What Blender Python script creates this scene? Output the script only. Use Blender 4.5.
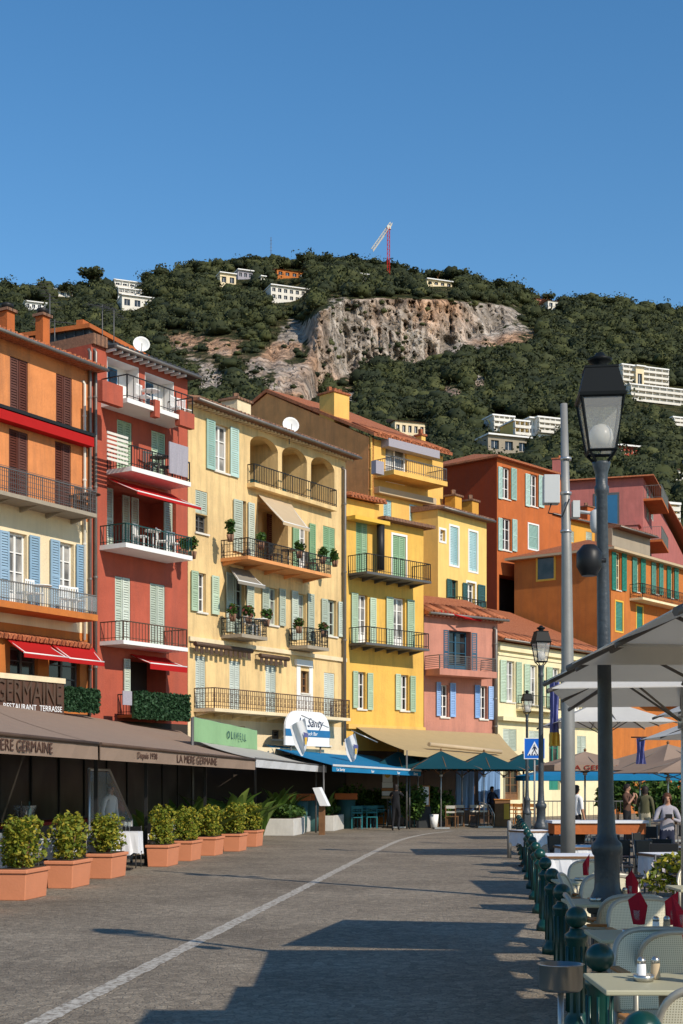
import bpy, math, random
import numpy as np
from mathutils import Vector, Matrix, noise
random.seed(7); rng = np.random.default_rng(7)
D = bpy.data
for o in list(D.objects): D.objects.remove(o)
scn = bpy.context.scene
COL = scn.collection
# ------------------------------------------------------------ camera, sky, sun, exposure
F = 1450.0; CX = 341.5; HY = 787.0; EYE = 1.65
cd = D.cameras.new('camera'); cam = D.objects.new('camera', cd); COL.objects.link(cam)
cd.sensor_fit = 'VERTICAL'; cd.sensor_height = 36; cd.lens = 36*F/1024
cd.shift_y = (HY-512)/1024; cd.clip_start = .1; cd.clip_end = 6000
cam.location = (0, 0, EYE); cam.rotation_euler = (math.pi/2, 0, 0)
scn.camera = cam
SUN_EL = math.radians(35); sx, sy = .675, -.738
SAZ = math.atan2(sx, sy)                      # compass style: angle from +Y towards +X
w = D.worlds.new('World'); scn.world = w; w.use_nodes = True
nt = w.node_tree; bg = nt.nodes['Background']
sky = nt.nodes.new('ShaderNodeTexSky'); sky.sky_type = 'NISHITA'; sky.sun_disc = False
sky.sun_elevation = SUN_EL; sky.sun_rotation = SAZ
sky.air_density = 1.15; sky.dust_density = .0; sky.ozone_density = 2.2; sky.altitude = 0
hs = nt.nodes.new('ShaderNodeHueSaturation'); hs.inputs['Saturation'].default_value = 1.3; nt.links.new(sky.outputs[0], hs.inputs['Color'])
nt.links.new(hs.outputs[0], bg.inputs[0]); bg.inputs[1].default_value = .15
sl = D.lights.new('sun', 'SUN'); sl.energy = 4.8; sl.angle = math.radians(.53); sl.color = (1, .90, .76)
sun = D.objects.new('sun', sl); COL.objects.link(sun)
sv = Vector((sx*math.cos(SUN_EL), sy*math.cos(SUN_EL), math.sin(SUN_EL)))
sun.rotation_euler = sv.to_track_quat('Z', 'Y').to_euler(); sun.location = (30, -30, 60)
vs = scn.view_settings; vs.view_transform = 'Standard'; vs.look = 'None'; vs.exposure = -0.09; vs.gamma = 1

# ------------------------------------------------------------ materials
def mat(name, col, rough=.8, bump=0, bscale=8, var=.12, vscale=1.5, metal=0, spec=.3, stain=0, trans=0, alpha=1):
    m = D.materials.new(name); m.use_nodes = True; t = m.node_tree; N = t.nodes; L = t.links
    b = N['Principled BSDF']; b.inputs['Roughness'].default_value = rough; b.inputs['Metallic'].default_value = metal
    b.inputs['Specular IOR Level'].default_value = spec
    tc = N.new('ShaderNodeTexCoord')
    if var > 0:
        n = N.new('ShaderNodeTexNoise'); n.inputs['Scale'].default_value = vscale; n.inputs['Detail'].default_value = 8; n.inputs['Roughness'].default_value = .65
        L.new(tc.outputs['Object'], n.inputs['Vector'])
        r = N.new('ShaderNodeValToRGB'); c = Vector(col)
        r.color_ramp.elements[0].position = .3; r.color_ramp.elements[1].position = .72
        r.color_ramp.elements[0].color = (*[max(0, x*(1-var)) for x in c], 1)
        r.color_ramp.elements[1].color = (*[min(1, x*(1+var*.7)) for x in c], 1)
        L.new(n.outputs[0], r.inputs[0]); out = r.outputs[0]
        if stain > 0:
            mp = N.new('ShaderNodeMapping'); mp.inputs['Scale'].default_value = (1.3, 1.3, .16); L.new(tc.outputs['Object'], mp.inputs[0])
            n2 = N.new('ShaderNodeTexNoise'); n2.inputs['Scale'].default_value = 1.5; n2.inputs['Detail'].default_value = 12; n2.inputs['Roughness'].default_value = .74
            L.new(mp.outputs[0], n2.inputs['Vector'])
            r2 = N.new('ShaderNodeValToRGB'); r2.color_ramp.elements[0].position = .46; r2.color_ramp.elements[1].position = .68
            r2.color_ramp.elements[0].color = (0, 0, 0, 1); r2.color_ramp.elements[1].color = (stain, stain, stain, 1)
            L.new(n2.outputs[0], r2.inputs[0])
            mx = N.new('ShaderNodeMix'); mx.data_type = 'RGBA'; L.new(r2.outputs[0], mx.inputs[0]); L.new(out, mx.inputs[6])
            mx.inputs[7].default_value = (*[x*.45+.03 for x in c], 1); out = mx.outputs[2]
        L.new(out, b.inputs['Base Color'])
    else: b.inputs['Base Color'].default_value = (*col, 1)
    if 'shutter' in name:
        oi = N.new('ShaderNodeObjectInfo'); mr = N.new('ShaderNodeMapRange'); L.new(oi.outputs['Random'], mr.inputs[0]); mr.inputs[3].default_value = .78; mr.inputs[4].default_value = 1.12
        ms_ = N.new('ShaderNodeMapRange'); L.new(oi.outputs['Random'], ms_.inputs[0]); ms_.inputs[3].default_value = 1.05; ms_.inputs[4].default_value = .72
        hv = N.new('ShaderNodeHueSaturation'); L.new(mr.outputs[0], hv.inputs['Value']); L.new(ms_.outputs[0], hv.inputs['Saturation']); src_ = b.inputs['Base Color'].links[0].from_socket; L.new(src_, hv.inputs['Color']); L.new(hv.outputs[0], b.inputs['Base Color'])
    if bump > 0:
        n3 = N.new('ShaderNodeTexNoise'); n3.inputs['Scale'].default_value = bscale; n3.inputs['Detail'].default_value = 6
        L.new(tc.outputs['Object'], n3.inputs['Vector'])
        bp = N.new('ShaderNodeBump'); bp.inputs['Strength'].default_value = bump; bp.inputs['Distance'].default_value = .03
        L.new(n3.outputs[0], bp.inputs['Height']); L.new(bp.outputs[0], b.inputs['Normal'])
    if trans > 0:
        try: b.inputs['Transmission Weight'].default_value = trans
        except KeyError: pass
    if alpha < 1: b.inputs['Alpha'].default_value = alpha
    return m
def stucco(name, col, stain=.35, var=.1): return mat(name, col, .92, .35, 14, var, .9, spec=.15, stain=stain)
def tile_mat(name, a, b_, sc=9):
    m = mat(name, a, .9, 0, var=0); t = m.node_tree; N = t.nodes; L = t.links; b = N['Principled BSDF']
    tc = N.new('ShaderNodeTexCoord'); n = N.new('ShaderNodeTexNoise'); n.inputs['Scale'].default_value = sc; n.inputs['Detail'].default_value = 6; n.inputs['Roughness'].default_value = .8
    L.new(tc.outputs['Object'], n.inputs['Vector']); r = N.new('ShaderNodeValToRGB')
    r.color_ramp.elements[0].position = .35; r.color_ramp.elements[1].position = .68
    r.color_ramp.elements[0].color = (*a, 1); r.color_ramp.elements[1].color = (*b_, 1)
    L.new(n.outputs[0], r.inputs[0]); L.new(r.outputs[0], b.inputs['Base Color'])
    wv = N.new('ShaderNodeTexWave'); wv.wave_type = 'BANDS'; wv.bands_direction = 'X'; wv.inputs['Scale'].default_value = 1.6; wv.inputs['Distortion'].default_value = .6
    L.new(tc.outputs['Object'], wv.inputs['Vector']); bp = N.new('ShaderNodeBump'); bp.inputs['Distance'].default_value = .12; bp.inputs['Strength'].default_value = .9
    L.new(wv.outputs[1], bp.inputs['Height']); L.new(bp.outputs[0], b.inputs['Normal']); return m
def leaf_mat(name, a, b_, c_, attr=True, trans=.25, rough=.6):
    m = D.materials.new(name); m.use_nodes = True; t = m.node_tree; N = t.nodes; L = t.links; b = N['Principled BSDF']
    g = N.new('ShaderNodeNewGeometry'); r = N.new('ShaderNodeValToRGB'); e = r.color_ramp.elements
    e[0].color = (*a, 1); e[1].color = (*c_, 1); k = e.new(.55); k.color = (*b_, 1)
    L.new(g.outputs['Random Per Island'], r.inputs[0]); L.new(r.outputs[0], b.inputs['Base Color'])
    b.inputs['Roughness'].default_value = rough; b.inputs['Specular IOR Level'].default_value = .25
    if trans:
        tr = N.new('ShaderNodeBsdfTranslucent'); L.new(r.outputs[0], tr.inputs[0]); mx = N.new('ShaderNodeMixShader'); mx.inputs[0].default_value = trans
        L.new(b.outputs[0], mx.inputs[1]); L.new(tr.outputs[0], mx.inputs[2]); L.new(mx.outputs[0], N['Material Output'].inputs[0])
    return m
def cloth_mat(name, col, tr=.25, rough=.85, var=.06):
    m = mat(name, col, rough, .15, 6, var, 2.5, spec=.1); t = m.node_tree; N = t.nodes; L = t.links; b = N['Principled BSDF']
    if tr:
        q = N.new('ShaderNodeBsdfTranslucent'); q.inputs[0].default_value = (*col, 1); mx = N.new('ShaderNodeMixShader'); mx.inputs[0].default_value = tr
        L.new(b.outputs[0], mx.inputs[1]); L.new(q.outputs[0], mx.inputs[2]); L.new(mx.outputs[0], N['Material Output'].inputs[0])
    return m
M = {}
M['orange'] = stucco('orange_stucco', (.66, .25, .09), .7, .2)
M['cream'] = stucco('cream_stucco', (.78, .64, .42), .3)
M['red'] = stucco('red_stucco', (.42, .098, .06), .5, .16)
M['yel'] = stucco('pale_yellow_stucco', (.76, .54, .26), .7, .16)
M['yel2'] = stucco('bright_yellow_stucco', (.76, .45, .10), .5, .14)
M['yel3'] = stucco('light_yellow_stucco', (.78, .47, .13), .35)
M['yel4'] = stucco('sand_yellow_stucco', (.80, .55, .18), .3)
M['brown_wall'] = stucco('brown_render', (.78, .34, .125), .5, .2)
M['pink'] = stucco('pink_stucco', (.53, .235, .17), .5, .16)
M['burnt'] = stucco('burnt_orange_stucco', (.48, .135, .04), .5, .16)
M['burnt_shaded'] = stucco('burnt_orange_shaded_side', (.28, .045, .016), .3)  # burnt orange again, with the side wall's shade put into the colour
M['or2'] = stucco('warm_orange_stucco', (.52, .17, .042), .5, .16)
M['ivory'] = stucco('ivory_stucco', (.80, .70, .44), .25)
M['rose'] = stucco('rose_stucco', (.47, .155, .135), .5, .16)
M['ochre'] = stucco('ochre_stucco', (.66, .33, .06), .3)
M['grey_wall'] = stucco('grey_beige_render', (.34, .29, .22), .4)
M['shade_dark'] = mat('shaded_interior_dark', (.035, .026, .02), .7)  # shade of covered terraces and unlit rooms put into the colour
M['slate'] = mat('dark_zinc_cladding', (.035, .038, .042), .55, .2, 3, .3, 3)
M['roof'] = tile_mat('terracotta_roof_tiles', (.34, .09, .035), (.60, .23, .11))
M['roofd'] = tile_mat('weathered_roof_tiles', (.16, .09, .06), (.38, .20, .12))
M['white'] = mat('white_paint', (.78, .77, .74), .55, 0, var=.06)
M['offwhite'] = mat('off_white_paint', (.70, .66, .58), .6, .1, 10, .12)
M['iron'] = mat('black_iron', (.022, .022, .022), .5, metal=.3)
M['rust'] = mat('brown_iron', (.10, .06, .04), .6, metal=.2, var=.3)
M['greyiron'] = mat('grey_iron', (.13, .125, .12), .5, metal=.4)
M['zinc'] = mat('zinc_pipe', (.22, .20, .18), .45, metal=.5, var=.2)
M['ribbrown'] = mat('brown_grey_rib', (.15, .13, .115), .5, var=.05)
M['bandblue'] = mat('deep_blue_band', (.02, .15, .33), .5, var=.1)
M['wood'] = mat('wood_brown', (.20, .10, .045), .6, .1, 12, .3, 4)
M['honey'] = mat('honey_wood', (.46, .19, .05), .45, .05, 12, .25, 6)
M['s_brown'] = mat('brown_shutter', (.105, .028, .016), .7, var=.15)
M['s_blue'] = mat('blue_shutter', (.21, .36, .50), .65, var=.12)
M['s_blue2'] = mat('bright_blue_shutter', (.16, .34, .66), .6, var=.1)
M['s_green'] = mat('mint_green_shutter', (.41, .55, .38), .65, var=.12)
M['s_green2'] = mat('mid_green_shutter', (.24, .42, .23), .65, var=.12)
M['s_aqua'] = mat('aqua_shutter', (.36, .56, .49), .65, var=.12)
M['s_grey'] = mat('grey_green_shutter', (.46, .53, .44), .7, var=.15)
M['s_pale'] = mat('pale_blue_grey_shutter', (.50, .56, .50), .7, var=.12)
M['s_teal'] = mat('teal_shutter', (.03, .25, .18), .6, var=.15)
M['s_dark'] = mat('dark_teal_shutter', (.02, .10, .10), .6, var=.15)
M['s_navy'] = mat('navy_blue_shutter', (.025, .10, .17), .6, var=.12)
M['s_lblue'] = mat('sky_blue_shutter', (.36, .58, .60), .65, var=.1)
M['bluedoor'] = mat('deep_blue_door', (.03, .14, .27), .5, var=.1)
def glass_mat(name, c1, c2):
    m = mat(name, c1, .08, 0, var=.0, spec=.6); t = m.node_tree; N = t.nodes; L = t.links; b = N['Principled BSDF']
    tc = N.new('ShaderNodeTexCoord'); n = N.new('ShaderNodeTexNoise'); n.inputs['Scale'].default_value = .9; L.new(tc.outputs['Object'], n.inputs['Vector'])
    r = N.new('ShaderNodeValToRGB'); r.color_ramp.elements[0].position = .42; r.color_ramp.elements[1].position = .6
    r.color_ramp.elements[0].color = (*c1, 1); r.color_ramp.elements[1].color = (*c2, 1); L.new(n.outputs[0], r.inputs[0]); L.new(r.outputs[0], b.inputs['Base Color'])
    return m
M['glass'] = glass_mat('window_glass', (.012, .014, .016), (.05, .05, .05))  # opaque panes, darkness of the rooms behind put into the colour
M['curtain'] = glass_mat('curtained_glass', (.10, .10, .10), (.38, .37, .35))
M['lampglass'] = mat('lantern_glass', (.6, .6, .58), .1, var=0, alpha=.32, spec=.5)
M['partglass'] = glass_mat('added_dark_glass', (.010, .009, .008), (.040, .036, .03)); M['partglass'].node_tree.nodes['Principled BSDF'].inputs['Specular IOR Level'].default_value = .15; M['partglass'].node_tree.nodes['Principled BSDF'].inputs['Roughness'].default_value = .3  # dark colour stands in for the gloom under the awnings
M['clear'] = mat('clear_glass', (.5, .55, .55), .05, var=0, alpha=.16, spec=.6)
M['globe'] = mat('lamp_globe', (.62, .60, .54), .3, var=0, alpha=.85)
M['redcloth'] = cloth_mat('red_awning_fabric', (.50, .02, .02), .2)
M['dredcloth'] = cloth_mat('dark_red_awning', (.26, .03, .02), .1)
M['taupe'] = cloth_mat('taupe_awning_fabric', (.33, .235, .175), .12)
M['beige'] = cloth_mat('beige_awning_fabric', (.62, .48, .31), .2)
M['tan'] = cloth_mat('tan_awning_fabric', (.50, .375, .20), .15)
M['blue'] = cloth_mat('bright_blue_awning', (.02, .21, .42), .2)
M['teal'] = cloth_mat('dark_teal_parasol_fabric', (.008, .055, .075), .1)
M['canvas'] = cloth_mat('off_white_parasol_canvas', (.82, .79, .73), .42)
M['greycloth'] = cloth_mat('grey_striped_awning', (.30, .27, .22), .2)
M['lgrey'] = cloth_mat('light_grey_awning', (.50, .48, .43), .2)
M['greenbanner'] = cloth_mat('sage_green_banner', (.30, .50, .26), .1)
M['linen'] = cloth_mat('white_linen', (.78, .78, .80), .1)
M['crimson'] = cloth_mat('crimson_napkin', (.36, .015, .03), .1)
M['flagw'] = cloth_mat('white_flag_cloth', (.72, .72, .72), .3)
M['flagb'] = cloth_mat('violet_blue_flag_cloth', (.18, .19, .42), .3, var=.3)
M['gold'] = mat('gold_yellow', (.75, .45, .06), .6)
M['terra'] = mat('terracotta_plastic', (.62, .235, .12), .6, .1, 30, .07, 2)
M['soil'] = mat('soil', (.05, .032, .02), .95)
M['concrete'] = mat('pale_concrete', (.58, .56, .52), .85, .15, 15, .15, 2, stain=.3)
M['bgreen'] = mat('bollard_green_paint', (.004, .045, .036), .3, .05, 40, .2, 8, spec=.5)
M['lampblk'] = mat('lamp_post_paint', (.045, .055, .064), .42, .25, 25, .2, 6, spec=.4)
M['lanblk'] = mat('black_lantern_paint', (.008, .010, .011), .5, spec=.12)
M['galv'] = mat('galvanised_steel', (.27, .265, .25), .5, .05, 30, .12, 3, metal=.3)
M['plastic'] = mat('pale_grey_plastic', (.52, .53, .52), .5, var=.05)
M['rattan'] = mat('cream_rattan', (.68, .63, .47), .7, 0, var=.05)
M['seatgrey'] = mat('grey_tube', (.40, .37, .31), .38, var=.08, metal=.25, spec=.5)
M['tabletop'] = mat('pale_olive_tabletop', (.42, .40, .27), .5, var=.06, spec=.5)
M['steel'] = mat('brushed_steel', (.50, .49, .46), .28, metal=.9, var=.08)
M['silver'] = mat('steel_tube', (.45, .45, .45), .35, metal=.7, var=.05)
M['black'] = mat('black_plastic', (.012, .012, .013), .45, var=0)
M['charcoal'] = mat('charcoal_board', (.035, .038, .04), .8)
M['signblue'] = mat('road_sign_blue', (.01, .13, .55), .4, var=0)
M['signwhite'] = mat('sign_white', (.80, .80, .80), .5, var=0)
M['ink'] = mat('dark_ink', (.02, .03, .07), .7, var=0)
M['brownink'] = mat('brown_lettering', (.09, .045, .03), .7, var=0)
M['tealchair'] = mat('teal_chair_paint', (.02, .17, .20), .5)
M['leafp'] = leaf_mat('yellow_green_leaves', (.075, .12, .012), (.20, .23, .025), (.42, .33, .035))
M['leafg'] = leaf_mat('green_leaves', (.02, .055, .012), (.05, .11, .02), (.12, .19, .035))
M['leafd'] = leaf_mat('dark_hedge_leaves', (.012, .04, .016), (.03, .075, .03), (.06, .13, .06))
M['palm'] = leaf_mat('palm_leaves', (.05, .11, .015), (.10, .17, .03), (.20, .26, .06))
M['flower'] = leaf_mat('pale_flowers', (.40, .30, .50), (.6, .55, .6), (.7, .65, .2))
M['redflower'] = leaf_mat('red_flowers', (.25, .03, .04), (.30, .06, .08), (.1, .12, .03))
M['skin'] = mat('skin', (.42, .22, .14), .6, var=.05)
M['hair'] = mat('dark_hair', (.02, .013, .01), .6, var=0)
M['redhair'] = mat('reddish_hair', (.085, .032, .016), .6, var=0)
M['c_black'] = mat('black_cloth', (.012, .012, .014), .9, var=0)
M['c_white'] = mat('white_cloth', (.72, .72, .74), .9, var=.04)
M['c_brown'] = mat('brown_cloth', (.09, .045, .03), .9, var=.1)
M['c_olive'] = mat('olive_cloth', (.10, .095, .05), .9, var=.1)
M['c_khaki'] = mat('khaki_cloth', (.45, .40, .28), .9, var=.1)
M['c_lilac'] = mat('grey_lilac_cloth', (.34, .32, .36), .9, var=.15, vscale=20)
M['c_navy'] = mat('navy_cloth', (.02, .025, .05), .9, var=0)

# ------------------------------------------------------------ mesh builder and object helpers
class MB:
    def __init__(s): s.v = []; s.f = []; s.m = []; s.mi = 0; s.sm = []; s.smooth = False
    def face(s, idx): s.f.append(idx); s.m.append(s.mi); s.sm.append(s.smooth)
    def add(s, vs_, fs):
        n = len(s.v); s.v += [tuple(p) for p in vs_]
        for f in fs: s.face([n+i for i in f])
        return s
    def box(s, x0, x1, y0, y1, z0, z1):
        return s.add([(x0,y0,z0),(x1,y0,z0),(x1,y1,z0),(x0,y1,z0),(x0,y0,z1),(x1,y0,z1),(x1,y1,z1),(x0,y1,z1)],
              [(0,3,2,1),(4,5,6,7),(0,1,5,4),(1,2,6,5),(2,3,7,6),(3,0,4,7)])
    def hexa(s, p): return s.add(p, [(0,3,2,1),(4,5,6,7),(0,1,5,4),(1,2,6,5),(2,3,7,6),(3,0,4,7)])
    def quad(s, a, b, c, d): return s.add([a, b, c, d], [(0,1,2,3)])
    def slab(s, pts, t):                     # planar polygon given thickness downward along its normal
        P = [Vector(p) for p in pts]; n = (P[1]-P[0]).cross(P[2]-P[0]).normalized()*t; k = len(P)
        return s.add(P+[p-n for p in P], [tuple(range(k)), tuple(range(2*k-1, k-1, -1))]+[(i, k+i, k+(i+1)%k, (i+1)%k) for i in range(k)])
    def prism(s, pts2, y0, y1):              # polygon in xz extruded along y
        k = len(pts2); return s.add([(x, y0, z) for x, z in pts2]+[(x, y1, z) for x, z in pts2],
              [tuple(range(k)), tuple(range(2*k-1, k-1, -1))]+[(i, k+i, k+(i+1)%k, (i+1)%k) for i in range(k)])
    def prismx(s, pts2, x0, x1):             # polygon in yz extruded along x
        k = len(pts2); return s.add([(x0, y, z) for y, z in pts2]+[(x1, y, z) for y, z in pts2],
              [tuple(range(k-1, -1, -1)), tuple(range(k, 2*k))]+[(i, (i+1)%k, k+(i+1)%k, k+i) for i in range(k)])
    def tube(s, pts, r, n=6, cap=True):
        P = [Vector(p) for p in pts]; R = r if isinstance(r, (list, tuple)) else [r]*len(P); base = len(s.v); osm = s.smooth; s.smooth = n > 4
        for i, p in enumerate(P):
            d = (P[min(i+1, len(P)-1)]-P[max(i-1, 0)]).normalized()
            a = d.cross(Vector((0,0,1)) if abs(d.z) < .95 else Vector((1,0,0))).normalized(); b = d.cross(a)
            for k in range(n):
                t = 2*math.pi*k/n; q = p+(a*math.cos(t)+b*math.sin(t))*R[i]; s.v.append(tuple(q))
        for i in range(len(P)-1):
            for k in range(n): s.face([base+i*n+k, base+i*n+(k+1)%n, base+(i+1)*n+(k+1)%n, base+(i+1)*n+k])
        s.smooth = False
        if cap: s.face([base+k for k in range(n)][::-1]); s.face([base+(len(P)-1)*n+k for k in range(n)])
        s.smooth = osm; return s
    def lathe(s, prof, n=16, c=(0,0,0), rot=0):
        base = len(s.v); osm = s.smooth; s.smooth = n > 8
        for r, z in prof:
            for k in range(n):
                t = rot+2*math.pi*k/n; s.v.append((c[0]+r*math.cos(t), c[1]+r*math.sin(t), c[2]+z))
        for i in range(len(prof)-1):
            for k in range(n): s.face([base+i*n+k, base+i*n+(k+1)%n, base+(i+1)*n+(k+1)%n, base+(i+1)*n+k])
        s.smooth = False
        s.face([base+k for k in range(n)][::-1]); s.face([base+(len(prof)-1)*n+k for k in range(n)])
        s.smooth = osm; return s
    def build(s, name, mats, parent=None, loc=None, rz=0, bevel=0):
        me = D.meshes.new(name); me.from_pydata(s.v, [], s.f)
        if not isinstance(mats, (list, tuple)): mats = [mats]
        for m in mats: me.materials.append(m)
        me.polygons.foreach_set('material_index', s.m); me.polygons.foreach_set('use_smooth', s.sm); me.update()
        o = D.objects.new(name, me); COL.objects.link(o)
        if parent: o.parent = parent
        if loc is not None: o.location = loc
        if rz: o.rotation_euler = (0, 0, rz)
        if bevel:
            bm = o.modifiers.new('bevel', 'BEVEL'); bm.width = bevel; bm.segments = 2; bm.limit_method = 'ANGLE'
        return o
def tag(o, label=None, cat=None, group=None, kind=None):
    if label: o['label'] = label
    if cat: o['category'] = cat
    if group: o['group'] = group
    if kind: o['kind'] = kind
    return o
def thing(name, label, cat, loc=(0,0,0), rz=0, group=None):
    o = D.objects.new(name, None); COL.objects.link(o); o.empty_display_size = .2
    o.location = loc; o.rotation_euler = (0, 0, rz); return tag(o, label, cat, group)
def kids(o): return [c for c in D.objects if c.parent == o]
def dup(root, loc, rz=0, label=None, group=None, scale=None):
    tree = root.get('_kids_cache')
    r = root.copy(); COL.objects.link(r); r.location = loc; r.rotation_euler = (0, 0, rz)
    if label: r['label'] = label
    if group: r['group'] = group
    if scale: r.scale = (scale,)*3
    for ch in KID[root.name]:
        c = ch.copy(); COL.objects.link(c); c.parent = r
        for g in KID.get(ch.name, []):
            d = g.copy(); COL.objects.link(d); d.parent = c
    return r
KID = {}
def reg(root):
    KID[root.name] = kids(root)
    for c in KID[root.name]: KID[c.name] = kids(c)
def P(x, y, Z): return Vector(((x-CX)/F*Z, Z, EYE+(HY-y)/F*Z))
def G(x, y):
    Z = F*EYE/(y-HY); return Vector(((x-CX)/F*Z, Z, 0))
def text_mesh(name, body, size, m, parent, loc, rx=math.pi/2, rz=0, ext=.004, sx_=1, align='LEFT', shear=0):
    cu = D.curves.new('t', 'FONT'); cu.body = body; cu.size = size; cu.extrude = ext; cu.align_x = align; cu.shear = shear; cu.resolution_u = 3
    to = D.objects.new('t', cu); COL.objects.link(to)
    dg = bpy.context.evaluated_depsgraph_get(); me = D.meshes.new_from_object(to.evaluated_get(dg))
    D.objects.remove(to); me.materials.clear(); me.materials.append(m)
    o = D.objects.new(name, me); COL.objects.link(o); o.parent = parent; o.location = loc; o.rotation_euler = (rx, 0, rz); o.scale = (sx_, 1, 1); return o
def leaves(mb, center_fn, n, size, flat=.0, elong=1.6):
    for _ in range(n):
        c = Vector(center_fn()); a = Vector((random.gauss(0,1), random.gauss(0,1), random.gauss(0,1)*.8)).normalized()
        b = a.cross(Vector((random.gauss(0,1), random.gauss(0,1), random.gauss(0,1)))).normalized(); s_ = size*random.uniform(.6, 1.3)
        a *= s_*elong*.5; b *= s_*.5
        mb.add([c-a, c+b*.9, c+a, c-b*.9], [(0,1,2,3)])
# ------------------------------------------------------------ facades
class Fac:
    """a building front standing on the ground, x along it, y into it, z up"""
    def __init__(s, xl, xr, Z0, vp, name=None, label=None, cat='building', top=None):
        s.t = (vp-CX)/F; d = Vector((s.t, 1)).normalized() if s.t > 0 else Vector((-s.t, -1)).normalized()
        s.d = d; s.n = Vector((d.y, -d.x)); s.X0 = (xl-CX)/F*Z0; s.Y0 = Z0; s.xl = xl
        s.rz = math.atan2(d.y, d.x); s.holes = []; s.zones = []; s.W = s.u(xr)
        if name: s.root = thing(name, label, cat, (s.X0, s.Y0, 0), s.rz)
    def Z(s, x, off=0):
        a = (x-CX)/F; return (off+s.X0*s.n.x+s.Y0*s.n.y)/(a*s.n.x+s.n.y)
    def u(s, x, off=0):
        Z = s.Z(x, off); a = (x-CX)/F; return (a*Z-s.X0)*s.d.x+(Z-s.Y0)*s.d.y
    def z(s, x, y, off=0): return EYE+(HY-y)/F*s.Z(x, off)
    def world(s, u, off, z): return Vector((s.X0+s.d.x*u+s.n.x*off, s.Y0+s.d.y*u+s.n.y*off, z))
    def rect(s, x0, x1, y0, y1, off=0):
        xm = (x0+x1)/2; return s.u(x0, off), s.u(x1, off), s.z(xm, y1, off), s.z(xm, y0, off)
    # openings ----------------------------------------------------
    def opening(s, x0, x1, y0, y1, kind='window', frame='white', glass='glass', surround=None, depth=.2):
        u0, u1, z0, z1 = s.rect(x0, x1, y0, y1); s.holes.append((u0, u1, z0, z1, depth)); w_ = u1-u0; h = z1-z0
        if kind == 'dark':
            mb = MB(); mb.box(u0+.002, u1-.002, depth-.03, depth, z0+.002, z1-.002); mb.build('recess_panel', M['shade_dark'], s.root); return  # dark panel stands in for the unlit room behind
        y = depth*.7; fw = min(.075, w_*.09); mb = MB(); e = .003
        mb.box(u0+e, u0+fw, y, y+.05, z0+e, z1-e); mb.box(u1-fw, u1-e, y, y+.05, z0+e, z1-e)
        mb.box(u0+fw, u1-fw, y, y+.05, z1-fw, z1-e); mb.box(u0+fw, u1-fw, y, y+.05, z0+e, z0+fw*1.3)
        um = (u0+u1)/2; mb.box(um-fw*.6, um+fw*.6, y-.005, y+.045, z0+fw*1.3, z1-fw)
        k = 3 if kind == 'door' else 2
        for i in range(1, k+1):
            zz = z0+(z1-z0)*i/(k+1); mb.box(u0+fw, um-fw*.6, y+.006, y+.04, zz-.017, zz+.017); mb.box(um+fw*.6, u1-fw, y+.006, y+.04, zz-.017, zz+.017)
        if kind == 'door': mb.box(u0+fw, um-fw*.6, y+.01, y+.04, z0+fw*1.3, z0+h*.22); mb.box(um+fw*.6, u1-fw, y+.01, y+.04, z0+fw*1.3, z0+h*.22)
        fr = mb.build('window' if kind == 'window' else 'french_door', M[frame], s.root)
        p = MB(); p.box(u0+e, u1-e, y+.052, y+.06, z0+e, z1-e); p.build('pane', M[glass], fr)
        if surround: s.surround(u0, u1, z0, z1, surround)
        elif kind == 'window':
            b = MB(); b.box(u0-.06, u1+.06, -.07, depth*.6, z0-.07, z0-.004); b.build('sill', M['offwhite'], fr)
    def surround(s, u0, u1, z0, z1, m, t=.1, floor=False):
        b = MB(); b.box(u0-t, u0-.003, -.025, .05, z0-t, z1+t); b.box(u1+.003, u1+t, -.025, .05, z0-t, z1+t)
        b.box(u0-.003, u1+.003, -.025, .05, z1+.003, z1+t); b.box(u0-.003, u1+.003, -.025, .05, z0-t, z0-.003); b.build('surround', M[m], s.root)
    def leaf(s, mb, u0, u1, z0, z1, y0, th=.04):
        f = min(.07, (u1-u0)*.17); mb.box(u0, u0+f, y0, y0+th, z0, z1); mb.box(u1-f, u1, y0, y0+th, z0, z1)
        bars = [z0, (z0+z1)/2, z1]
        mb.box(u0+f, u1-f, y0+.002, y0+th-.002, z0, z0+f*1.3); mb.box(u0+f, u1-f, y0+.002, y0+th-.002, z1-f, z1); zm = (z0+z1)/2
        mb.box(u0+f, u1-f, y0+.002, y0+th-.002, zm-f*.5, zm+f*.5)
        n = max(4, int((z1-z0)/.085)); st = (z1-z0-2.3*f)/n
        for i in range(n):
            za = z0+1.3*f+i*st
            mb.add([(u0+f, y0+.004, za), (u1-f, y0+.004, za), (u1-f, y0+th-.006, za+st*.95), (u0+f, y0+th-.006, za+st*.95),
                    (u0+f, y0+.010, za), (u1-f, y0+.010, za), (u1-f, y0+th, za+st*.95), (u0+f, y0+th, za+st*.95)],
                   [(0,1,2,3), (7,6,5,4), (0,4,5,1)])
    def shutter(s, x0, x1, y0, y1, m, off=.05):     # an open leaf folded flat on the wall
        u0, u1, z0, z1 = s.rect(x0, x1, y0, y1); mb = MB(); s.leaf(mb, u0, u1, z0, z1, -off-.04)
        return mb.build('shutter', M[m], s.root)
    def closed(s, x0, x1, y0, y1, m, surround=None, leaves_=2):
        u0, u1, z0, z1 = s.rect(x0, x1, y0, y1); s.holes.append((u0, u1, z0, z1, .14)); st = (u1-u0)/leaves_
        bk = MB(); bk.box(u0+.003, u1-.003, .11, .13, z0+.003, z1-.003); bk.build('recess_panel', M['shade_dark'], s.root)
        for i in range(leaves_):
            mb = MB(); s.leaf(mb, u0+i*st+.012, u0+(i+1)*st-.012, z0+.015, z1-.01, .02); mb.build('shutter', M[m], s.root)
        if surround: s.surround(u0, u1, z0, z1, surround)
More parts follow.
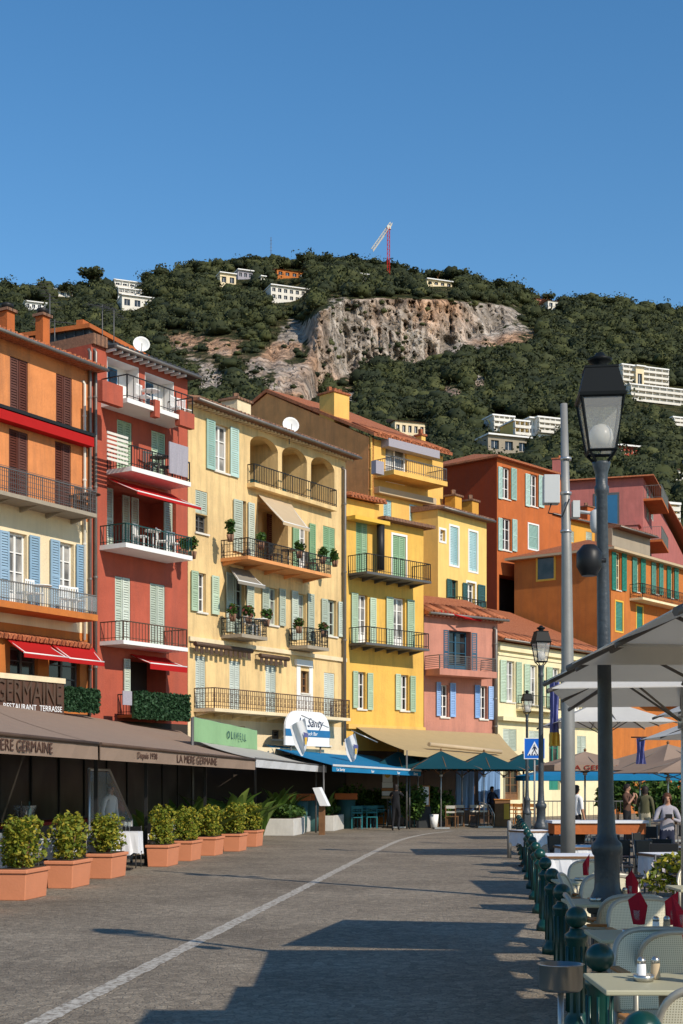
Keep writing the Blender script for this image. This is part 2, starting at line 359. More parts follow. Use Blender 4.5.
    def railing(s, mb, u0, u1, d, z0, z1, step=.13, r=.009, style='plain', sides=True):
        def run(ax, a, b, c):
            def bx(p0, p1, za, zb, w=r):
                if ax == 'x': mb.box(p0, p1, c-w, c+w, za, zb)
                else: mb.box(c-w, c+w, p0, p1, za, zb)
            bx(a, b, z1-.035, z1, r*1.8); bx(a, b, z0+.08, z0+.10)
            n = max(1, int(abs(b-a)/step))
            if style == 'hbars':
                for i in range(1, 6): zz = z0+.1+(z1-z0-.14)*i/6; bx(a, b, zz-.01, zz+.01)
                for i in range(0, n+1, 8): q = a+(b-a)*i/n; bx(q-.02, q+.02, z0, z1)
                return
            if style == 'fancy': bx(a, b, z0+(z1-z0)*.3, z0+(z1-z0)*.3+.016); bx(a, b, z0+(z1-z0)*.72, z0+(z1-z0)*.72+.016)
            for i in range(n+1):
                q = a+(b-a)*i/n; wq = r*(2 if i % 8 == 0 else .8); bx(q-wq, q+wq, z0, z1-.035)
                if style == 'fancy' and i < n:
                    qm = a+(b-a)*(i+.5)/n; hh = z1-z0
                    for (aa, bb) in ((.32, .48), (.54, .70)):
                        if (i+int(aa*10)) % 2: bx(qm-.03, qm+.03, z0+hh*aa, z0+hh*aa+.010, .004); bx(qm-.03, qm-.022, z0+hh*aa, z0+hh*bb, .004); bx(qm+.022, qm+.03, z0+hh*aa, z0+hh*bb, .004)
        run('x', u0, u1, -d)
        if sides: run('y', -d+.02, -.01, u0); run('y', -d+.02, -.01, u1)
    def balcony(s, x0, x1, yf0, yf1, yr0, yr1, d=1.0, slab='offwhite', rail='iron', style='plain', th=.14, step=.13, brackets=0, post=None):
        """yf: pixel rows of the slab's lower outer edge at x0 and x1; yr: the rail's top"""
        u0, u1 = s.u(x0), s.u(x1, d); zb = (s.z(x0, yf0)+s.z(x1, yf1, d))/2; zr = (s.z(x0, yr0)+s.z(x1, yr1, d))/2
        mb = MB(); mb.box(u0, u1, -d, -.004, zb, zb+th)
        for i in range(brackets):
            q = u0+.15+(u1-u0-.3)*i/max(1, brackets-1); mb.prismx([(-d*.8, zb-.004), (-.006, zb-.15), (-.006, zb-.004)], q-.035, q+.035)
        b = mb.build('balcony', M[slab], s.root)
        r = MB(); s.railing(r, u0+.03, u1-.03, d-.03, zb+th+.002, zr, step, style=style); r.build('railing', M[rail], b)
        return dict(u0=u0, u1=u1, z=zb+th, zr=zr, d=d, obj=b)
    def box_px(s, name, x0, x1, y0, y1, m, o0=0, o1=.1, parent=None):
        """box standing off the wall between o0 and o1 metres"""
        u0, u1, z0, z1 = s.rect(x0, x1, y0, y1, o1); mb = MB(); mb.box(u0, u1, -o1, -o0, z0, z1); return mb.build(name, M[m], parent or s.root)
    def awning(s, x0, x1, y0, xa, xb, y1a, m, d=1.2, val=.16, name='awning', arms=True):
        """slanting cloth: top edge at the wall (x0..x1, y0 at middle), lower edge (xa..xb, y at middle) d metres out"""
        u0, u1 = s.u(x0, .03), s.u(x1, .03); z1 = s.z((x0+x1)/2, y0, .03); v0, v1 = s.u(xa, d), s.u(xb, d); z0 = s.z((xa+xb)/2, y1a, d)
        mb = MB(); n = 10; g = []
        for j in range(5):
            t = j/4
            for i in range(n+1):
                k = i/n; u = (u0+(u1-u0)*k)*(1-t)+(v0+(v1-v0)*k)*t; sag = -.04*math.sin(math.pi*t)+.012*math.sin(i*2.1+j)
                g.append((u, -.03-(d-.03)*t, z1+(z0-z1)*t+sag))
        F_ = [(j*(n+1)+i, (j+1)*(n+1)+i, (j+1)*(n+1)+i+1, j*(n+1)+i+1) for j in range(4) for i in range(n)]
        mb.smooth = True; mb.add(g, F_); mb.add([(a, b, c-.012) for a, b, c in g], [f[::-1] for f in F_]); mb.smooth = False
        mb.box(min(v0, v1), max(v0, v1), -d-.015, -d+.005, z0-val, z0+.01)
        o = mb.build(name, M[m], s.root); a = MB(); a.tube([(v0, -d, z0), (v1, -d, z0)], .025)
        a.tube([(u0+.1, -.03, z1-.05), (v0+.1, -d, z0-.01)], .015); a.tube([(u1-.1, -.03, z1-.05), (v1-.1, -d, z0-.01)], .015); a.build('awning_bar', M['white'], o)
        return o
    def pipe(s, x, y0, y1, m='zinc', r=.05, off=.08):
        u, za, zb = s.u(x, off), s.z(x, y0, off), s.z(x, y1, off); mb = MB(); mb.tube([(u, -.02, za+.1), (u, -off, za), (u, -off, zb)], r, 8)
        for i in range(4): zz = zb+(za-zb)*(i+.5)/4; mb.lathe([(r*1.3, -.03), (r*1.3, .03)], 8, (u, -off, zz))
        return mb.build('drainpipe', M[m], s.root)
    # wall -------------------------------------------------------------
    def finish(s, ztop, mats, depth=9, zones=None, rooft=None, side='same', topfn=None, wx=None):
        """front with real openings; zones [(z_upto, material index)]"""
        zones = zones or [(1e9, 0)]; W = s.W; u_s = wx[0] if wx else 0
        if wx: W = wx[1]
        us = {u_s, W}; zs = {0, ztop}
        hs = []
        for (a, b, c, d_, dp) in s.holes:
            a = max(a, u_s+.02); b = min(b, W-.02); c = max(c, .02); d_ = min(d_, ztop-.05)
            if b <= a or d_ <= c: continue
            hs.append((a, b, c, d_, dp)); us |= {a, b}; zs |= {c, d_}
        for zt, _ in zones:
            if 0 < zt < ztop: zs.add(zt)
        us = sorted(us); zs = sorted(zs); mb = MB()
        def zm(z):
            for zt, mi in zones:
                if z < zt: return mi
            return zones[-1][1]
        for i in range(len(us)-1):
            for j in range(len(zs)-1):
                a, b, c, d_ = us[i], us[i+1], zs[j], zs[j+1]; um, vm = (a+b)/2, (c+d_)/2
                if any(h[0] < um < h[1] and h[2] < vm < h[3] for h in hs): continue
                mb.mi = zm(vm); mb.quad((a, 0, c), (b, 0, c), (b, 0, d_), (a, 0, d_))
        for (a, b, c, d_, dp) in hs:
            mb.mi = zm((c+d_)/2)
            mb.quad((a, 0, c), (a, 0, d_), (a, dp, d_), (a, dp, c)); mb.quad((b, 0, c), (b, dp, c), (b, dp, d_), (b, 0, d_))
            mb.quad((a, 0, c), (a, dp, c), (b, dp, c), (b, 0, c)); mb.quad((a, 0, d_), (b, 0, d_), (b, dp, d_), (a, dp, d_))
            mb.quad((a, dp, c), (a, dp, d_), (b, dp, d_), (b, dp, c))
        zz = sorted({0, ztop}|{zt for zt, _ in zones if 0 < zt < ztop})
        for j in range(len(zz)-1):
            mb.mi = zm((zz[j]+zz[j+1])/2) if side == 'same' else side; c, d_ = zz[j], zz[j+1]
            mb.quad((u_s, depth, c), (u_s, 0, c), (u_s, 0, d_), (u_s, depth, d_)); mb.quad((W, 0, c), (W, depth, c), (W, depth, d_), (W, 0, d_)); mb.quad((W, depth, c), (u_s, depth, c), (u_s, depth, d_), (W, depth, d_))
        mb.mi = zm(ztop-.01); mb.quad((u_s, 0, ztop), (W, 0, ztop), (W, depth, ztop), (u_s, depth, ztop))
        return mb.build('wall', [M[k] for k in mats], s.root)
    def eave_roof(s, z, u0, u1, over=.45, depth=9, pitch=.28, m='roof', eave='wood', ridge=.5, scallop=None):
        mb = MB(); d2 = depth*ridge
        mb.prismx([(-over, z), (-over, z+.09), (d2, z+.09+(d2+over)*pitch), (depth+.2, z+.09+(d2+over)*pitch-(depth-d2+.2)*pitch), (depth+.2, z)], u0, u1)
        o = mb.build('roof', M[m], s.root)
        g = MB(); n = int((u1-u0)/.24)
        g.tube([(u0, -over-.05, z+.03), (u1, -over-.05, z+.03)], .06, 8); g.build('gutter', M['zinc'], o)
        t = MB(); t.smooth = True
        for i in range(n):
            u = u0+(i+.5)*(u1-u0)/n; t.tube([(u, -over-.03, z+.09), (u, -over+1.2, z+.10+1.2*pitch)], .085, 6)
        t.build('tile_edge', M[m], o)
        if scallop:
            c = MB()
            for r_ in range(1):
                for i in range(n):
                    u = u0+(i+.5*(r_+1)/1.0)*(u1-u0)/(n+.5); c.box(u-.06, u+.06, -.26, -.002, z-.085, z-.012)
            c.build('scalloped_cornice', M[scallop], o)
        return o
# ============================================================ buildings along the left
def satellite(loc, rz, r, parent):
    mb = MB(); mb.smooth = True; mb.lathe([(.01, 0), (r*.5, .03), (r*.85, .09), (r, .14), (r*.97, .145), (r*.8, .1), (r*.01, .02)], 18)
    o = mb.build('satellite_dish', M['white'], parent, loc); o.rotation_euler = (math.radians(75), 0, rz)
    a = MB(); a.tube([(0, -r, .1), (0, -.05, r*.9)], .012); a.tube([(0, 0, 0), (0, -.1, -.25), (0, -.6, -.3)], .02); a.build('feed_arm', M['greyiron'], o); return o
def chimney(parent, x0, x1, y0, y1, z0, z1, m, pots=2, cap='roofd'):
    mb = MB(); mb.box(x0, x1, y0, y1, z0, z1); o = mb.build('chimney', M[m], parent)
    c = MB(); c.box(x0-.07, x1+.07, y0-.07, y1+.07, z1+.002, z1+.09)
    for i in range(pots):
        q = x0+(x1-x0)*(i+.5)/pots; c.lathe([(.11, .09), (.13, .35), (.10, .36)], 8, (q, (y0+y1)/2, z1))
    c.build('chimney_cap', M[cap], o); return o
def antenna(parent, loc, h=2.2, w_=1.2, rz=0):
    mb = MB(); mb.tube([(0,0,0), (0,0,h)], .02, 5); mb.tube([(-w_/2, 0, h-.1), (w_/2, 0, h-.05)], .012, 4)
    for i in range(9): q = -w_/2+w_*i/8; mb.tube([(q, -.3+.02*i, h-.08), (q, .3-.02*i, h-.08)], .008, 4)
    return mb.build('antenna', M['greyiron'], parent, loc, rz)

# ---- B1 orange and cream
B = b1 = Fac(-75, 91, 44*0+41.2, 1200, 'orange_house', 'orange and cream house at the far left with brown shutters above and blue shutters below', 'house')
B.closed(10, 28, 359, 420, 's_brown'); B.closed(56, 72, 376, 433, 's_brown'); B.closed(-42, -24, 340, 404, 's_brown')
B.closed(9, 28, 431, 503, 's_brown'); B.closed(55, 71, 443, 512, 's_brown'); B.closed(-44, -25, 414, 494, 's_brown')
B.opening(8.5, 27, 533, 610, 'door', glass='curtain'); B.opening(59, 74, 543, 615, 'door', glass='curtain')
B.shutter(-2, 7.5, 531, 606, 's_blue'); B.shutter(28, 38, 536, 610, 's_blue'); B.shutter(49, 58, 540, 612, 's_blue'); B.shutter(75, 84, 545, 616, 's_blue')
B.opening(-42, -24, 520, 605, 'door', glass='curtain'); B.shutter(-23, -13, 524, 604, 's_blue')
B.opening(10, 38, 648, 700, 'door', frame='greyiron'); B.opening(49, 80, 652, 706, 'door', frame='greyiron'); B.opening(-44, -10, 640, 700, 'door', frame='greyiron')
a1 = B.balcony(-70, 97, 486, 518, 455, 493, .95, 'grey_wall', 'greyiron', 'plain', .12, .09, 6)
mb = MB()                       # wire mesh in the upper railing
for i in range(5): zz = a1['z']+.15+i*.15; mb.box(a1['u0'], a1['u1'], -.93, -.92, zz, zz+.012)
mb.build('railing', M['greyiron'], a1['obj'])
a2 = B.balcony(-70, 98, 601, 622, 572, 597, 1.0, 'or2', 'zinc', 'plain', .2, .1, 0)
mb = MB(); mb.box(a2['u0']+.05, a2['u1']-.05, -.985, -.975, a2['z']+.1, a2['zr']-.06); mb.build('glass_screen', M['clear'], a2['obj'])
B.awning(5, 47, 640, 24, 69, 655, 'redcloth', 1.0, .14); B.awning(49, 93, 645, 69, 104, 660, 'redcloth', 1.0, .14)
u0, u1 = B.u(-75), B.u(87); z0 = B.z(45, 642); mb = MB()
for i in range(46): q = u0+(u1-u0)*i/46; mb.tube([(q, -.02, z0+.1), (q, -.26, z0)], .09, 6)
mb.build('tile_edge', M['roof'], B.root)
z0 = B.z(45, 431); mb = MB(); mb.box(u0, B.u(86), -.42, -.01, z0+.16, z0+.26); mb.mi = 1; mb.box(u0, B.u(85), -.38, -.03, z0-.16, z0+.14); mb.build('awning_cassette', [M['iron'], M['redcloth']], B.root)
B.pipe(84.5, 384, 640, 'offwhite'); B.pipe(90, 352, 715, 'zinc', .055)
zt = B.z(45, 357)+.06
B.finish(zt, ['shade_dark', 'or2', 'cream', 'orange'], 8, [(B.z(45, 712), 0), (B.z(45, 628), 1), (B.z(45, 512), 2), (1e9, 3)])  # lowest band coloured dark for the shade below the awnings
rf = B.eave_roof(zt, B.u(-78), B.W+.2, .5, 7.5, .02, 'roof')
# zinc clad roof storey with three chimneys
uA, uB = B.u(6, -2), B.u(89, -2)+.25; mb = MB(); zc = B.z(50, 345, -2)
for xx, yt, wv in ((5, 313, .34), (40.5, 318, .32)):
    u = B.u(xx, -1.2); zt2 = B.z(xx, yt, -1.2); chimney(B.root, u-wv/2, u+wv/2, .95, .95+wv, zt+.25, zt2, 'burnt', 0); mb = MB(); mb.lathe([(wv*.5, .0), (wv*.62, .1), (wv*.62, .16), (.05, .22)], 10, (u, .95+wv/2, zt2+.1)); mb.build('chimney_cap', M['iron'], B.root)
antenna(B.root, (B.u(72, -2), 3, zc+.6), 1.6, 2.6, .5); antenna(B.root, (B.u(84, -2), 4, zc+.6), 1.2, 1.8, 1.0)
zA, zB2 = P(6, 331, 54), P(89, 339, 52.6); hut = thing('rooftop_storey', 'dark zinc-clad rooftop storey with orange coping above the orange house', 'rooftop room', (zA.x, zA.y, 10), math.atan2(zB2.y-zA.y, zB2.x-zA.x))
Lh = (zB2-zA).xy.length; zh = (zA.z+zB2.z)/2-10; mb = MB(); mb.box(0, Lh, 0, 4, 0, zh)
for i in range(9): q = .2+i*(Lh-.4)/8; mb.box(q-.025, q+.025, -.05, 0, 0, zh-.02)
mb.build('wall', M['slate'], hut); mb = MB(); mb.box(-.12, Lh+.12, -.15, 4.1, zh+.002, zh+.16); mb.box(Lh*.58, Lh*.66, 1.5, 1.9, zh+.16, zh+.95); mb.build('coping', M['burnt'], hut)
# first-floor terrace sign
d = 1.15; u0, u1 = B.u(-70, d), B.u(64, d); za = B.z(32, 712, d); zb = B.z(32, 681, d)
mb = MB(); mb.box(u0, u1, -d, -.01, za-.12, za); mb.box(u0, u1, -d, -d+.12, za+.002, zb); mb.mi = 1; mb.box(u0, u1+.02, -d-.05, -d+.15, zb+.002, zb+.16)
tp = mb.build('terrace_parapet', [M['brownink'], M['cream']], B.root)
h_ = zb-za
text_mesh('lettering', 'MERE GERMAINE', h_*.98, M['rust'], tp, (u1-.12, -d-.03, za+h_*.30), sx_=.66, align='RIGHT', ext=.03)
text_mesh('lettering', 'BAR  RESTAURANT  TERRASSE', h_*.26, M['signwhite'], tp, (u1-.1, -d-.012, za+.05), sx_=.95, align='RIGHT')
def hedge_panel(B, x0, x1, y0, y1, d, n, name='hedge_panel'):
    u0, u1, z0, z1 = B.rect(x0, x1, y0, y1, d); mb = MB(); mb.box(u0, u1, -d+.01, -d+.12, z0, z1); leaves(mb, lambda: (random.uniform(u0, u1), -d+random.uniform(-.06, .02), random.uniform(z0, z1)), n, .09, elong=1.3)
    return mb.build(name, M['leafd'], B.root)
hedge_panel(B, 64.5, 99, 688, 712, 1.15, 1500)

# ---- B2 red
B = b2 = Fac(91, 187.5, b1.Z(91), 1290, 'red_house', 'tall red house with five white-edged balconies and a small black-edged roof', 'house')
for xa, xb, ya, yb in ((107, 139, 362, 402), (145, 174, 377, 417)):     # recessed white bays
    u0, u1, z0, z1 = B.rect(xa, xb, ya, yb); B.holes.append((u0, u1, z0, z1, .6)); mb = MB()
    mb.box(u0+.003, u0+.03, .01, .58, z0+.003, z1-.003); mb.box(u1-.03, u1-.003, .01, .58, z0+.003, z1-.003); mb.box(u0+.03, u1-.03, .55, .58, z0+.003, z1-.003); mb.box(u0+.03, u1-.03, .01, .55, z1-.03, z1-.003)
    o = mb.build('bay_lining', M['white'], B.root); g = MB(); wv = (u1-u0)
    g.box(u0+.05, u0+wv*.30, .50, .545, z0+.05, z1-.12); g.box(u0+wv*.36, u0+wv*.66, .50, .545, z0+.05, z1-.12); g.build('glazed_door', M['bluedoor'], o)
    g = MB(); g.box(u0+.08, u0+wv*.16, .47, .498, z0+.1, z1-.2); g.box(u0+wv*.4, u0+wv*.62, .47, .498, z0+.1, z1-.2); g.build('curtain', M['glass'], o)
for q in ((117, 132, 421, 477), (151.5, 165.5, 432, 486)): B.closed(*q, 's_green')
u0, u1, z0, z1 = B.rect(107, 176, 492, 556); B.holes.append((u0, u1, z0, z1, 1.2))
for q in ((108.5, 116), (134, 141), (143, 150), (167, 175)):
    v0, v1 = B.u(q[0]), B.u(q[1]); mb = MB(); B.leaf(mb, v0, v1, z0+.02, z1-.1, .5 if q[0] > 110 and q[0] < 160 else .12); mb.build('shutter', M['s_grey'], B.root)
B.closed(115, 130.5, 577, 641, 's_grey'); B.closed(150, 165, 584, 647, 's_grey')
B.opening(130, 166, 660, 718, 'dark', depth=.9); B.shutter(122.5, 128.5, 659, 700, 's_grey')
pz = 'white'
r1 = B.balcony(101, 194, 402, 429, 374.5, 401, 1.15, pz, 'iron', 'plain', .15, .3)
r2 = B.balcony(106.5, 191, 470, 491, 444, 467, 1.1, pz, 'iron', 'plain', .15, .13)
r3 = B.balcony(99.5, 192.5, 547, 563.5, 522, 541, 1.15, pz, 'bgreen', 'plain', .15, .13)
r4 = B.balcony(99.5, 188, 643, 654, 618, 633, 1.05, pz, 'rust', 'plain', .13, .15)
for xa, xb, ya, yb in ((102.5, 123, 383, 404), (180, 194.5, 412, 427), (155, 160, 400, 417)):
    B.box_px('planter_box', xa, xb, ya, yb, 'red', .98, 1.2)
B.awning(107, 172, 486, 137, 201, 499, 'redcloth', 1.5, .1); B.awning(130, 166, 656, 150, 187, 665, 'redcloth', 1.0, .2)
hedge_panel(B, 134.5, 190, 693, 720, 1.1, 2200)
hb = B.balcony(117, 190.5, 716, 722, 692, 699, 1.05, 'burnt', 'iron', 'plain', .1, .12)
B.box_px('towel', 123, 132, 691, 705, 'c_lilac', 1.07, 1.1)
B.pipe(95.5, 352, 712, 'zinc', .06)
zt = B.z(140, 362)
B.finish(zt, ['shade_dark', 'red'], 8, [(B.z(140, 722), 0), (1e9, 1)])
rf = B.eave_roof(zt, B.u(105), B.W+.15, .42, 8, .05, 'slate', scallop=None)
mb = MB(); mb.box(B.u(91), B.u(105), -.12, 7, zt+.003, zt+.35); mb.build('parapet', M['roofd'], B.root)
mb = MB()
for i in range(int((B.W-B.u(106))/.33)): q = B.u(106)+i*.33; mb.box(q, q+.07, -.4, 0, zt-.09, zt-.003)
mb.build('rafters', M['white'], rf)
satellite((B.u(150, .3), .1, zt+.6), -.75, .29, B.root)
antenna(B.root, (B.u(136), 1, zt+.3), 1.6, 1.6, .3); antenna(B.root, (B.u(146), 2, zt+.5), 1.9, 1.2, -.3); antenna(B.root, (B.u(120), 3, zt+.5), 1.2, 1.4, -.6)

# ---- B3 pale yellow
B = b3 = Fac(188, 345.5, b2.Z(187.5)+.15, 1255, 'pale_yellow_house', 'long pale yellow house with three arched loggias under the roof', 'house')
B.opening(214.5, 228.5, 425, 472, 'window', glass='curtain'); B.shutter(205.5, 213.8, 420, 469.5, 's_aqua', .04); B.shutter(229.3, 237.5, 428, 477, 's_aqua', .04)
for q in ((195.5, 207.5, 491, 514),): B.closed(*q, 's_grey')
B.opening(195.5, 207.5, 514.6, 533, 'window', frame='greyiron')
B.opening(241.5, 246.3, 501, 556, 'door', frame='wood'); B.shutter(232.3, 241, 500, 552, 's_grey'); B.shutter(247, 253, 503, 556, 's_grey')
u0, u1, z0, z1 = B.rect(258, 288, 506, 569); B.holes.append((u0, u1, z0, z1, 1.0)); mb = MB(); B.leaf(mb, u0+.3, u0+1.0, z0+.02, z1-.1, .7); B.leaf(mb, u0+1.7, u0+2.2, z0+.02, z1-.1, .75); mb.build('shutter', M['s_brown'], B.root)
B.opening(298, 307.5, 526, 572, 'door', glass='curtain'); B.shutter(291.5, 297.6, 526, 568, 's_green2'); B.shutter(308.2, 314, 524, 570, 's_green2')
B.closed(323, 335, 527, 565, 's_green2')
B.opening(197, 206, 573, 612, 'window'); B.shutter(190, 196.6, 571, 611, 's_green'); B.shutter(210.5, 217.6, 576, 614.5, 's_green')
B.opening(233, 244.5, 576, 634, 'door', frame='s_grey'); B.shutter(225, 232.4, 573, 632, 's_grey'); B.shutter(245.3, 252.5, 578, 634, 's_grey')
B.opening(268, 277.5, 588, 625, 'window', frame='s_grey', glass='curtain'); B.shutter(261, 267.5, 587, 623, 's_grey'); B.shutter(278.2, 284, 589, 626, 's_grey')
B.opening(297, 306, 594, 640, 'door', frame='s_grey', glass='curtain'); B.shutter(290.5, 296.5, 591, 640, 's_grey'); B.shutter(306.6, 312.8, 594, 641, 's_grey')
B.opening(327, 336.5, 600, 636, 'window', frame='s_grey'); B.shutter(320.4, 326.3, 599, 634, 's_grey'); B.shutter(337.2, 343, 602, 637, 's_grey')
for q in ((195.5, 205.5, 656, 712), (229.5, 240, 661, 713), (265.5, 276, 665, 715), (324, 334.5, 673, 719)):
    B.closed(*q, 's_pale')
B.opening(301, 309, 671, 693, 'window', frame='wood'); B.box_px('white_panel', 297, 300.6, 664, 716, 'white', 0, .04); B.box_px('white_panel', 309.5, 313, 666, 717, 'white', 0, .04)
B.box_px('white_panel', 300.7, 309.4, 695, 716, 'white', 0, .04); B.box_px('white_panel', 297, 313, 660, 666, 'white', .0, .12)
for q in ((233, 245, 726, 735), (272, 283, 730, 739), (203, 214, 722, 732), (316, 330, 736, 745)): B.opening(*q, 'window', frame='greyiron', depth=.3)
b_top = B.balcony(247, 337.5, 486, 512.5, 463, 491, .35, 'yel', 'iron', 'plain', .16, .16)
bb = B.balcony(220.5, 331.5, 559, 580, 536, 561.5, 1.25, 'brown_wall', 'iron', 'fancy', .12, .13, 5)
bk = B.balcony(221, 267.5, 636.5, 642.5, 616, 622.5, .95, 'grey_wall', 'iron', 'fancy', .13, .12)
bl = B.balcony(288.5, 329, 648, 652.5, 627, 632, .9, 'grey_wall', 'iron', 'fancy', .13, .12)
bm_ = B.balcony(193.5, 350.5, 711.5, 721.5, 687, 701, .95, 'cream', 'rust', 'fancy', .12, .12, 9)
mb = MB(); zc = (B.z(190, 634)+B.z(342, 664))/2; mb.box(.02, B.W-.02, -.09, -.003, zc-.08, zc+.08); mb.build('string_course', M['cream'], B.root)
B.awning(258, 291, 499, 283, 309.5, 525, 'beige', 1.7, .12, arms=True); B.awning(229, 249, 568.5, 238, 265, 583, 'greycloth', 1.2, .12)
for xa, xb, ya, yb in ((195, 252, 646, 656), (260, 288.5, 656, 662)):
    u0, u1, z0, z1 = B.rect(xa, xb, ya, yb, .3); mb = MB(); mb.tube([(u0, -.3, z1-.05), (u1, -.3, z1-.05)], .09, 8)
    n = int((u1-u0)/.28)
    for i in range(n): q = u0+(u1-u0)*i/n; mb.box(q, q+.18, -.32, -.30, z1-.32-.05*(i % 2), z1-.1)
    mb.tube([(u0+.1, -.3, z1), (u0+.1, -.02, z1)], .02); mb.tube([(u1-.1, -.3, z1), (u1-.1, -.02, z1)], .02); mb.build('rolled_awning', M['rust'], B.root)
zt = (B.z(192, 402)+B.z(342, 457))/2-.05
# arched loggias are cut from the wall: square openings plus arch spandrels
arch = ((250, 278, 434, 488), (282, 307, 446, 498), (311, 334.5, 457, 507)); zfl = b_top['z']; LOG = []
for xa, xb, ya, yb in arch:
    u0, u1 = B.u(xa), B.u(xb); z1 = B.z((xa+xb)/2, ya+1); LOG.append((u0, u1, zfl+.01, z1)); 
zsp = min(l[3] for l in LOG)
LOG = [(a, b, c, zsp) for a, b, c, d_ in LOG]
for l in LOG: B.holes.append((*l, 2.2))
B.finish(zt, ['shade_dark', 'cream', 'yel'], 9, [(B.z(260, 748), 0), (B.z(260, 722), 1), (1e9, 2)])
for (a, b, c, d_) in LOG:
    mb = MB(); n = 12; rise = .42; mid = (a+b)/2; hw = (b-a)/2
    pts = [(mid+hw*math.cos(math.pi*i/n), d_-rise+rise*math.sin(math.pi*i/n)) for i in range(n+1)]
    for i in range(n):
        p, q = pts[i], pts[i+1]; mb.add([(p[0], .002, p[1]), (q[0], .002, q[1]), (q[0], .002, d_), (p[0], .002, d_), (p[0], .3, p[1]), (q[0], .3, q[1])], [(0,1,2,3), (0,4,5,1)])
    mb.build('arch', M['yel'], B.root)
    mb = MB(); mb.box(a+.3, a+.95, 2.12, 2.17, c, c+2.1); mb.box(b-1.1, b-.4, 2.12, 2.17, c, c+2.1); mb.build('glazed_door', M['glass'], B.root)
    mb = MB(); 
    for q in (a+.26, a+.95, b-1.14, b-.4): mb.box(q, q+.05, 2.08, 2.18, c, c+2.15)
    mb.build('door_frame', M['s_grey'], B.root)
rf = B.eave_roof(zt, -.1, B.W+.35, .5, 9, .2, 'roofd', scallop='cream')
B.pipe(344.6, 470, 742, 'zinc', .075, .14)
u = B.u(240, -1.5); chimney(B.root, u-.45, u+.45, 1.3, 2.1, zt+.2, B.z(240, 402, -1.5), 'cream', 1)
u = B.u(191); chimney(B.root, u-.1, u+.4, .8, 1.4, zt+.2, B.z(191, 386, -1), 'cream', 1)
satellite((B.u(288, .2), -.3, B.z(288, 429)), -.75, .33, B.root)

# ---- B4a bright yellow, B4b taller one behind it
B = b4 = Fac(346, 423.5, b3.Z(345.5)+.1, 1700, 'bright_yellow_house', 'bright yellow house with mint shutters and two iron balconies above tan awning', 'house')
B.closed(356, 367.5, 523, 573, 's_green2'); B.closed(392.5, 405.5, 536, 578, 's_green2', 'white')
B.opening(357.5, 367.5, 595, 645, 'door', glass='curtain'); B.shutter(350.5, 356.8, 593, 643, 's_green'); B.shutter(369, 375, 598, 645, 's_green')
B.opening(393, 405, 598, 650, 'door', glass='curtain'); B.shutter(385.3, 392, 597, 648, 's_green'); B.shutter(406.3, 413.3, 600, 650, 's_green')
B.opening(357.2, 365.6, 672, 709, 'window', surround=None); B.shutter(352, 356.6, 671, 708, 's_green'); B.shutter(366.5, 371.8, 673, 710, 's_green')
B.opening(400, 408.5, 675, 710.5, 'window'); B.shutter(394.6, 399.4, 674, 710, 's_green'); B.shutter(409.2, 414.4, 676, 712, 's_green')
B.balcony(347.5, 431.5, 573.5, 586, 552.5, 567, 1.1, 'greyiron', 'iron', 'plain', .1, .13, 6)
B.balcony(348.5, 429.5, 644, 653, 625, 636, 1.0, 'greyiron', 'iron', 'plain', .1, .16, 6)
mb = MB(); zc = B.z(385, 728); mb.box(.02, B.W-.02, -.14, -.003, zc-.1, zc+.1); mb.build('string_course', M['yel3'], B.root)
zL = B.z(361, 501); zR = (B.z(380, 521)+B.z(424, 529))/2; uS = B.u(379)
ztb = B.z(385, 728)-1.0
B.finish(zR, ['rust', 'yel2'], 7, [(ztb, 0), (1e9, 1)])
mb = MB(); mb.box(0, uS, .002, 6, zR+.002, zL); mb.build('wall', M['yel2'], B.root)
mb = MB(); mb.add([(-.05, -.35, zL), (uS+.15, -.35, zL), (uS+.15, 3, zL+.5), (-.05, 3, zL+.5), (-.05, -.35, zL+.1), (uS+.15, -.35, zL+.1), (uS+.15, 3, zL+.6), (-.05, 3, zL+.6)],
      [(0,3,2,1),(4,5,6,7),(0,1,5,4),(1,2,6,5),(2,3,7,6),(3,0,4,7)])
for i in range(10): q = -.05+(uS+.2)*i/10; mb.tube([(q, -.4, zL+.12), (q, .4, zL+.18)], .09, 6)
mb.build('roof', M['roof'], B.root)
mb = MB(); zz = B.z(361, 520, .5); mb.box(-.02, uS+.1, -.55, -.01, zz, zz+.16); mb.build('awning_cassette', M['gold'], B.root)
mb = MB(); mb.box(uS-.1, B.W+.3, -.45, 3.5, zR+.004, zR+.14); mb.build('roof_terrace', M['roofd'], B.root)
mb = MB(); u = B.u(381.5, .4); mb.tube([(u, -.35, B.z(381, 570, .4)), (u, -.35, B.z(381, 523, .4))], .17, 10); mb.tube([(u, -.35, B.z(381, 524, .4)), (u+.5, -.1, B.z(381, 516, .4))], .12, 10); mb.build('stove_pipe', M['iron'], B.root)
# peeling plaster gable between the pale and the bright yellow house
g4 = thing('gable_house', 'small weathered grey gable wedged behind the bright yellow house roof', 'house', b4.world(0, -3.4, 0), b4.rz)
mb = MB(); zz = B.z(361, 499, -3.4); W_ = 4.2; mb.prism([(-3, 0), (2.2, 0), (2.2, zz-.2), (-.9, zz+2.0), (-3, zz+1.2)], 0, 4); mb.build('wall', M['grey_wall'], g4)
mb = MB(); mb.prism([(2.5, zz-.35), (2.5, zz-.15), (-.9, zz+2.3), (-3.1, zz+1.4), (-3.1, zz+1.2), (-.9, zz+2.05)], -.25, 4.1); mb.build('roof', M['roofd'], g4)

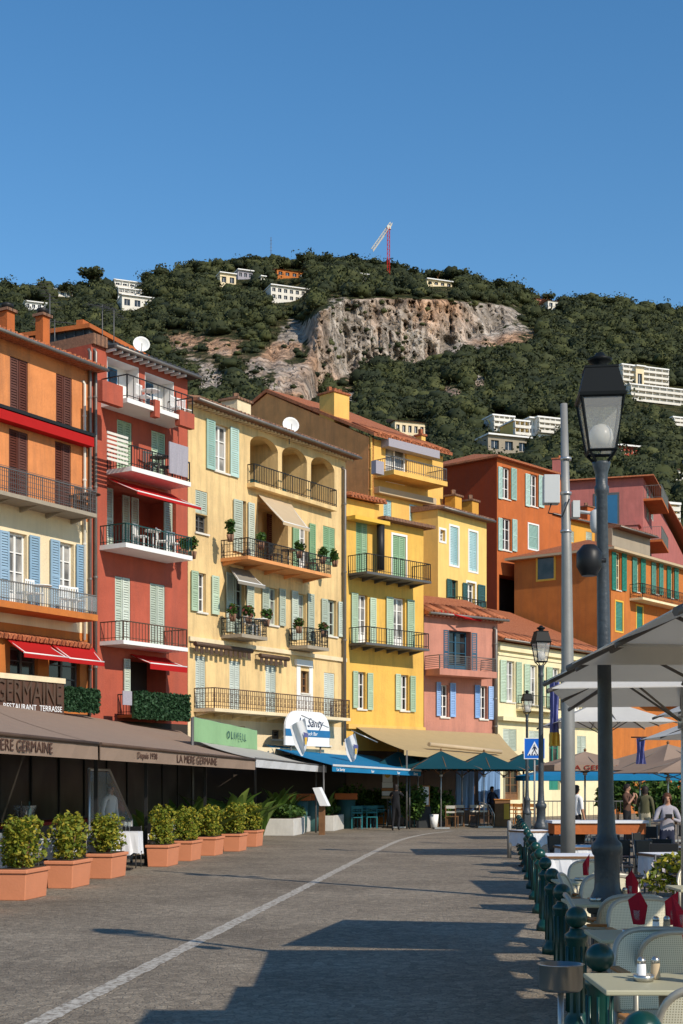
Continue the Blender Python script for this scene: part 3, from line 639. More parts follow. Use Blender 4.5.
B = b4b = Fac(369, 443, b4.Z(369)+6.5, 1750, 'tall_yellow_house', 'tall yellow house with brown side wall and glazed top-floor balcony', 'house')
B.opening(385.5, 407, 448, 484, 'door', glass='curtain')
B.closed(383.5, 391.5, 500, 518, 's_lblue', None); B.closed(409.5, 420, 505, 524, 's_lblue')
B.balcony(373.5, 447.5, 475, 489.5, 458, 471, 1.3, 'yel3', 'greyiron', 'plain', .22, .13)
B.box_px('planter_box', 376, 384, 461, 474, 'c_lilac', 1.0, 1.3)
u0, u1 = B.u(381), B.u(432); zz = B.z(406, 448, .4); mb = MB(); mb.box(u0, u1, -.5, -.01, zz-.14, zz+.24); mb.build('awning_cassette', M['c_lilac'], B.root)
u0, u1 = B.u(374), B.u(431); zz = B.z(402, 494, .4); mb = MB(); mb.box(u0, u1, -.35, -.01, zz-.14, zz+.16); mb.build('awning_cassette', M['beige'], B.root)
# right strip with two small balconies
B.opening(432, 440, 522, 536, 'dark', depth=.5); B.opening(430, 440, 556, 580, 'dark', depth=.5)
B.balcony(425, 442, 545, 549, 528, 532, .6, 'yel3', 'rust', 'plain', .1, .14)
B.balcony(424, 445, 610, 613, 590, 594, .8, 'roofd', 'greyiron', 'plain', .1, .14)
zt = (B.z(370, 436)+B.z(442, 454))/2-.1
B.finish(zt, ['yel3', 'brown_wall'], 8, None, side=0)
sd = Fac(200, 369, 1, 1, None) if False else None
# brown gabled side: profile in depth
L = 10.5; mb = MB()
pf = [(0, 0), (0, zt+.02), (7.0, zt+3.4), (9.6, zt+2.4), (9.6, 0)]
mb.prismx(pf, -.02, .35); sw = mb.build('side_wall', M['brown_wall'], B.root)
mb = MB(); mb.prismx([(-.45, zt), (7.0, zt+3.45), (9.9, zt+2.35), (9.9, zt+2.5), (7.0, zt+3.62), (-.45, zt+.15)], -.12, B.W+.2)
rf = mb.build('roof', M['roof'], B.root)
mb = MB(); n = int(B.W/.26)
for i in range(n): q = (i+.5)*B.W/n; mb.tube([(q, -.5, zt+.13), (q, 1.2, zt+.13+1.7*.46)], .09, 6)
mb.build('tile_edge', M['roof'], rf)
u = B.u(358, -1.4); chimney(B.root, .0, 1.05, 2.3, 3.3, zt+.6, zt+2.6, 'yel3', 3, 'roof')
u = B.u(423.5, -1); chimney(B.root, u-.15, u+.15, 1, 1.4, zt+.3, B.z(424, 436, -1), 'yel3', 1, 'roof')
B.pipe(371, 438, 520, 'yel3', .06)

# ---- B5 pink
B = b5 = Fac(424, 497.5, b4.Z(423.5)+.1, 2150, 'pink_house', 'pink house with dark blue balcony door and two bright blue shuttered windows', 'house')
B.opening(449, 471, 631, 674, 'door', frame='s_navy', depth=.45); B.shutter(443.5, 448.6, 630, 673, 's_navy', -.02); B.shutter(471.5, 477, 633, 674, 's_navy', -.02)
B.opening(440.5, 448.5, 685, 717, 'window'); B.shutter(435.6, 439.8, 682, 716, 's_blue2'); B.shutter(449.2, 454.6, 683, 717, 's_blue2')
B.opening(479.5, 487, 686, 719, 'window'); B.shutter(474, 478.8, 685, 718, 's_blue2'); B.shutter(487.6, 492.5, 686.5, 719.5, 's_blue2')
B.balcony(424.5, 497, 675, 679, 655, 659.5, 1.0, 'pink', 'greyiron', 'hbars', .28, .2)
u0, u1, z0, z1 = B.rect(438, 481, 614, 622, .3); mb = MB(); mb.tube([(u0, -.3, z1), (u1, -.3, z1-.12)], .1, 8); mb.tube([(u0+.4, -.3, z1), (u0+1.6, -.8, z1-.25)], .04); mb.tube([(u0+1.4, -.5, z1-.2), (u1, -.3, z1-.2)], .04); mb.build('rolled_awning', M['redcloth'], B.root)
zt = B.z(460, 618)
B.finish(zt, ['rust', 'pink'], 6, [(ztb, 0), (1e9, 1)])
rf = B.eave_roof(zt, -.05, B.W+.3, .4, 2.4, .42, 'roof', ridge=1.0, scallop='pink')
B.pipe(495.5, 630, 740, 'zinc', .09, .12)

# ---- B5b light yellow behind the pink one
B = b5b = Fac(438, 486.5, b5.Z(438)+4.5, 1450, 'light_yellow_house', 'light yellow house with sky blue shutters rising behind the pink house', 'house')
B.closed(450, 458, 527, 565, 's_lblue', 'white'); B.closed(469, 477, 532, 571, 's_lblue', 'white')
B.opening(440, 445, 530, 541, 'window', surround='white')
B.opening(450.5, 458, 580, 612, 'door', frame='s_dark'); B.shutter(446, 450, 579, 612, 's_dark'); B.opening(467, 475, 583, 606, 'window', surround='white'); B.shutter(462, 466, 583, 606, 's_dark'); B.shutter(477, 484, 585, 607, 's_dark')
B.balcony(446, 487, 612, 617, 597, 602, .8, 'grey_wall', 'iron', 'plain', .1, .14)
zt = (B.z(439, 509)+B.z(486, 523))/2
B.finish(zt, ['yel4'], 6)
B.eave_roof(zt, -.1, B.W+.2, .35, 6, .12, 'roofd')
for xx, yt in ((455, 497), (472, 502)): u = B.u(xx, -.6); chimney(B.root, u-.3, u+.3, .4, 1.0, zt+.05, B.z(xx, yt, -.6), 'ochre', 1)

# ---- B6 burnt orange block
B = b6 = Fac(497, 562, 92, 1633, 'burnt_orange_house', 'tall burnt orange house with pale aqua shutters and side wall darkened for shade', 'house')
for a, b, c, e, f, g, h, i in ((501.8, 510, 467.5, 499, 497.6, 501.4, 510.5, 515.8), (529.6, 537.4, 474.5, 506.5, 524.7, 529.2, 538, 543.2), (502, 511, 518.5, 550.5, 497.6, 501.4, 511.6, 516.2)):
    B.opening(a, b, c, e, 'window', surround=None, glass='glass'); B.shutter(f, g, c-.5, e, 's_aqua'); B.shutter(h, i, c+1, e+1, 's_aqua')
B.closed(528.5, 538, 525, 549, 's_aqua', 'white', 1)
B.opening(499, 528, 577, 628, 'dark', depth=1.0)
zt = (B.z(497, 457)+B.z(562, 475))/2
SP6 = Fac(441, 497, 94.4, -1756); Ls = 7.3
mbd = B.finish(zt, ['burnt', 'burnt_shaded'], 7.5, None, side=1)  # side faces take the copy darkened for shade
mb = MB(); o_ = .35; z_ = zt+.02; A = [(-o_, -o_, z_), (B.W+o_, -o_, z_), (B.W+o_, 7.5+o_, z_), (-o_, 7.5+o_, z_)]
mb.add(A+[(2.6, 3.7, z_+1.15), (B.W-2.6, 3.7, z_+1.15)]+[(x, y, z-.12) for x, y, z in A], [(0,1,5,4), (1,2,5), (2,3,4,5), (3,0,4), (9,8,7,6), (0,6,7,1), (1,7,8,2), (2,8,9,3), (3,9,6,0)])
mb.build('roof', M['roof'], B.root); satellite((-.35, 6.2, B.z(459, 484)+.2), -1.2, .33, B.root)
mb = MB(); mb.box(-.5, -.01, 5.2, 5.6, zt-4.0, zt-3.2); mb.build('air_conditioner', M['white'], B.root)

# ---- ochre building behind the poles
B = bo = Fac(549, 606, 97, 1750, 'ochre_house', 'ochre house with small chimneys half hidden behind the camera pole', 'house')
for q in ((552, 558, 531, 542), (568, 574, 531, 542), (586, 592, 532, 543)): B.closed(*q, 's_grey')
zt = B.z(575, 521); B.finish(zt, ['ochre'], 6); B.eave_roof(zt, -.1, B.W+.2, .35, 6, .2, 'roof')
u = B.u(586, -1); chimney(B.root, u-.4, u+.4, .6, 1.4, zt+.1, B.z(586, 508, -1), 'burnt', 1)
mb = MB(); 
for i in range(2): mb.box(B.u(592, -1)+i*1.0, B.u(592, -1)+i*1.0+.7, 1.5, 2, zt+.1, zt+1.3)
mb.build('dormer', M['gold'], B.root)

# ---- B7 ivory
B = b7 = Fac(498, 608, 77.5, 1480, 'ivory_house', 'ivory house with pale green shutters and orange tiled roof behind street lanterns', 'house')
ops = ((506, 514.5, 661, 702, 499.4, 505.2, 515.4, 520.6), (529.5, 537, 665, 705, 523.5, 528.8, 537.8, 543), (552, 559.5, 668, 708, 545.8, 551.2, 560.4, 565.6), (574, 581, 672, 711, 568.5, 573.3, 582, 587))
for a, b, c, e, f, g, h, i in ops:
    B.opening(a, b, c, e, 'window', glass='curtain'); B.shutter(f, g, c-1, e, 's_green'); B.shutter(h, i, c+1, e+1, 's_green')
for q in ((503, 516.5, 729, 751), (529, 541, 731, 752), (577, 586, 736, 757)): B.closed(*q, 's_grey')
B.opening(549, 560, 734, 790, 'door', frame='s_teal', glass='glass'); B.opening(505, 520, 770, 800, 'door', frame='wood')
B.balcony(516, 562, 710, 714, 695, 698, .8, 'ivory', 'iron', 'plain', .12, .14)
for yy, hh, off in ((648, .35, .16), (716, .22, .35), (655, .1, .06)):
    mb = MB(); zz = B.z(550, yy+6); mb.box(-.02, B.W, -off, -.003, zz-hh/2, zz+hh/2); mb.build('cornice', M['ivory'], B.root)
zt = (B.z(498, 642)+B.z(560, 650))/2
B.finish(zt, ['ivory'], 7)
rf = B.eave_roof(zt+.05, -.15, B.W+.2, .45, 7, .42, 'roof', ridge=1.0)
# ---- low orange building further right (seen under the parasols)
B = b7b = Fac(610, 760, 90, 2500, 'low_orange_house', 'orange house seen below the white parasols at far right', 'house')
for q in ((612, 618, 752, 785), (640, 648, 752, 786), (672, 680, 752, 786)): B.opening(*q, 'door', frame='s_teal')
zt = B.z(640, 705); B.finish(zt, ['or2'], 2.5); B.eave_roof(zt, 0, B.W, .4, 2.5, .2, 'roof')

# ---- B8 orange corner block
B = b8 = Fac(611, 740, 88, 1468, 'orange_corner_house', 'orange corner house with teal shutters, cream eaves and an iron balcony', 'house')
for a, b, c, e, f, g, h, i in ((615.5, 620.6, 552.5, 590, 611.2, 615, 621.2, 625.6), (636.2, 639.8, 558, 592, 631.7, 635.8, 640.2, 644.6), (655.2, 658, 563, 594, 650.8, 654.8, 658.5, 662.3), (670.4, 673.4, 567, 598, 666.4, 670, 673.8, 677.5)):
    B.opening(a, b, c, e, 'window', depth=.18, frame='ivory'); B.shutter(f, g, c-.4, e, 's_teal'); B.shutter(h, i, c+1, e+1, 's_teal')
B.closed(615.5, 622.5, 602, 631, 's_teal', 'gold', 1); B.closed(636.5, 642.5, 606.5, 630, 's_teal', 'gold', 1)
B.balcony(629.5, 700, 595.5, 617, 580, 601, .9, 'ivory', 'iron', 'fancy', .14, .13)
zt = (B.z(612, 548)+B.z(680, 567))/2
B.finish(zt, ['or2'], 6.8)
mb = MB(); z_ = zt; o_ = .45; A = [(-o_, -o_, z_), (B.W+o_, -o_, z_), (B.W+o_, 6.8+o_, z_), (-o_, 6.8+o_, z_)]
mb.add(A+[(3.4, 3.4, z_+1.3), (B.W-3.4, 3.4, z_+1.3)], [(0,1,5,4), (1,2,5), (2,3,4,5), (3,0,4)]); rf = mb.build('roof', M['roof'], B.root)
mb = MB(); mb.box(-o_, B.W+o_, -o_, 6.8+o_, z_-.15, z_-.004); mb.build('eaves', M['beige'], rf)
# framed side window on the wall that faces left
mb = MB(); yy0, yy1 = 1.2+2.6, 1.2+4.0; zc = EYE+(HY-570)/F*91.5
mb.box(-.05, -.002, yy0, yy0+.12, zc-.8, zc+.8); mb.box(-.05, -.002, yy1-.12, yy1, zc-.8, zc+.8); mb.box(-.05, -.002, yy0+.12, yy1-.12, zc+.68, zc+.8); mb.box(-.05, -.002, yy0+.12, yy1-.12, zc-.8, zc-.68)
wf = mb.build('window', M['gold'], B.root); mb = MB(); mb.box(-.03, -.004, yy0+.12, yy1-.12, zc-.68, zc+.68); mb.build('pane', M['glass'], wf)
# ---- B9 rose
S9 = Fac(566, 643, 125, -900); 
B = b9 = Fac(643, 700, 118, 800, 'rose_house', 'rose pink house with projecting red balconies behind the orange corner house', 'house')
for q in ((646.5, 649, 488, 520), (651, 653.5, 495, 520), (648, 651, 536, 566)): B.closed(*q, 's_pale')
zt = B.z(643, 476)
for (xa, xb, yf0, yf1, yr0, yr1) in ((643.6, 668, 505, 527, 486, 511), (645, 668, 546, 563, 528, 546)):
    d_ = 1.5; u0, u1 = .3, 6.5; zb = B.z(645, yf0, 0)+.1
    mb = MB(); mb.box(u0, u1, -d_, -.003, zb, zb+.18); bo_ = mb.build('balcony', M['burnt'], B.root); mb = MB(); B.railing(mb, u0+.03, u1-.03, d_-.04, zb+.18, zb+1.25, .16); mb.build('railing', M['zinc'], bo_)
    mb = MB(); mb.box(u0+.1, u1-.1, -d_+.05, -d_+.06, zb+.25, zb+1.15); mb.build('glass_screen', M['s_lblue'], bo_)
B.finish(zt, ['rose'], 8.5)
mb = MB(); mb.prism([(-.5, zt), (B.W*.4, zt+.9), (B.W, zt+.9), (B.W, zt+.8), (B.W*.4, zt+.75), (-.5, zt-.1)], -.9, 9); mb.build('roof', M['roof'], B.root)
mb = MB(); mb.box(-.05, -.003, 1.9, 4.0, zt-4.6, zt-1.2); wf = mb.build('window', M['greyiron'], B.root); mb = MB(); mb.box(-.07, -.052, 2.05, 3.85, zt-4.4, zt-1.4); mb.build('pane', M['bluedoor'], wf)
mb = MB(); mb.box(-1.4, -.003, .3, 1.2, zt-9, zt-4.2); mb.prismx([(.1, zt-4.2), (.75, zt-3.7), (1.4, zt-4.2)], -1.5, -.003); mb.build('dormer', M['rose'], B.root)
chimney(B.root, .6, 1.5, 6.5, 7.5, zt+.1, zt+2.0, 'rose', 1, 'roof')
# roof terrace clutter between (awning frames)
lf = Fac(612, 650, 100, 1500, 'roof_terrace_hut', 'low terrace shelter with slatted awning in front of the rose house', 'hut')
zt = lf.z(630, 533); lf.finish(zt, ['grey_wall'], 3); lf.eave_roof(zt, 0, lf.W, .6, 3, .25, 'roofd')
# ============================================================ ground, road, hill, trees
def simple_ground():
    m = D.materials.new('worn_stone_paving'); m.use_nodes = True; t = m.node_tree; N = t.nodes; L = t.links; b = N['Principled BSDF']; b.inputs['Roughness'].default_value = .8; b.inputs['Specular IOR Level'].default_value = .3
    tc = N.new('ShaderNodeTexCoord'); ns = N.new('ShaderNodeTexNoise'); ns.inputs['Scale'].default_value = 1.1; ns.inputs['Detail'].default_value = 3
    L.new(tc.outputs['Object'], ns.inputs['Vector']); ad = N.new('ShaderNodeVectorMath'); ad.operation = 'MULTIPLY_ADD'; L.new(ns.outputs[1], ad.inputs[0]); ad.inputs[1].default_value = (.25,)*3; L.new(tc.outputs['Object'], ad.inputs[2])
    v = N.new('ShaderNodeTexVoronoi'); v.feature = 'DISTANCE_TO_EDGE'; v.inputs['Scale'].default_value = 13; L.new(ad.outputs[0], v.inputs['Vector'])
    v2 = N.new('ShaderNodeTexVoronoi'); v2.inputs['Scale'].default_value = 13; L.new(ad.outputs[0], v2.inputs['Vector'])
    big = N.new('ShaderNodeTexNoise'); big.inputs['Scale'].default_value = .35; big.inputs['Detail'].default_value = 9; big.inputs['Roughness'].default_value = .7; L.new(tc.outputs['Object'], big.inputs['Vector'])
    fine = N.new('ShaderNodeTexNoise'); fine.inputs['Scale'].default_value = 45; fine.inputs['Detail'].default_value = 4; L.new(tc.outputs['Object'], fine.inputs['Vector'])
    r = N.new('ShaderNodeValToRGB'); e = r.color_ramp.elements; e[0].position = .3; e[1].position = .72; e[0].color = (.17, .137, .10, 1); e[1].color = (.35, .29, .215, 1); L.new(big.outputs[0], r.inputs[0])
    mr = N.new('ShaderNodeMapRange'); L.new(v2.outputs['Color'], mr.inputs[0]); mr.inputs[3].default_value = .66; mr.inputs[4].default_value = 1.32
    mf = N.new('ShaderNodeMapRange'); L.new(fine.outputs[0], mf.inputs[0]); mf.inputs[1].default_value = .3; mf.inputs[2].default_value = .7; mf.inputs[3].default_value = .72; mf.inputs[4].default_value = 1.25
    mm = N.new('ShaderNodeMath'); mm.operation = 'MULTIPLY'; L.new(mr.outputs[0], mm.inputs[0]); L.new(mf.outputs[0], mm.inputs[1])
    je = N.new('ShaderNodeMapRange'); L.new(v.outputs[0], je.inputs[0]); je.inputs[1].default_value = 0; je.inputs[2].default_value = .10; je.inputs[3].default_value = .66; je.inputs[4].default_value = 1
    m3 = N.new('ShaderNodeMath'); m3.operation = 'MULTIPLY'; L.new(mm.outputs[0], m3.inputs[0]); L.new(je.outputs[0], m3.inputs[1])
    vm = N.new('ShaderNodeVectorMath'); vm.operation = 'SCALE'; L.new(r.outputs[0], vm.inputs[0]); L.new(m3.outputs[0], vm.inputs['Scale']); L.new(vm.outputs[0], b.inputs['Base Color'])
    bp = N.new('ShaderNodeBump'); bp.inputs['Distance'].default_value = .02; bp.inputs['Strength'].default_value = .8; L.new(m3.outputs[0], bp.inputs['Height']); L.new(bp.outputs[0], b.inputs['Normal'])
    return m, b, vm
gm, _, _ = simple_ground()
mb = MB(); mb.quad((-1500, -800, 0), (1500, -800, 0), (1500, 2600, 0), (-1500, 2600, 0)); tag(mb.build('ground', gm), 'brown worn stone paving of the waterfront street', 'paving', None, 'structure')
# painted line with worn gaps
pts = [(10, 1037), (370, 854), (382, 848), (392, 843.3), (404, 838.8), (425, 834), (453, 831)]
g = [G(*p) for p in pts]
g = [g[0].lerp(g[1], k/6) for k in range(6)]+g[1:]
for _ in range(2): g = [g[0]]+[q for i in range(len(g)-1) for q in (g[i].lerp(g[i+1], .25), g[i].lerp(g[i+1], .75))]+[g[-1]]; mb = MB()
fine_ = []
for i in range(len(g)-1):
    for k in range(6): fine_.append(g[i].lerp(g[i+1], k/6))
fine_.append(g[-1]); hw = .085
L_ = []; R_ = []
for i, p in enumerate(fine_):
    d_ = (fine_[min(i+1, len(fine_)-1)]-fine_[max(0, i-1)]).normalized(); n_ = Vector((d_.y, -d_.x, 0)); L_.append(p-n_*(hw+random.uniform(-.012, .012))+Vector((0,0,.004))); R_.append(p+n_*(hw+random.uniform(-.012, .012))+Vector((0,0,.004)))
for i in range(len(fine_)-1): mb.quad(L_[i], R_[i], R_[i+1], L_[i+1])
lm = D.materials.new('worn_road_paint'); lm.use_nodes = True; N = lm.node_tree.nodes; Lk = lm.node_tree.links; b_ = N['Principled BSDF']; b_.inputs['Roughness'].default_value = .8
n_ = N.new('ShaderNodeTexNoise'); n_.inputs['Scale'].default_value = 14; n_.inputs['Detail'].default_value = 8; n_.inputs['Roughness'].default_value = .75; tc = N.new('ShaderNodeTexCoord'); Lk.new(tc.outputs['Object'], n_.inputs['Vector'])
r_ = N.new('ShaderNodeValToRGB'); r_.color_ramp.elements[0].position = .40; r_.color_ramp.elements[1].position = .56; r_.color_ramp.elements[0].color = (.15, .115, .08, 1); r_.color_ramp.elements[1].color = (.50, .46, .39, 1); Lk.new(n_.outputs[0], r_.inputs[0]); Lk.new(r_.outputs[0], b_.inputs['Base Color'])
tag(mb.build('road_line', lm), 'worn white painted line curving along the street', 'road marking', None, 'structure')

# ---- hill
def ridge(x):
    xs = [-500, -300, -100, 0, 37, 70, 95, 120, 150, 170, 200, 240, 300, 341, 390, 420, 455, 490, 510, 530, 555, 580, 640, 683, 800, 1000, 1300]
    ys = [400, 350, 305, 295, 291, 294, 284, 291, 282, 277, 270, 265, 266, 265, 272, 279, 277, 289, 291, 299, 301, 304, 308, 318, 340, 380, 430]
    return float(np.interp(x, xs, ys))
def sstep(a, b, x): t = min(1, max(0, (x-a)/(b-a))); return t*t*(3-2*t)
def cmask(x): return sstep(296, 322, x)*(1-sstep(495, 540, x))
def cbot(x): return float(np.interp(x, [280, 310, 345, 380, 420, 450, 480, 530], [400, 400, 374, 366, 368, 345, 335, 318]))
def ctop(x): return float(np.interp(x, [290, 310, 345, 380, 440, 490, 530], [322, 318, 300, 299, 300, 304, 312]))
def base(s): return 170+(max(0, 1-s)**1.3)*470
def hillZ(x, y):
    R = ridge(x); s = (y-R)/(620-R)
    if s > 1: return 170-(y-620)*.35
    zb = base(s); c = cmask(x)
    if c > 0:
        T, Bt = ctop(x), cbot(x); sm = ((T+Bt)/2-R)/(620-R)
        if y < T: s2 = (y-R)/(T-R)*(sm-.01)
        elif y < Bt: s2 = sm-.01+(y-T)/(Bt-T)*.02
        else: s2 = sm+.01+(y-Bt)/(620-Bt)*(1-sm-.01)
        zb = zb*(1-c)+base(s2)*c
    return zb
def fbm(x, y, z=0, o=5): return noise.fractal(Vector((x, y, z)), 1.0, 2.0, o)
def rockness(x, y):
    c = cmask(x); r = 0
    if c > 0: r = c*sstep(ctop(x)-3, ctop(x)+3, y)*(1-sstep(cbot(x)-6, cbot(x)+6, y))
    n = fbm(x*.035, y*.045, 3)
    for (ex, ey, ax, ay, k) in ((290, 380, 24, 50, 1.3), (262, 372, 20, 24, .6), (225, 350, 34, 12, .5), (205, 378, 26, 22, .5), (430, 350, 60, 14, .5), (335, 345, 22, 40, .8), (500, 330, 34, 20, .7), (350, 400, 12, 12, .7), (452, 395, 14, 10, .55), (425, 440, 14, 14, .5), (478, 383, 10, 10, .5), (180, 340, 30, 12, .4)):
        q = ((x-ex)/ax)**2+((y-ey)/ay)**2; r = max(r, k*math.exp(-q*1.2)*(1.05+n*1.1))
    return max(0, min(1, r+n*.25*(r > .15)))
def hillpt(x, y):
    Z = hillZ(x, y); rk = rockness(x, y)
    dz = (fbm(x*.045, y*.015, 1)*9+abs(fbm(x*.13, y*.04, 2))*8-2+abs(fbm(x*.4, y*.22, 4))*5)*rk + fbm(x*.02, y*.03, 5)*6*(1-rk)
    fade = sstep(620, 560, y) if y > 560 else 1
    return P(x, y, Z+dz*fade), rk
xs = np.concatenate([np.arange(-500, -20, 16), np.arange(-20, 720, 2.2), np.arange(720, 1300, 20)])
ys_n = 150; V = []; RK = []; scrub = []
for x in xs:
    R = ridge(x)
    col = [R+(620-R)*(k/ys_n) for k in range(ys_n+1)]
    # behind the ridge, then the slope, then its foot
    p0, _ = hillpt(x, R)
    for k, (dz, dh) in enumerate(((500, -160), (200, -45), (60, -6))): V.append(tuple(p0+Vector((x*.0, dz, dh)))); RK.append(0); scrub.append(0)
    for y in col:
        p, rk = hillpt(x, y); V.append(tuple(p)); RK.append(rk); scrub.append(math.exp(-(((x-235)/70)**2+((y-352)/30)**2)*1.2))
    for y, Z in ((680, 150), (730, 138), (775, 128), (812, 122)): V.append(tuple(P(x, y, Z))); RK.append(0); scrub.append(0)
nr = ys_n+1+3+4; Fc = [(i*nr+j, i*nr+j+1, (i+1)*nr+j+1, (i+1)*nr+j) for i in range(len(xs)-1) for j in range(nr-1)]
me = D.meshes.new('hillside'); me.from_pydata(V, [], Fc); at = me.attributes.new('rock', 'FLOAT', 'POINT'); at.data.foreach_set('value', RK)
at = me.attributes.new('scrub', 'FLOAT', 'POINT'); at.data.foreach_set('value', scrub)
me.polygons.foreach_set('use_smooth', [True]*len(Fc))
hm = D.materials.new('limestone_and_scrub'); hm.use_nodes = True; N = hm.node_tree.nodes; L = hm.node_tree.links; b_ = N['Principled BSDF']; b_.inputs['Roughness'].default_value = .95; b_.inputs['Specular IOR Level'].default_value = .1
tc = N.new('ShaderNodeTexCoord'); mp = N.new('ShaderNodeMapping'); mp.inputs['Scale'].default_value = (1, 1, .38); L.new(tc.outputs['Object'], mp.inputs[0])
n1 = N.new('ShaderNodeTexNoise'); n1.inputs['Scale'].default_value = .16; n1.inputs['Detail'].default_value = 14; n1.inputs['Roughness'].default_value = .72; L.new(mp.outputs[0], n1.inputs['Vector'])
r1_ = N.new('ShaderNodeValToRGB'); e = r1_.color_ramp.elements; e[0].position = .34; e[1].position = .66; e[0].color = (.22, .195, .17, 1); e[1].color = (.66, .60, .53, 1)
k = e.new(.5); k.color = (.46, .385, .315, 1); L.new(n1.outputs[0], r1_.inputs[0])
n2 = N.new('ShaderNodeTexNoise'); n2.inputs['Scale'].default_value = .018; n2.inputs['Detail'].default_value = 3; L.new(tc.outputs['Object'], n2.inputs['Vector'])
r2_ = N.new('ShaderNodeValToRGB'); e = r2_.color_ramp.elements; e[0].position = .45; e[1].position = .58; e[0].color = (1, 1, 1, 1); e[1].color = (1.1, .78, .58, 1); L.new(n2.outputs[0], r2_.inputs[0])
mx = N.new('ShaderNodeMix'); mx.data_type = 'RGBA'; mx.blend_type = 'MULTIPLY'; mx.inputs[0].default_value = 1; L.new(r1_.outputs[0], mx.inputs[6]); L.new(r2_.outputs[0], mx.inputs[7])
n3 = N.new('ShaderNodeTexNoise'); n3.inputs['Scale'].default_value = .25; n3.inputs['Detail'].default_value = 8; L.new(tc.outputs['Object'], n3.inputs['Vector'])
r3_ = N.new('ShaderNodeValToRGB'); e = r3_.color_ramp.elements; e[0].position = .4; e[1].position = .62; e[0].color = (.025, .035, .012, 1); e[1].color = (.085, .075, .03, 1); L.new(n3.outputs[0], r3_.inputs[0])
r4_ = N.new('ShaderNodeValToRGB'); e = r4_.color_ramp.elements; e[0].position = .4; e[1].position = .62; e[0].color = (.04, .045, .018, 1); e[1].color = (.16, .12, .07, 1); L.new(n3.outputs[0], r4_.inputs[0])
asc = N.new('ShaderNodeAttribute'); asc.attribute_name = 'scrub'; m0 = N.new('ShaderNodeMix'); m0.data_type = 'RGBA'; L.new(asc.outputs['Fac'], m0.inputs[0]); L.new(r3_.outputs[0], m0.inputs[6]); L.new(r4_.outputs[0], m0.inputs[7])
ar = N.new('ShaderNodeAttribute'); ar.attribute_name = 'rock'; mh = N.new('ShaderNodeMath'); mh.operation = 'ADD'; L.new(ar.outputs['Fac'], mh.inputs[0])
ms = N.new('ShaderNodeMath'); ms.operation = 'MULTIPLY_ADD'; L.new(n3.outputs[0], ms.inputs[0]); ms.inputs[1].default_value = .9; ms.inputs[2].default_value = -.45; L.new(ms.outputs[0], mh.inputs[1])
sp = N.new('ShaderNodeMapRange'); sp.inputs[1].default_value = .28; sp.inputs[2].default_value = .45; L.new(mh.outputs[0], sp.inputs[0])
m2 = N.new('ShaderNodeMix'); m2.data_type = 'RGBA'; L.new(sp.outputs[0], m2.inputs[0]); L.new(m0.outputs[2], m2.inputs[6]); L.new(mx.outputs[2], m2.inputs[7]); L.new(m2.outputs[2], b_.inputs['Base Color'])
mpc = N.new('ShaderNodeMapping'); mpc.inputs['Scale'].default_value = (.16, .16, .05); dn = N.new('ShaderNodeVectorMath'); dn.operation = 'MULTIPLY_ADD'; L.new(n3.outputs[1], dn.inputs[0]); dn.inputs[1].default_value = (9, 9, 9); L.new(tc.outputs['Object'], dn.inputs[2]); L.new(dn.outputs[0], mpc.inputs[0])
vc = N.new('ShaderNodeTexVoronoi'); vc.feature = 'DISTANCE_TO_EDGE'; vc.inputs['Scale'].default_value = 1; L.new(mpc.outputs[0], vc.inputs['Vector'])
vr = N.new('ShaderNodeMapRange'); L.new(vc.outputs[0], vr.inputs[0]); vr.inputs[1].default_value = 0; vr.inputs[2].default_value = .16; vr.inputs[3].default_value = .55; vr.inputs[4].default_value = 1
mcr = N.new('ShaderNodeMix'); mcr.data_type = 'RGBA'; mcr.blend_type = 'MULTIPLY'; mcr.inputs[0].default_value = .8; L.new(mx.outputs[2], mcr.inputs[6]); L.new(vr.outputs[0], mcr.inputs[7]); L.new(mcr.outputs[2], m2.inputs[7])
hh_ = N.new('ShaderNodeMath'); hh_.operation = 'ADD'; L.new(n1.outputs[0], hh_.inputs[0]); L.new(vr.outputs[0], hh_.inputs[1])
bp = N.new('ShaderNodeBump'); bp.inputs['Strength'].default_value = 1; bp.inputs['Distance'].default_value = 2.6; L.new(hh_.outputs[0], bp.inputs['Height']); L.new(bp.outputs[0], b_.inputs['Normal'])
me.materials.append(hm); ho = D.objects.new('hillside', me); COL.objects.link(ho); tag(ho, 'steep hillside with pale limestone cliff and scrub above the town', 'hill', None, 'structure')

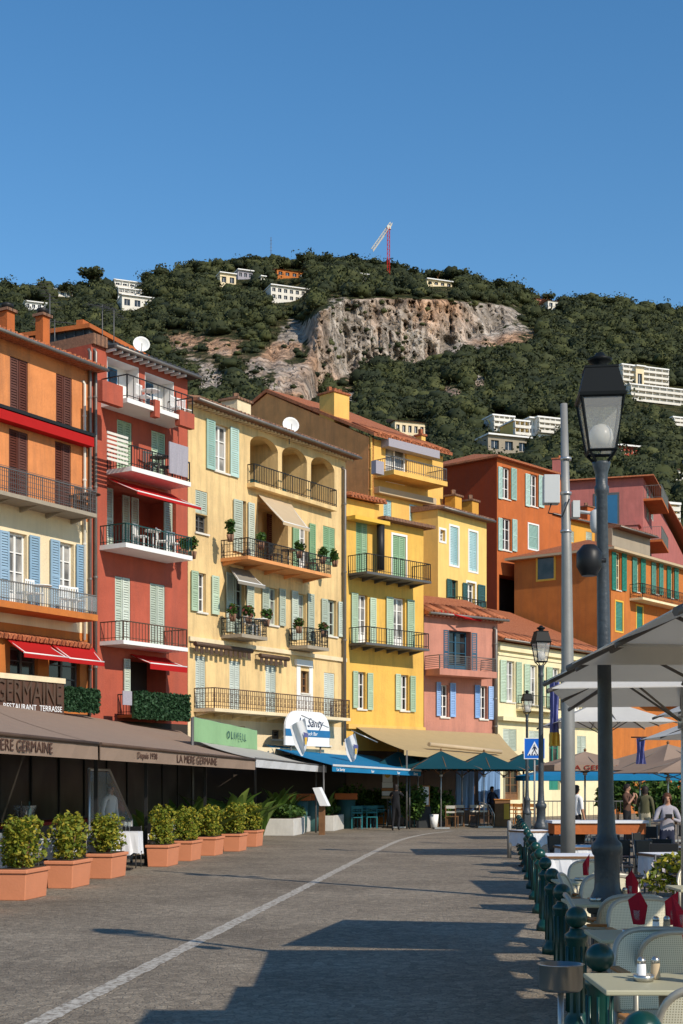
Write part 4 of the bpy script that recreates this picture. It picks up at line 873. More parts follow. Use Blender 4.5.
# ---- far buildings on the hill (px x0, x1, y of roof, y of base)
VILLA = []
def villa(name, label, x0, x1, yt, yb, col, vp=900, roof=None, floors=1, cols=3, blinds='glass', group=None, depth=9, terrace=False, Z=None, balc=False):
    xm = (x0+x1)/2; Z = Z or hillpt(xm, yb)[0].y-4; VILLA.append((x0, x1, yt, yb, Z))
    B = Fac(x0, x1, Z, vp, name, label, 'building' if name != 'villa' else 'villa'); zt = B.z(xm, yt); zb = B.z(xm, yb)
    B.root.location.z = 0; wpx = (x1-x0)/cols; fpx = (yb-yt)/floors
    for i in range(cols):
        for j in range(floors):
            xa = x0+wpx*(i+.22); xb = x0+wpx*(i+.78); ya = yt+fpx*(j+.28); yc = yt+fpx*(j+.85)
            u0, u1, z0, z1 = B.u(xa), B.u(xb), zt-(zt-zb)*(j+.88)/floors, zt-(zt-zb)*(j+.3)/floors
            B.holes.append((u0, u1, z0, z1, .5)); mb = MB(); mb.box(u0+.01, u1-.01, .44, .49, z0+.01, z1-.01); mb.mi = 1; um = (u0+u1)/2; mb.box(um-.05, um+.05, .38, .43, z0+.01, z1-.01)
            mb.build('window', [M[blinds], M['white']], B.root)
    B.finish(zt, [col], depth)
    if balc:
        for j in range(floors):
            zz = zt-(zt-zb)*(j+.95)/floors; mb = MB(); mb.box(.1, B.W-.1, -1.2, -.004, zz-.1, zz+.1); mb.box(.1, B.W-.1, -1.2, -1.15, zz+.102, zz+.65)
            for q in range(cols+1): uq = .12+(B.W-.24)*q/cols; mb.box(uq-.1, uq+.1, -1.14, -.01, zz+.102, zz+(zt-zb)/floors*.8)
            mb.build('balcony', M['offwhite'], B.root)
    mb = MB()
    if roof: mb.prismx([(-.6, zt), (depth/2, zt+depth*.16), (depth+.6, zt)], -.5, B.W+.5); mb.build('roof', M[roof], B.root)
    else: mb.box(-.3, B.W+.3, -.9, depth+.3, zt+.003, zt+.4); mb.build('roof', M['white'], B.root)
    return B
villa('villa', 'white flat-roofed villa at the left end of the ridge', 25, 48, 303, 309, 'white', 4000, None, 1, 4)
villa('villa', 'small white villa between ridge pines left of the tall trees', 53, 78, 291, 296, 'offwhite', 4000, None, 1, 4)
villa('villa', 'upper stepped white villa with wide terraces on the ridge', 114, 143, 282, 289, 'white', 4000, None, 1, 4, balc=True)
villa('villa', 'lower stepped white villa below the upper one on the ridge', 118, 146, 290, 296, 'white', 4000, None, 1, 5, balc=True)
villa('villa', 'white villa with gabled end beside brown scrub', 122, 153, 297, 308, 'offwhite', 4000, None, 1, 3)
villa('villa', 'cream villa with long wall beside glazed house on the ridge', 220, 236, 274, 284, 'cream', 4000, None, 1, 2)
villa('villa', 'blue-grey glazed villa on the skyline', 238, 253, 271, 278, 'c_lilac', 4000, None, 1, 3)
villa('villa', 'orange villa on the skyline among pines', 277, 305, 271, 277, 'or2', 4000, 'roof', 1, 4)
villa('mansion', 'large white arcaded mansion below the orange villa', 271, 312, 288, 301, 'offwhite', 4000, None, 2, 7)
villa('villa', 'pale stone tower house beside the arcaded mansion', 261, 265.5, 277, 287, 'offwhite', 4000, None, 1, 1, depth=4)
villa('villa', 'pale villa at the cliff edge left of the crane', 358, 369, 275, 281, 'offwhite', 4000, None, 1, 2)
villa('villa', 'low cream villa above the cliff right of the crane', 427, 452, 281, 286, 'cream', 4000, None, 1, 4)
villa('villa', 'pink-brown villa with red roof on the right ridge', 536, 545, 299, 305, 'pink', 4000, 'roof', 1, 2)
villa('villa', 'white gabled villa on the right ridge', 548, 560, 301, 308, 'offwhite', 4000, 'roof', 1, 2)
villa('hillside_house', 'pale hillside house with four windows above the yellow house', 395, 425, 422, 434, 'cream', 4000, 'roofd', 1, 5)
villa('apartment_block', 'pale apartment terrace with balconies left of the beige one', 492, 513, 417, 433, 'offwhite', 4000, None, 3, 4, balc=True)
villa('apartment_block', 'yellowish apartment terrace between two pale ones', 513, 528, 422, 436, 'yel4', 4000, None, 2, 3, balc=True)
villa('apartment_block', 'narrow white block beside the yellowish terrace', 529, 536, 419, 434, 'white', 4000, None, 2, 2)
villa('apartment_block', 'white apartment terrace with blue-grey windows near the camera pole', 537, 559, 419, 434, 'white', 4000, None, 3, 4, balc=True)
villa('retaining_wall', 'grey stone retaining wall building below the apartment terraces', 488, 530, 437, 452, 'grey_wall', 4000, None, 1, 3)
villa('apartment_block', 'upper stepped white apartment block with beige tower', 621, 667, 368, 389, 'offwhite', 4000, None, 4, 7, balc=True)
villa('apartment_block', 'beige windowless stair tower of the upper apartment block', 636, 644, 367, 389, 'cream', 4000, None, 1, 1)
villa('apartment_block', 'long white apartment block with balconies below the stepped one', 629, 700, 389, 405, 'white', 4000, None, 3, 10, balc=True)
villa('apartment_block', 'small white block at the right edge under the long block', 672, 690, 419, 427, 'white', 4000, None, 2, 3, balc=True)
villa('villa', 'red-fronted villa with white columns among trees', 617, 640, 447, 455, 'red', 4000, None, 1, 6)
villa('villa', 'brown-roofed chalet at the right edge', 671, 690, 470, 481, 'offwhite', 4000, 'roofd', 1, 3)
villa('apartment_block', 'small beige apartment block right of the rose house', 661, 677, 505, 532, 'yel4', 4000, None, 4, 1, balc=True)
# ---- tower crane and mast on the ridge
cz = 600; c0 = P(388.5, 276, cz); cr = thing('tower_crane', 'tower crane with red mast and pale raised jib on the ridge', 'crane', (c0.x, c0.y, c0.z-6), 0)
H = (276-228)/F*cz+6; mb = MB()
for ax, ay in ((-.5, -.5), (.5, -.5), (.5, .5), (-.5, .5)): mb.box(ax-.12, ax+.12, ay-.12, ay+.12, 0, H)
for i in range(14):
    z = H*i/14; z2 = H*(i+1)/14
    mb.tube([(-.5, -.5, z), (.5, -.5, z2)], .08, 4); mb.tube([(.5, -.5, z), (.5, .5, z2)], .08, 4); mb.box(-.5, .5, -.6, -.45, z, z+.15)
mb.build('mast', M['redcloth'], cr); mb = MB(); tip = Vector(((392-388.5)/F*cz, 0, H+1.6)); en = Vector(((373-388.5)/F*cz, 0, H-(251-228)/F*cz))
for o_ in (Vector((0, -.6, 0)), Vector((0, .6, 0)), Vector((-.7, 0, .9))): mb.tube([tip+o_, en+o_], .16, 4)
for i in range(12): a = tip.lerp(en, i/12); b2_ = tip.lerp(en, (i+1)/12); mb.tube([a+Vector((0, -.6, 0)), b2_+Vector((-.7, 0, .9))], .1, 4); mb.tube([a+Vector((-.7, 0, .9)), b2_+Vector((0, .6, 0))], .1, 4)
mb.box(-.6, 1.0, -.6, .6, H-.6, H+.9); mb.tube([(0, 0, H), (1.6, 0, H+2.2), tip], .12, 4); mb.build('jib', M['offwhite'], cr)
m0_ = P(271, 262, 640); mb = MB(); mb.tube([(0, 0, 0), (0, 0, 12)], .14, 5)
for i in range(4): mb.tube([(-.5, 0, 6+i*1.5), (.5, 0, 6+i*1.5)], .05, 4)
tag(mb.build('radio_mast', M['greyiron'], None, (m0_.x, m0_.y, m0_.z-1)), 'thin radio mast above the ridge trees', 'mast')

# ---- woods: one mass of crowns built of leaf clumps
ic = []
def crown_proto(seed, nleaf, flat):
    r = np.random.default_rng(seed); nl = 7; lob = r.normal(0, .42, (nl, 3)); lob[:, 2] = np.abs(lob[:, 2])*flat+.1; lr = r.uniform(.38, .62, nl)
    k = r.integers(0, nl, nleaf); d_ = r.normal(0, 1, (nleaf, 3)); d_ /= np.linalg.norm(d_, axis=1)[:, None]
    rad = lr[k]*(.80+.24*r.random(nleaf)); c = lob[k]+d_*rad[:, None]*np.array([1, 1, .8*flat+.2]); nrm = d_+r.normal(0, .42, (nleaf, 3)); nrm /= np.linalg.norm(nrm, axis=1)[:, None]
    t = np.cross(nrm, r.normal(0, 1, (nleaf, 3))); t /= np.linalg.norm(t, axis=1)[:, None]; b = np.cross(nrm, t); s = r.uniform(.06, .15, nleaf)[:, None]
    return np.stack([c-t*s, c-b*s*.8, c+t*s, c+b*s*.8], 1)      # nleaf,4,3
NL = 120
protos = [crown_proto(i, NL, f) for i, f in enumerate((.7, .9, .6, 1.0, .8, .55))]
T = []; cnt = 0
def near_villa(x, y):
    for (a, b, c, d_, Z) in VILLA:
        if a-2 < x < b+2 and c-2 < y < d_+1.5: return True
    return False
tries = 0; treepts = []
while tries < 15500:
    tries += 1; x = random.uniform(-60, 740); R = ridge(x); y = R+(620-R)*random.random()**1.15
    if y > 560 and random.random() < .5: continue
    p, rk = hillpt(x, y)
    if rk > .25 and random.random() < .84: continue
    sc = math.exp(-(((x-235)/70)**2+((y-352)/26)**2)*1.2)
    small = random.random() < sc*1.2 or (rk > .12)
    tiny = rk > .25
    if small and random.random() < .55: continue
    size = random.uniform(.7, 1.6) if tiny else random.uniform(1.2, 2.3) if small else random.choice((random.uniform(1.6, 3.0), random.uniform(2.4, 4.3)))*(.8 if y > 420 else 1)
    # keep the villas in sight: no tall crown just in front of them
    ypx = size*1.3/p.y*F
    if near_villa(x, y) or near_villa(x, y-ypx*.9) or near_villa(x, y-ypx*.45): continue
    treepts.append((p, size, small))
nT = len(treepts); A = np.empty((nT, NL, 4, 3), np.float32)
NU, NV = 10, 6; cores = []
for k in range(6):
    r = np.random.default_rng(k); vv = []
    ph = r.uniform(0, 6.28, 6)
    for j in range(NV+1):
        th = math.pi*j/NV
        for i in range(NU):
            a = 2*math.pi*i/NU; m_ = .68*(1+.16*math.sin(3*a+ph[0]+2*th)+.12*math.sin(5*a+ph[1])*math.sin(th)+.10*math.sin(4*th+ph[2])); vv.append((m_*math.sin(th)*math.cos(a), m_*math.sin(th)*math.sin(a), m_*math.cos(th)*.72+.2))
    cores.append(np.array(vv, np.float32))
NC = (NV+1)*NU; CF = np.array([(j*NU+i, (j+1)*NU+i, (j+1)*NU+(i+1) % NU, j*NU+(i+1) % NU) for j in range(NV) for i in range(NU)], np.int32); CA = np.empty((nT, NC, 3), np.float32)
for i, (p, s_, sm_) in enumerate(treepts):
    q = protos[i % 6]; a = random.uniform(0, 6.28); c_, s2 = math.cos(a), math.sin(a)
    X = q[..., 0]*c_-q[..., 1]*s2; Y = q[..., 0]*s2+q[..., 1]*c_; sz = s_*random.uniform(.75, 1.5)
    cq = cores[i % 6]; CX_, CY_ = cq[:, 0]*c_-cq[:, 1]*s2, cq[:, 0]*s2+cq[:, 1]*c_; CA[i, :, 0] = CX_*s_*1.25+p.x; CA[i, :, 1] = CY_*s_*1.25+p.y; CA[i, :, 2] = cq[:, 2]*sz+p.z+(.15*s_ if sm_ else s_*.35)
    A[i, ..., 0] = X*s_*1.25+p.x; A[i, ..., 1] = Y*s_*1.25+p.y; A[i, ..., 2] = q[..., 2]*sz+p.z+(.15*s_ if sm_ else s_*.35)
nl_ = nT*NL; ncf = nT*len(CF); nq = nl_+ncf; me = D.meshes.new('wood'); me.vertices.add(nl_*4+nT*NC); me.vertices.foreach_set('co', np.concatenate([A.reshape(-1), CA.reshape(-1)])); me.loops.add(nq*4)
ci = (CF.reshape(1, -1)+(np.arange(nT, dtype=np.int32)*NC)[:, None]).reshape(-1)+nl_*4; me.loops.foreach_set('vertex_index', np.concatenate([np.arange(nl_*4, dtype=np.int32), ci.astype(np.int32)]))
me.polygons.add(nq); me.polygons.foreach_set('loop_start', np.arange(0, nq*4, 4, dtype=np.int32)); me.polygons.foreach_set('loop_total', np.full(nq, 4, np.int32))
me.polygons.foreach_set('use_smooth', np.concatenate([np.zeros(nl_, bool), np.ones(ncf, bool)]))
tr_ = rng.random(nT).astype(np.float32); tone = np.concatenate([np.repeat(tr_, NL*4), np.repeat(tr_, NC)]); at = me.attributes.new('tone', 'FLOAT', 'POINT'); at.data.foreach_set('value', tone); me.update(calc_edges=True)
wm = leaf_mat('hillside_foliage', (.026, .035, .016), (.038, .048, .021), (.060, .070, .032), trans=.08, rough=.8); N = wm.node_tree.nodes; L = wm.node_tree.links
at_ = N.new('ShaderNodeAttribute'); at_.attribute_name = 'tone'; rr = N.new('ShaderNodeValToRGB'); e = rr.color_ramp.elements; e[0].color = (.50, .56, .58, 1); e[1].color = (1.6, 1.45, 1.05, 1); L.new(at_.outputs['Fac'], rr.inputs[0])
mxx = N.new('ShaderNodeMix'); mxx.data_type = 'RGBA'; mxx.blend_type = 'MULTIPLY'; mxx.inputs[0].default_value = 1
src = [n for n in N if n.type == 'VALTORGB' and n != rr][0]; L.new(src.outputs[0], mxx.inputs[6]); L.new(rr.outputs[0], mxx.inputs[7])
for n in N:
    if n.type == 'BSDF_PRINCIPLED': L.new(mxx.outputs[2], n.inputs['Base Color'])
    if n.type == 'BSDF_TRANSLUCENT': L.new(mxx.outputs[2], n.inputs[0])
me.materials.append(wm); wo = D.objects.new('wood', me); COL.objects.link(wo); tag(wo, 'dark green pine and oak wood covering the hillside', 'wood', None, 'stuff')
print('crowns', nT)
# trunks of single pines on the skyline
def pine_proto():
    r = thing('pine_tree', 'dark umbrella pine standing out on the skyline ridge', 'tree', (0, 0, 0), 0, 'pines on the skyline'); q = crown_proto(99, 700, .5); mb = MB()
    for f in q: mb.add([(v[0]*4.2, v[1]*4.2, v[2]*3.2+6.0) for v in f], [(0,1,2,3)])
    co = mb.build('crown', wm, r); aa_ = co.data.attributes.new('tone', 'FLOAT', 'POINT'); aa_.data.foreach_set('value', [.5]*len(co.data.vertices)); t = MB(); t.tube([(0, 0, -2), (.2, 0, 3), (0, .2, 6.5)], [.35, .28, .15], 6)
    for a in (0, 2.1, 4.2): t.tube([(.1, .1, 4.5), (1.6*math.cos(a), 1.6*math.sin(a), 7)], [.14, .06], 5)
    t.build('trunk', M['wood'], r); return r
pp = pine_proto(); reg(pp)
WORDS = 'one two three four five six seven eight nine ten eleven twelve thirteen fourteen fifteen sixteen seventeen eighteen nineteen twenty twenty-one twenty-two twenty-three twenty-four twenty-five'.split()
PX = [351, 358, 366, 376, 400, 411, 247, 262, 284, 305, 322, 150, 164, 96, 71, 60, 183, 438, 462, 500, 524, 548, 585, 612, 12]
for i, (x, sc) in enumerate(((351, 1.1), (358, .9), (366, 1.0), (376, 1.15), (400, 1.1), (411, .9), (247, 1.1), (262, 1.0), (284, .9), (305, 1.1), (322, 1.0), (150, 1.2), (164, 1.0), (96, 1.6), (71, 1.0), (60, .9), (183, 1.0), (438, .9), (462, 1.0), (500, 1.0), (524, .9), (548, .9), (585, 1.0), (612, .9), (12, 1.0))):
    p = hillpt(x, ridge(x)+3)[0]
    k_ = sorted(PX).index(x); lb = 'dark umbrella pine on the skyline, number %s counted from the left' % WORDS[k_]
    p.z -= 3.2*sc
    if i == 0: pp.location = p; pp.scale = (sc,)*3; pp['label'] = lb
    else: dup(pp, p, i*1.3, lb, scale=sc)
# ============================================================ restaurant terraces on the left
def LX(Z, off=0): return -4.57+.1255*(Z-21)-off           # the line of planters and awning fronts
SD = Vector((.1245, .9922, 0)); SN = Vector((.9922, -.1245, 0)); SRZ = math.atan2(SD.y, SD.x)
def lineZ(x, off=0): a = (x-CX)/F; return (-4.57-.1255*21-off)/(a-.1255)
def LP(x, h, off=0): Z = lineZ(x, off); return Vector((LX(Z, off), Z, h))
def cloth4(mb, a, b, c, d, n=14, m=6, sag=.06, th=.012, wr=.01):
    """a,b front left/right; c,d back right/left"""
    g = []
    for j in range(m+1):
        t = j/m
        for i in range(n+1):
            k = i/n; p = (a*(1-k)+b*k)*(1-t)+(d*(1-k)+c*k)*t; p = p.copy(); p.z -= sag*math.sin(math.pi*t)-wr*math.sin(i*1.9+j*.7)*math.sin(math.pi*t); g.append(p)
    Fq = [(j*(n+1)+i, j*(n+1)+i+1, (j+1)*(n+1)+i+1, (j+1)*(n+1)+i) for j in range(m) for i in range(n)]
    mb.smooth = True; mb.add(g, Fq); mb.add([p-Vector((0,0,th)) for p in g], [f[::-1] for f in Fq]); mb.smooth = False
def strip(mb, a, b, h, th=.012, wav=0, n=20):
    d = (b-a); nn = Vector((d.y, -d.x, 0)).normalized()*th; g = []
    for i in range(n+1):
        p = a.lerp(b, i/n); w_ = wav*math.sin(i*1.7); g += [p, p-Vector((0,0,h))+nn*w_/th*1.0]
    mb.add(g, [(2*i, 2*i+2, 2*i+3, 2*i+1) for i in range(n)]); mb.add([p+nn for p in g], [(2*i+1, 2*i+3, 2*i+2, 2*i) for i in range(n)])
bk0 = b1.world(b1.u(-74), .1, 4.35); bk1 = b1.world(b1.u(-30), .1, 4.25); bk2 = b2.world(b2.u(178), .1, 3.62)
def rel(o, p): return p-o.location
for nm, f0, f1, k0, k1, txt in (('nearer', -90, 97, bk0, bk1, ('LA MERE GERMAINE', 51)), ('farther', 99.5, 254.5, bk1, bk2, ('LA MERE GERMAINE', 216))):
    A_, B_ = LP(f0, 2.38), LP(f1, 2.38); t = thing('terrace_awning', 'taupe awning lettered LA MERE GERMAINE, %s of the two brown awnings' % nm, 'awning', (A_.x, A_.y, 0))
    mb = MB(); o = t.location.copy(); cloth4(mb, A_-o, B_-o, k1-o, k0-o, 20, 8, .12); mb.build('canopy', M['taupe'], t)
    mb = MB(); strip(mb, A_-o, B_-o, .27, wav=.012); v = mb.build('valance', M['taupe'], t)
    mb = MB(); mb.tube([A_-o+SN*.02, B_-o+SN*.02], .035, 6); mb.build('front_bar', M['rust'], t)
    size = .19; e = LP(txt[1], 2.16)-o+SN*.03
    text_mesh('lettering', txt[0], .235, M['brownink'], v, e, rz=SRZ, align='RIGHT', sx_=1.42 if nm == 'nearer' else 1.9, ext=.003)
    if nm == 'farther': text_mesh('lettering', 'Depuis 1938', .17, M['brownink'], v, LP(156, 2.19)-o+SN*.03, rz=SRZ, align='RIGHT', sx_=1.7, ext=.003)
    for q in ((96,) if nm == 'nearer' else (146, 205)): mb = MB(); p = LP(q, 0, .75)-o; mb.box(p.x-.035, p.x+.035, p.y-.035, p.y+.035, 0, 2.42); mb.build('post', M['black'], t)
# added dark partition that keeps the inside of the terrace black
t = thing('added_dark_partition', 'added dark glazed partition keeping the terrace behind the dining tables black', 'partition', (LX(18, 3.4), 18, 0), SRZ)
mb = MB(); gl = MB()
for i in range(16):
    u = i*1.9; mb.box(u-.04, u+.04, -.04, .04, 0, 2.55); gl.box(u+.05, u+1.85, -.01, .01, .02, 2.5)
mb.box(-.1, 30.5, -.05, .05, 2.552, 2.7); mb.box(0, 30.4, -.05, .05, .9, .96); mb.build('frame', M['black'], t); gl.build('glass', M['partglass'], t)
# long planks floor is the street itself; serving counter with bucket
cb = thing('serving_counter', 'dark counter with red top under the nearer brown awning', 'counter', (LX(26, 2.2), 25, 0), SRZ)
mb = MB(); mb.box(0, 6, -.3, .3, 0, .93); mb.build('body', M['black'], cb); mb = MB(); mb.box(-.05, 6.05, -.34, .34, .932, .99); mb.build('top', M['dredcloth'], cb)
p = LP(64, 0, 2.05); p = Vector((LX(27.2, 2.15), 27.2, .99)); mb = MB(); mb.smooth = True; mb.lathe([(.13, 0), (.22, .3), (.24, .31), (.23, .3), (.12, .02)], 18, p)
tag(mb.build('ice_bucket', M['clear']), 'clear wine bucket on the red-topped counter', 'bucket')
for i, dx in enumerate((-.07, .08)):
    mb = MB(); mb.lathe([(.04, 0), (.04, .2), (.015, .28), (.015, .36)], 8, p+Vector((dx, .02*i, .03))); tag(mb.build('wine_bottle', M['s_dark'] if i else M['glass']), ['left dark bottle standing in the wine bucket', 'right dark green bottle standing in the wine bucket'][i], 'bottle')
# tilted glass wind screen
ws = thing('wind_screen', 'tilted glass screen with pale metal edge between the brown awnings', 'screen', LP(112, 0, 1.3), SRZ)
mb = MB(); mb.tube([(-1.6, 0, 2.0), (-.2, 0, 2.0), (1.5, 0, .95)], .03, 6); mb.tube([(1.5, 0, .95), (1.5, 0, 0)], .03); mb.tube([(-1.6, 0, 2.0), (-1.6, 0, 0)], .03); mb.build('frame', M['silver'], ws)
mb = MB(); mb.prism([(-1.56, .06), (1.46, .06), (1.46, .93), (-.22, 1.96), (-1.56, 1.96)], -.008, .008); mb.build('glass', M['clear'], ws)
# dining tables
def table_proto():
    t = thing('dining_table', 'x', 'table', (0,0,0), 0, 'dining tables on the brown awning terrace'); mb = MB(); mb.box(-.4, .4, -.4, .4, .72, .75); mb.build('tabletop', M['wood'], t)
    mb = MB(); mb.tube([(0,0,0), (0,0,.72)], .04); mb.box(-.25, .25, -.25, .25, 0, .03); mb.build('leg', M['black'], t); return t
def cloth_obj(loc, rz, label, group, w_=.42, drop=.42):
    mb = MB(); mb.box(-w_, w_, -w_, w_, .752, .758); n = 10
    pts = []
    for (x0, y0, x1, y1) in ((-1,-1,1,-1), (1,-1,1,1), (1,1,-1,1), (-1,1,-1,-1)):
        for i in range(n): k = i/n; pts.append((x0+(x1-x0)*k, y0+(y1-y0)*k))
    top = [(x*w_, y*w_, .758) for x, y in pts]; bot = [(x*w_*(1.02+.05*math.sin(i*2.2)), y*w_*(1.02+.05*math.sin(i*2.2)), .76-drop+.04*math.sin(i*1.3)) for i, (x, y) in enumerate(pts)]
    m_ = len(pts); mb.add(top+bot, [(i, m_+i, m_+(i+1) % m_, (i+1) % m_) for i in range(m_)])
    return tag(mb.build('tablecloth', M['linen'], None, loc, rz), label, 'tablecloth', group)
tp_ = table_proto(); reg(tp_)
TB = [(21.9, .85), (24.6, .9), (27.2, .9), (28.9, .85), (23.2, 2.3), (30.7, 2.3), (33.5, 1.1), (19, 1.5)]
NTH = ['first', 'second', 'third', 'fourth', 'fifth', 'sixth', 'seventh', 'eighth', 'ninth', 'tenth', 'eleventh', 'twelfth', 'thirteenth', 'fourteenth', 'fifteenth', 'sixteenth', 'seventeenth']
WHERE = ['behind the second large planter bush', 'behind the third planter bush', 'beside the third planter', 'between the third and fourth planters', 'deep in shade beside the counter', 'deep in shade by the partition', 'behind the sixth planter', 'at the left picture edge']
for i, (Z, o_) in enumerate(TB):
    loc = (LX(Z, o_), Z, 0); lab = 'square dining table under white cloth %s' % WHERE[i]
    if i == 0: tp_.location = loc; tp_.rotation_euler.z = SRZ; tp_['label'] = lab
    else: dup(tp_, loc, SRZ+i*.05, lab)
    cloth_obj(loc, SRZ+i*.05, 'white cloth hanging over the table %s' % WHERE[i], 'white tablecloths on the left terrace')
    mb = MB()
    for q in ((-.2, .1), (.22, -.12), (.1, .2)): mb.lathe([(.03, 0), (.006, .01), (.006, .08), (.035, .12), (.03, .19), (.028, .19), (.03, .12)], 8, (loc[0]+q[0], loc[1]+q[1], .76))
    tag(mb.build('wine_glasses', M['clear']), 'three wine glasses standing on the table %s' % WHERE[i], 'wine glasses', 'glasses on the left terrace tables')
def chair_dark():
    t = thing('dark_chair', 'x', 'chair', (0,0,0), 0); mb = MB(); mb.box(-.21, .21, -.21, .21, .43, .46); mb.build('seat', M['black'], t, bevel=.01)
    mb = MB(); mb.box(-.20, .20, .20, .225, .60, .84); mb.build('backrest', M['black'], t, bevel=.01)
    for x, y in ((-.19, -.19), (.19, -.19)): l = MB(); l.tube([(x, y, 0), (x, y, .43)], .014, 5); l.build('leg', M['greyiron'], t)
    for x in (-.19, .19): l = MB(); l.tube([(x, .22, 0), (x, .2, .45), (x, .235, .85)], .014, 5); l.build('leg', M['greyiron'], t)
    return t
dc = chair_dark(); reg(dc); first = True
CH = []
for i, (Z, o_) in enumerate(TB):
    for k, (dz, rz) in enumerate(((-.72, math.pi), (.72, 0))):
        CH.append(((LX(Z+dz, o_), Z+dz, 0), rz-.12, 'black chair on the %s side of the table %s' % (('camera', 'far')[k], WHERE[i]), 'black chairs on the left terrace'))
for i, (Z, X) in enumerate(((17.5, 3.9), (18.2, 4.7), (19.5, 3.9), (20.6, 4.6), (22, 4.2), (22.8, 5.1), (24.2, 4.5), (25.5, 5.4), (19.2, 5.6), (30, 6.4), (31, 7.4), (33, 8.2))):
    CH.append(((X, Z, 0), random.uniform(-1, 4), '%s black chair counted from the camera on the right terrace behind the lamp post' % NTH[i], 'black chairs on the right terrace'))
for loc, rz, lab, gr in CH:
    if first: dc.location = loc; dc.rotation_euler.z = rz; dc['label'] = lab; dc['group'] = gr; first = False
    else: dup(dc, loc, rz, lab, gr)

# ---- terracotta planters with box bushes
def bush(n, w_, l_, h, m, name='bush', size=.07, base=.40, flowers=None, boxy=0):
    mb = MB(); bl = [(random.uniform(-w_*.25, w_*.25), random.uniform(-l_*.28, l_*.28), base+h*random.uniform(.25, .72), random.uniform(.5, .72)) for _ in range(7)]
    def c():
        if boxy and random.random() < boxy:
            q = [random.uniform(-1, 1) for _ in range(3)]; m_ = max(abs(v) for v in q)+1e-6; k = (random.random()**.3)/m_; q = [v*k for v in q]; r_ = (abs(q[0])**3+abs(q[1])**3+abs(q[2])**3)**(1/3); q = [v/max(1, r_) for v in q]
            wob = 1+.16*math.sin(q[2]*5+bl[0][0]*30)+.1*math.sin(q[1]*7+bl[1][0]*40)
            return (q[0]*w_*.5*wob, q[1]*l_*.5*wob, base+h*.5+q[2]*h*.5*(1+.1*math.sin(q[0]*6+q[1]*5+bl[2][0]*50)))
        b = random.choice(bl); d_ = Vector((random.gauss(0,1), random.gauss(0,1), random.gauss(0,1))).normalized()*(random.random()**.35)
        return (b[0]+d_.x*w_*.34*b[3]*1.3, b[1]+d_.y*l_*.34*b[3]*1.3, max(base, b[2]+d_.z*h*.38*b[3]*1.2))
    leaves(mb, c, n, size)
    if flowers: mb.mi = 1; leaves(mb, c, n//6, size*1.2)
    return mb, [m]+([flowers] if flowers else [])
def stems(parent, h, base, m='wood', n=6, r=.12):
    mb = MB()
    for i in range(n): a = i*6.28/n; mb.tube([(.04*math.cos(a), .04*math.sin(a), base), (r*math.cos(a), r*math.sin(a), base+h*.6)], [.014, .006], 5)
    return mb.build('stem', M[m], parent)
PL = [(-30, 18.6), (26, 21), (73, 23.5), (112, 26), (168, 29.9), (192, 32.2), (215.5, 34.7), (240, 37), (257, 39.9)]
PLL = ['mostly cut off at the left picture edge', 'first whole one from the left edge', 'second whole one from the left edge', 'third whole one, just before the gap', 'first after the gap', 'second after the gap', 'third after the gap', 'fourth after the gap', 'last one beside the white planters']
for i, (x, Z) in enumerate(PL):
    X = (x-CX)/F*Z; t = thing('terracotta_planter', 'terracotta planter, ' + PLL[i], 'planter', (X, Z, 0), SRZ-math.pi/2, 'terracotta planters along the terrace')
    w_, l_, h = .46, 1.0, .45; mb = MB()      # front right corner at the origin, running back (+y) and left (-x)
    e = .025; mb.hexa([(-w_+e, e, 0), (-e, e, 0), (-e, l_-e, 0), (-w_+e, l_-e, 0), (-w_, 0, h-.06), (0, 0, h-.06), (0, l_, h-.06), (-w_, l_, h-.06)]); mb.box(-w_-.025, .025, -.025, l_+.025, h-.058, h); mb.build('box', M['terra'], t, bevel=.012)
    mb = MB(); mb.box(-w_+.04, -.04, .04, l_-.04, h+.001, h+.012); mb.build('soil', M['soil'], t)
    s = thing('box_bush', 'yellow-green leafy bush growing in the terracotta planter, ' + PLL[i], 'bush', (X-.23*math.cos(SRZ-math.pi/2)-.5*math.sin(SRZ-math.pi/2)*1, Z+.5, h), SRZ-math.pi/2, 'bushes in the terracotta planters')
    hh = .70 if i < 4 else .76; mb, ms = bush(random.randint(1700, 2500), random.uniform(.42, .54), random.uniform(.75, .98), hh*random.uniform(.88, 1.14), M['leafp'], base=.0, size=.05, boxy=random.uniform(.25, .6)); mb.build('foliage', ms, s); stems(s, .7, 0)

# ---- green banner, grey awning, blue awning, round-topped sign
def BP(x, y, off): Z = lineZ(x, off); return P(x, y, Z)
A_, B_ = BP(195, 728, 2.5), BP(257.5, 741.5, 2.5); zb_, zt_ = 3.0, 3.71
t = thing('green_banner', 'sage green restaurant banner lettered OLIV ELL above a grey awning', 'banner', (A_.x, A_.y, 0), SRZ)
Lb = (B_-A_).xy.length; mb = MB(); n = 24
for i in range(n): a, b = Lb*i/n, Lb*(i+1)/n; ya, yb = .03*math.sin(i*.9), .03*math.sin((i+1)*.9); mb.hexa([(a, ya, zb_), (b, yb, zb_), (b, yb+.03, zb_), (a, ya+.03, zb_), (a, ya, zt_), (b, yb, zt_), (b, yb+.03, zt_), (a, ya+.03, zt_)])
bn = mb.build('panel', M['greenbanner'], t); text_mesh('lettering', "O L I V' E L L", .34, M['s_dark'], bn, (Lb*.60, -.05, zb_+.25), align='CENTER', sx_=1.75)
mb = MB(); mb.tube([(0, .08, 0), (0, .08, zt_)], .05, 6); mb.tube([(Lb, .08, 0), (Lb, .08, zt_)], .05, 6); mb.tube([(0, .06, zt_), (Lb, .06, zt_)], .025); mb.build('frame', M['greyiron'], t)
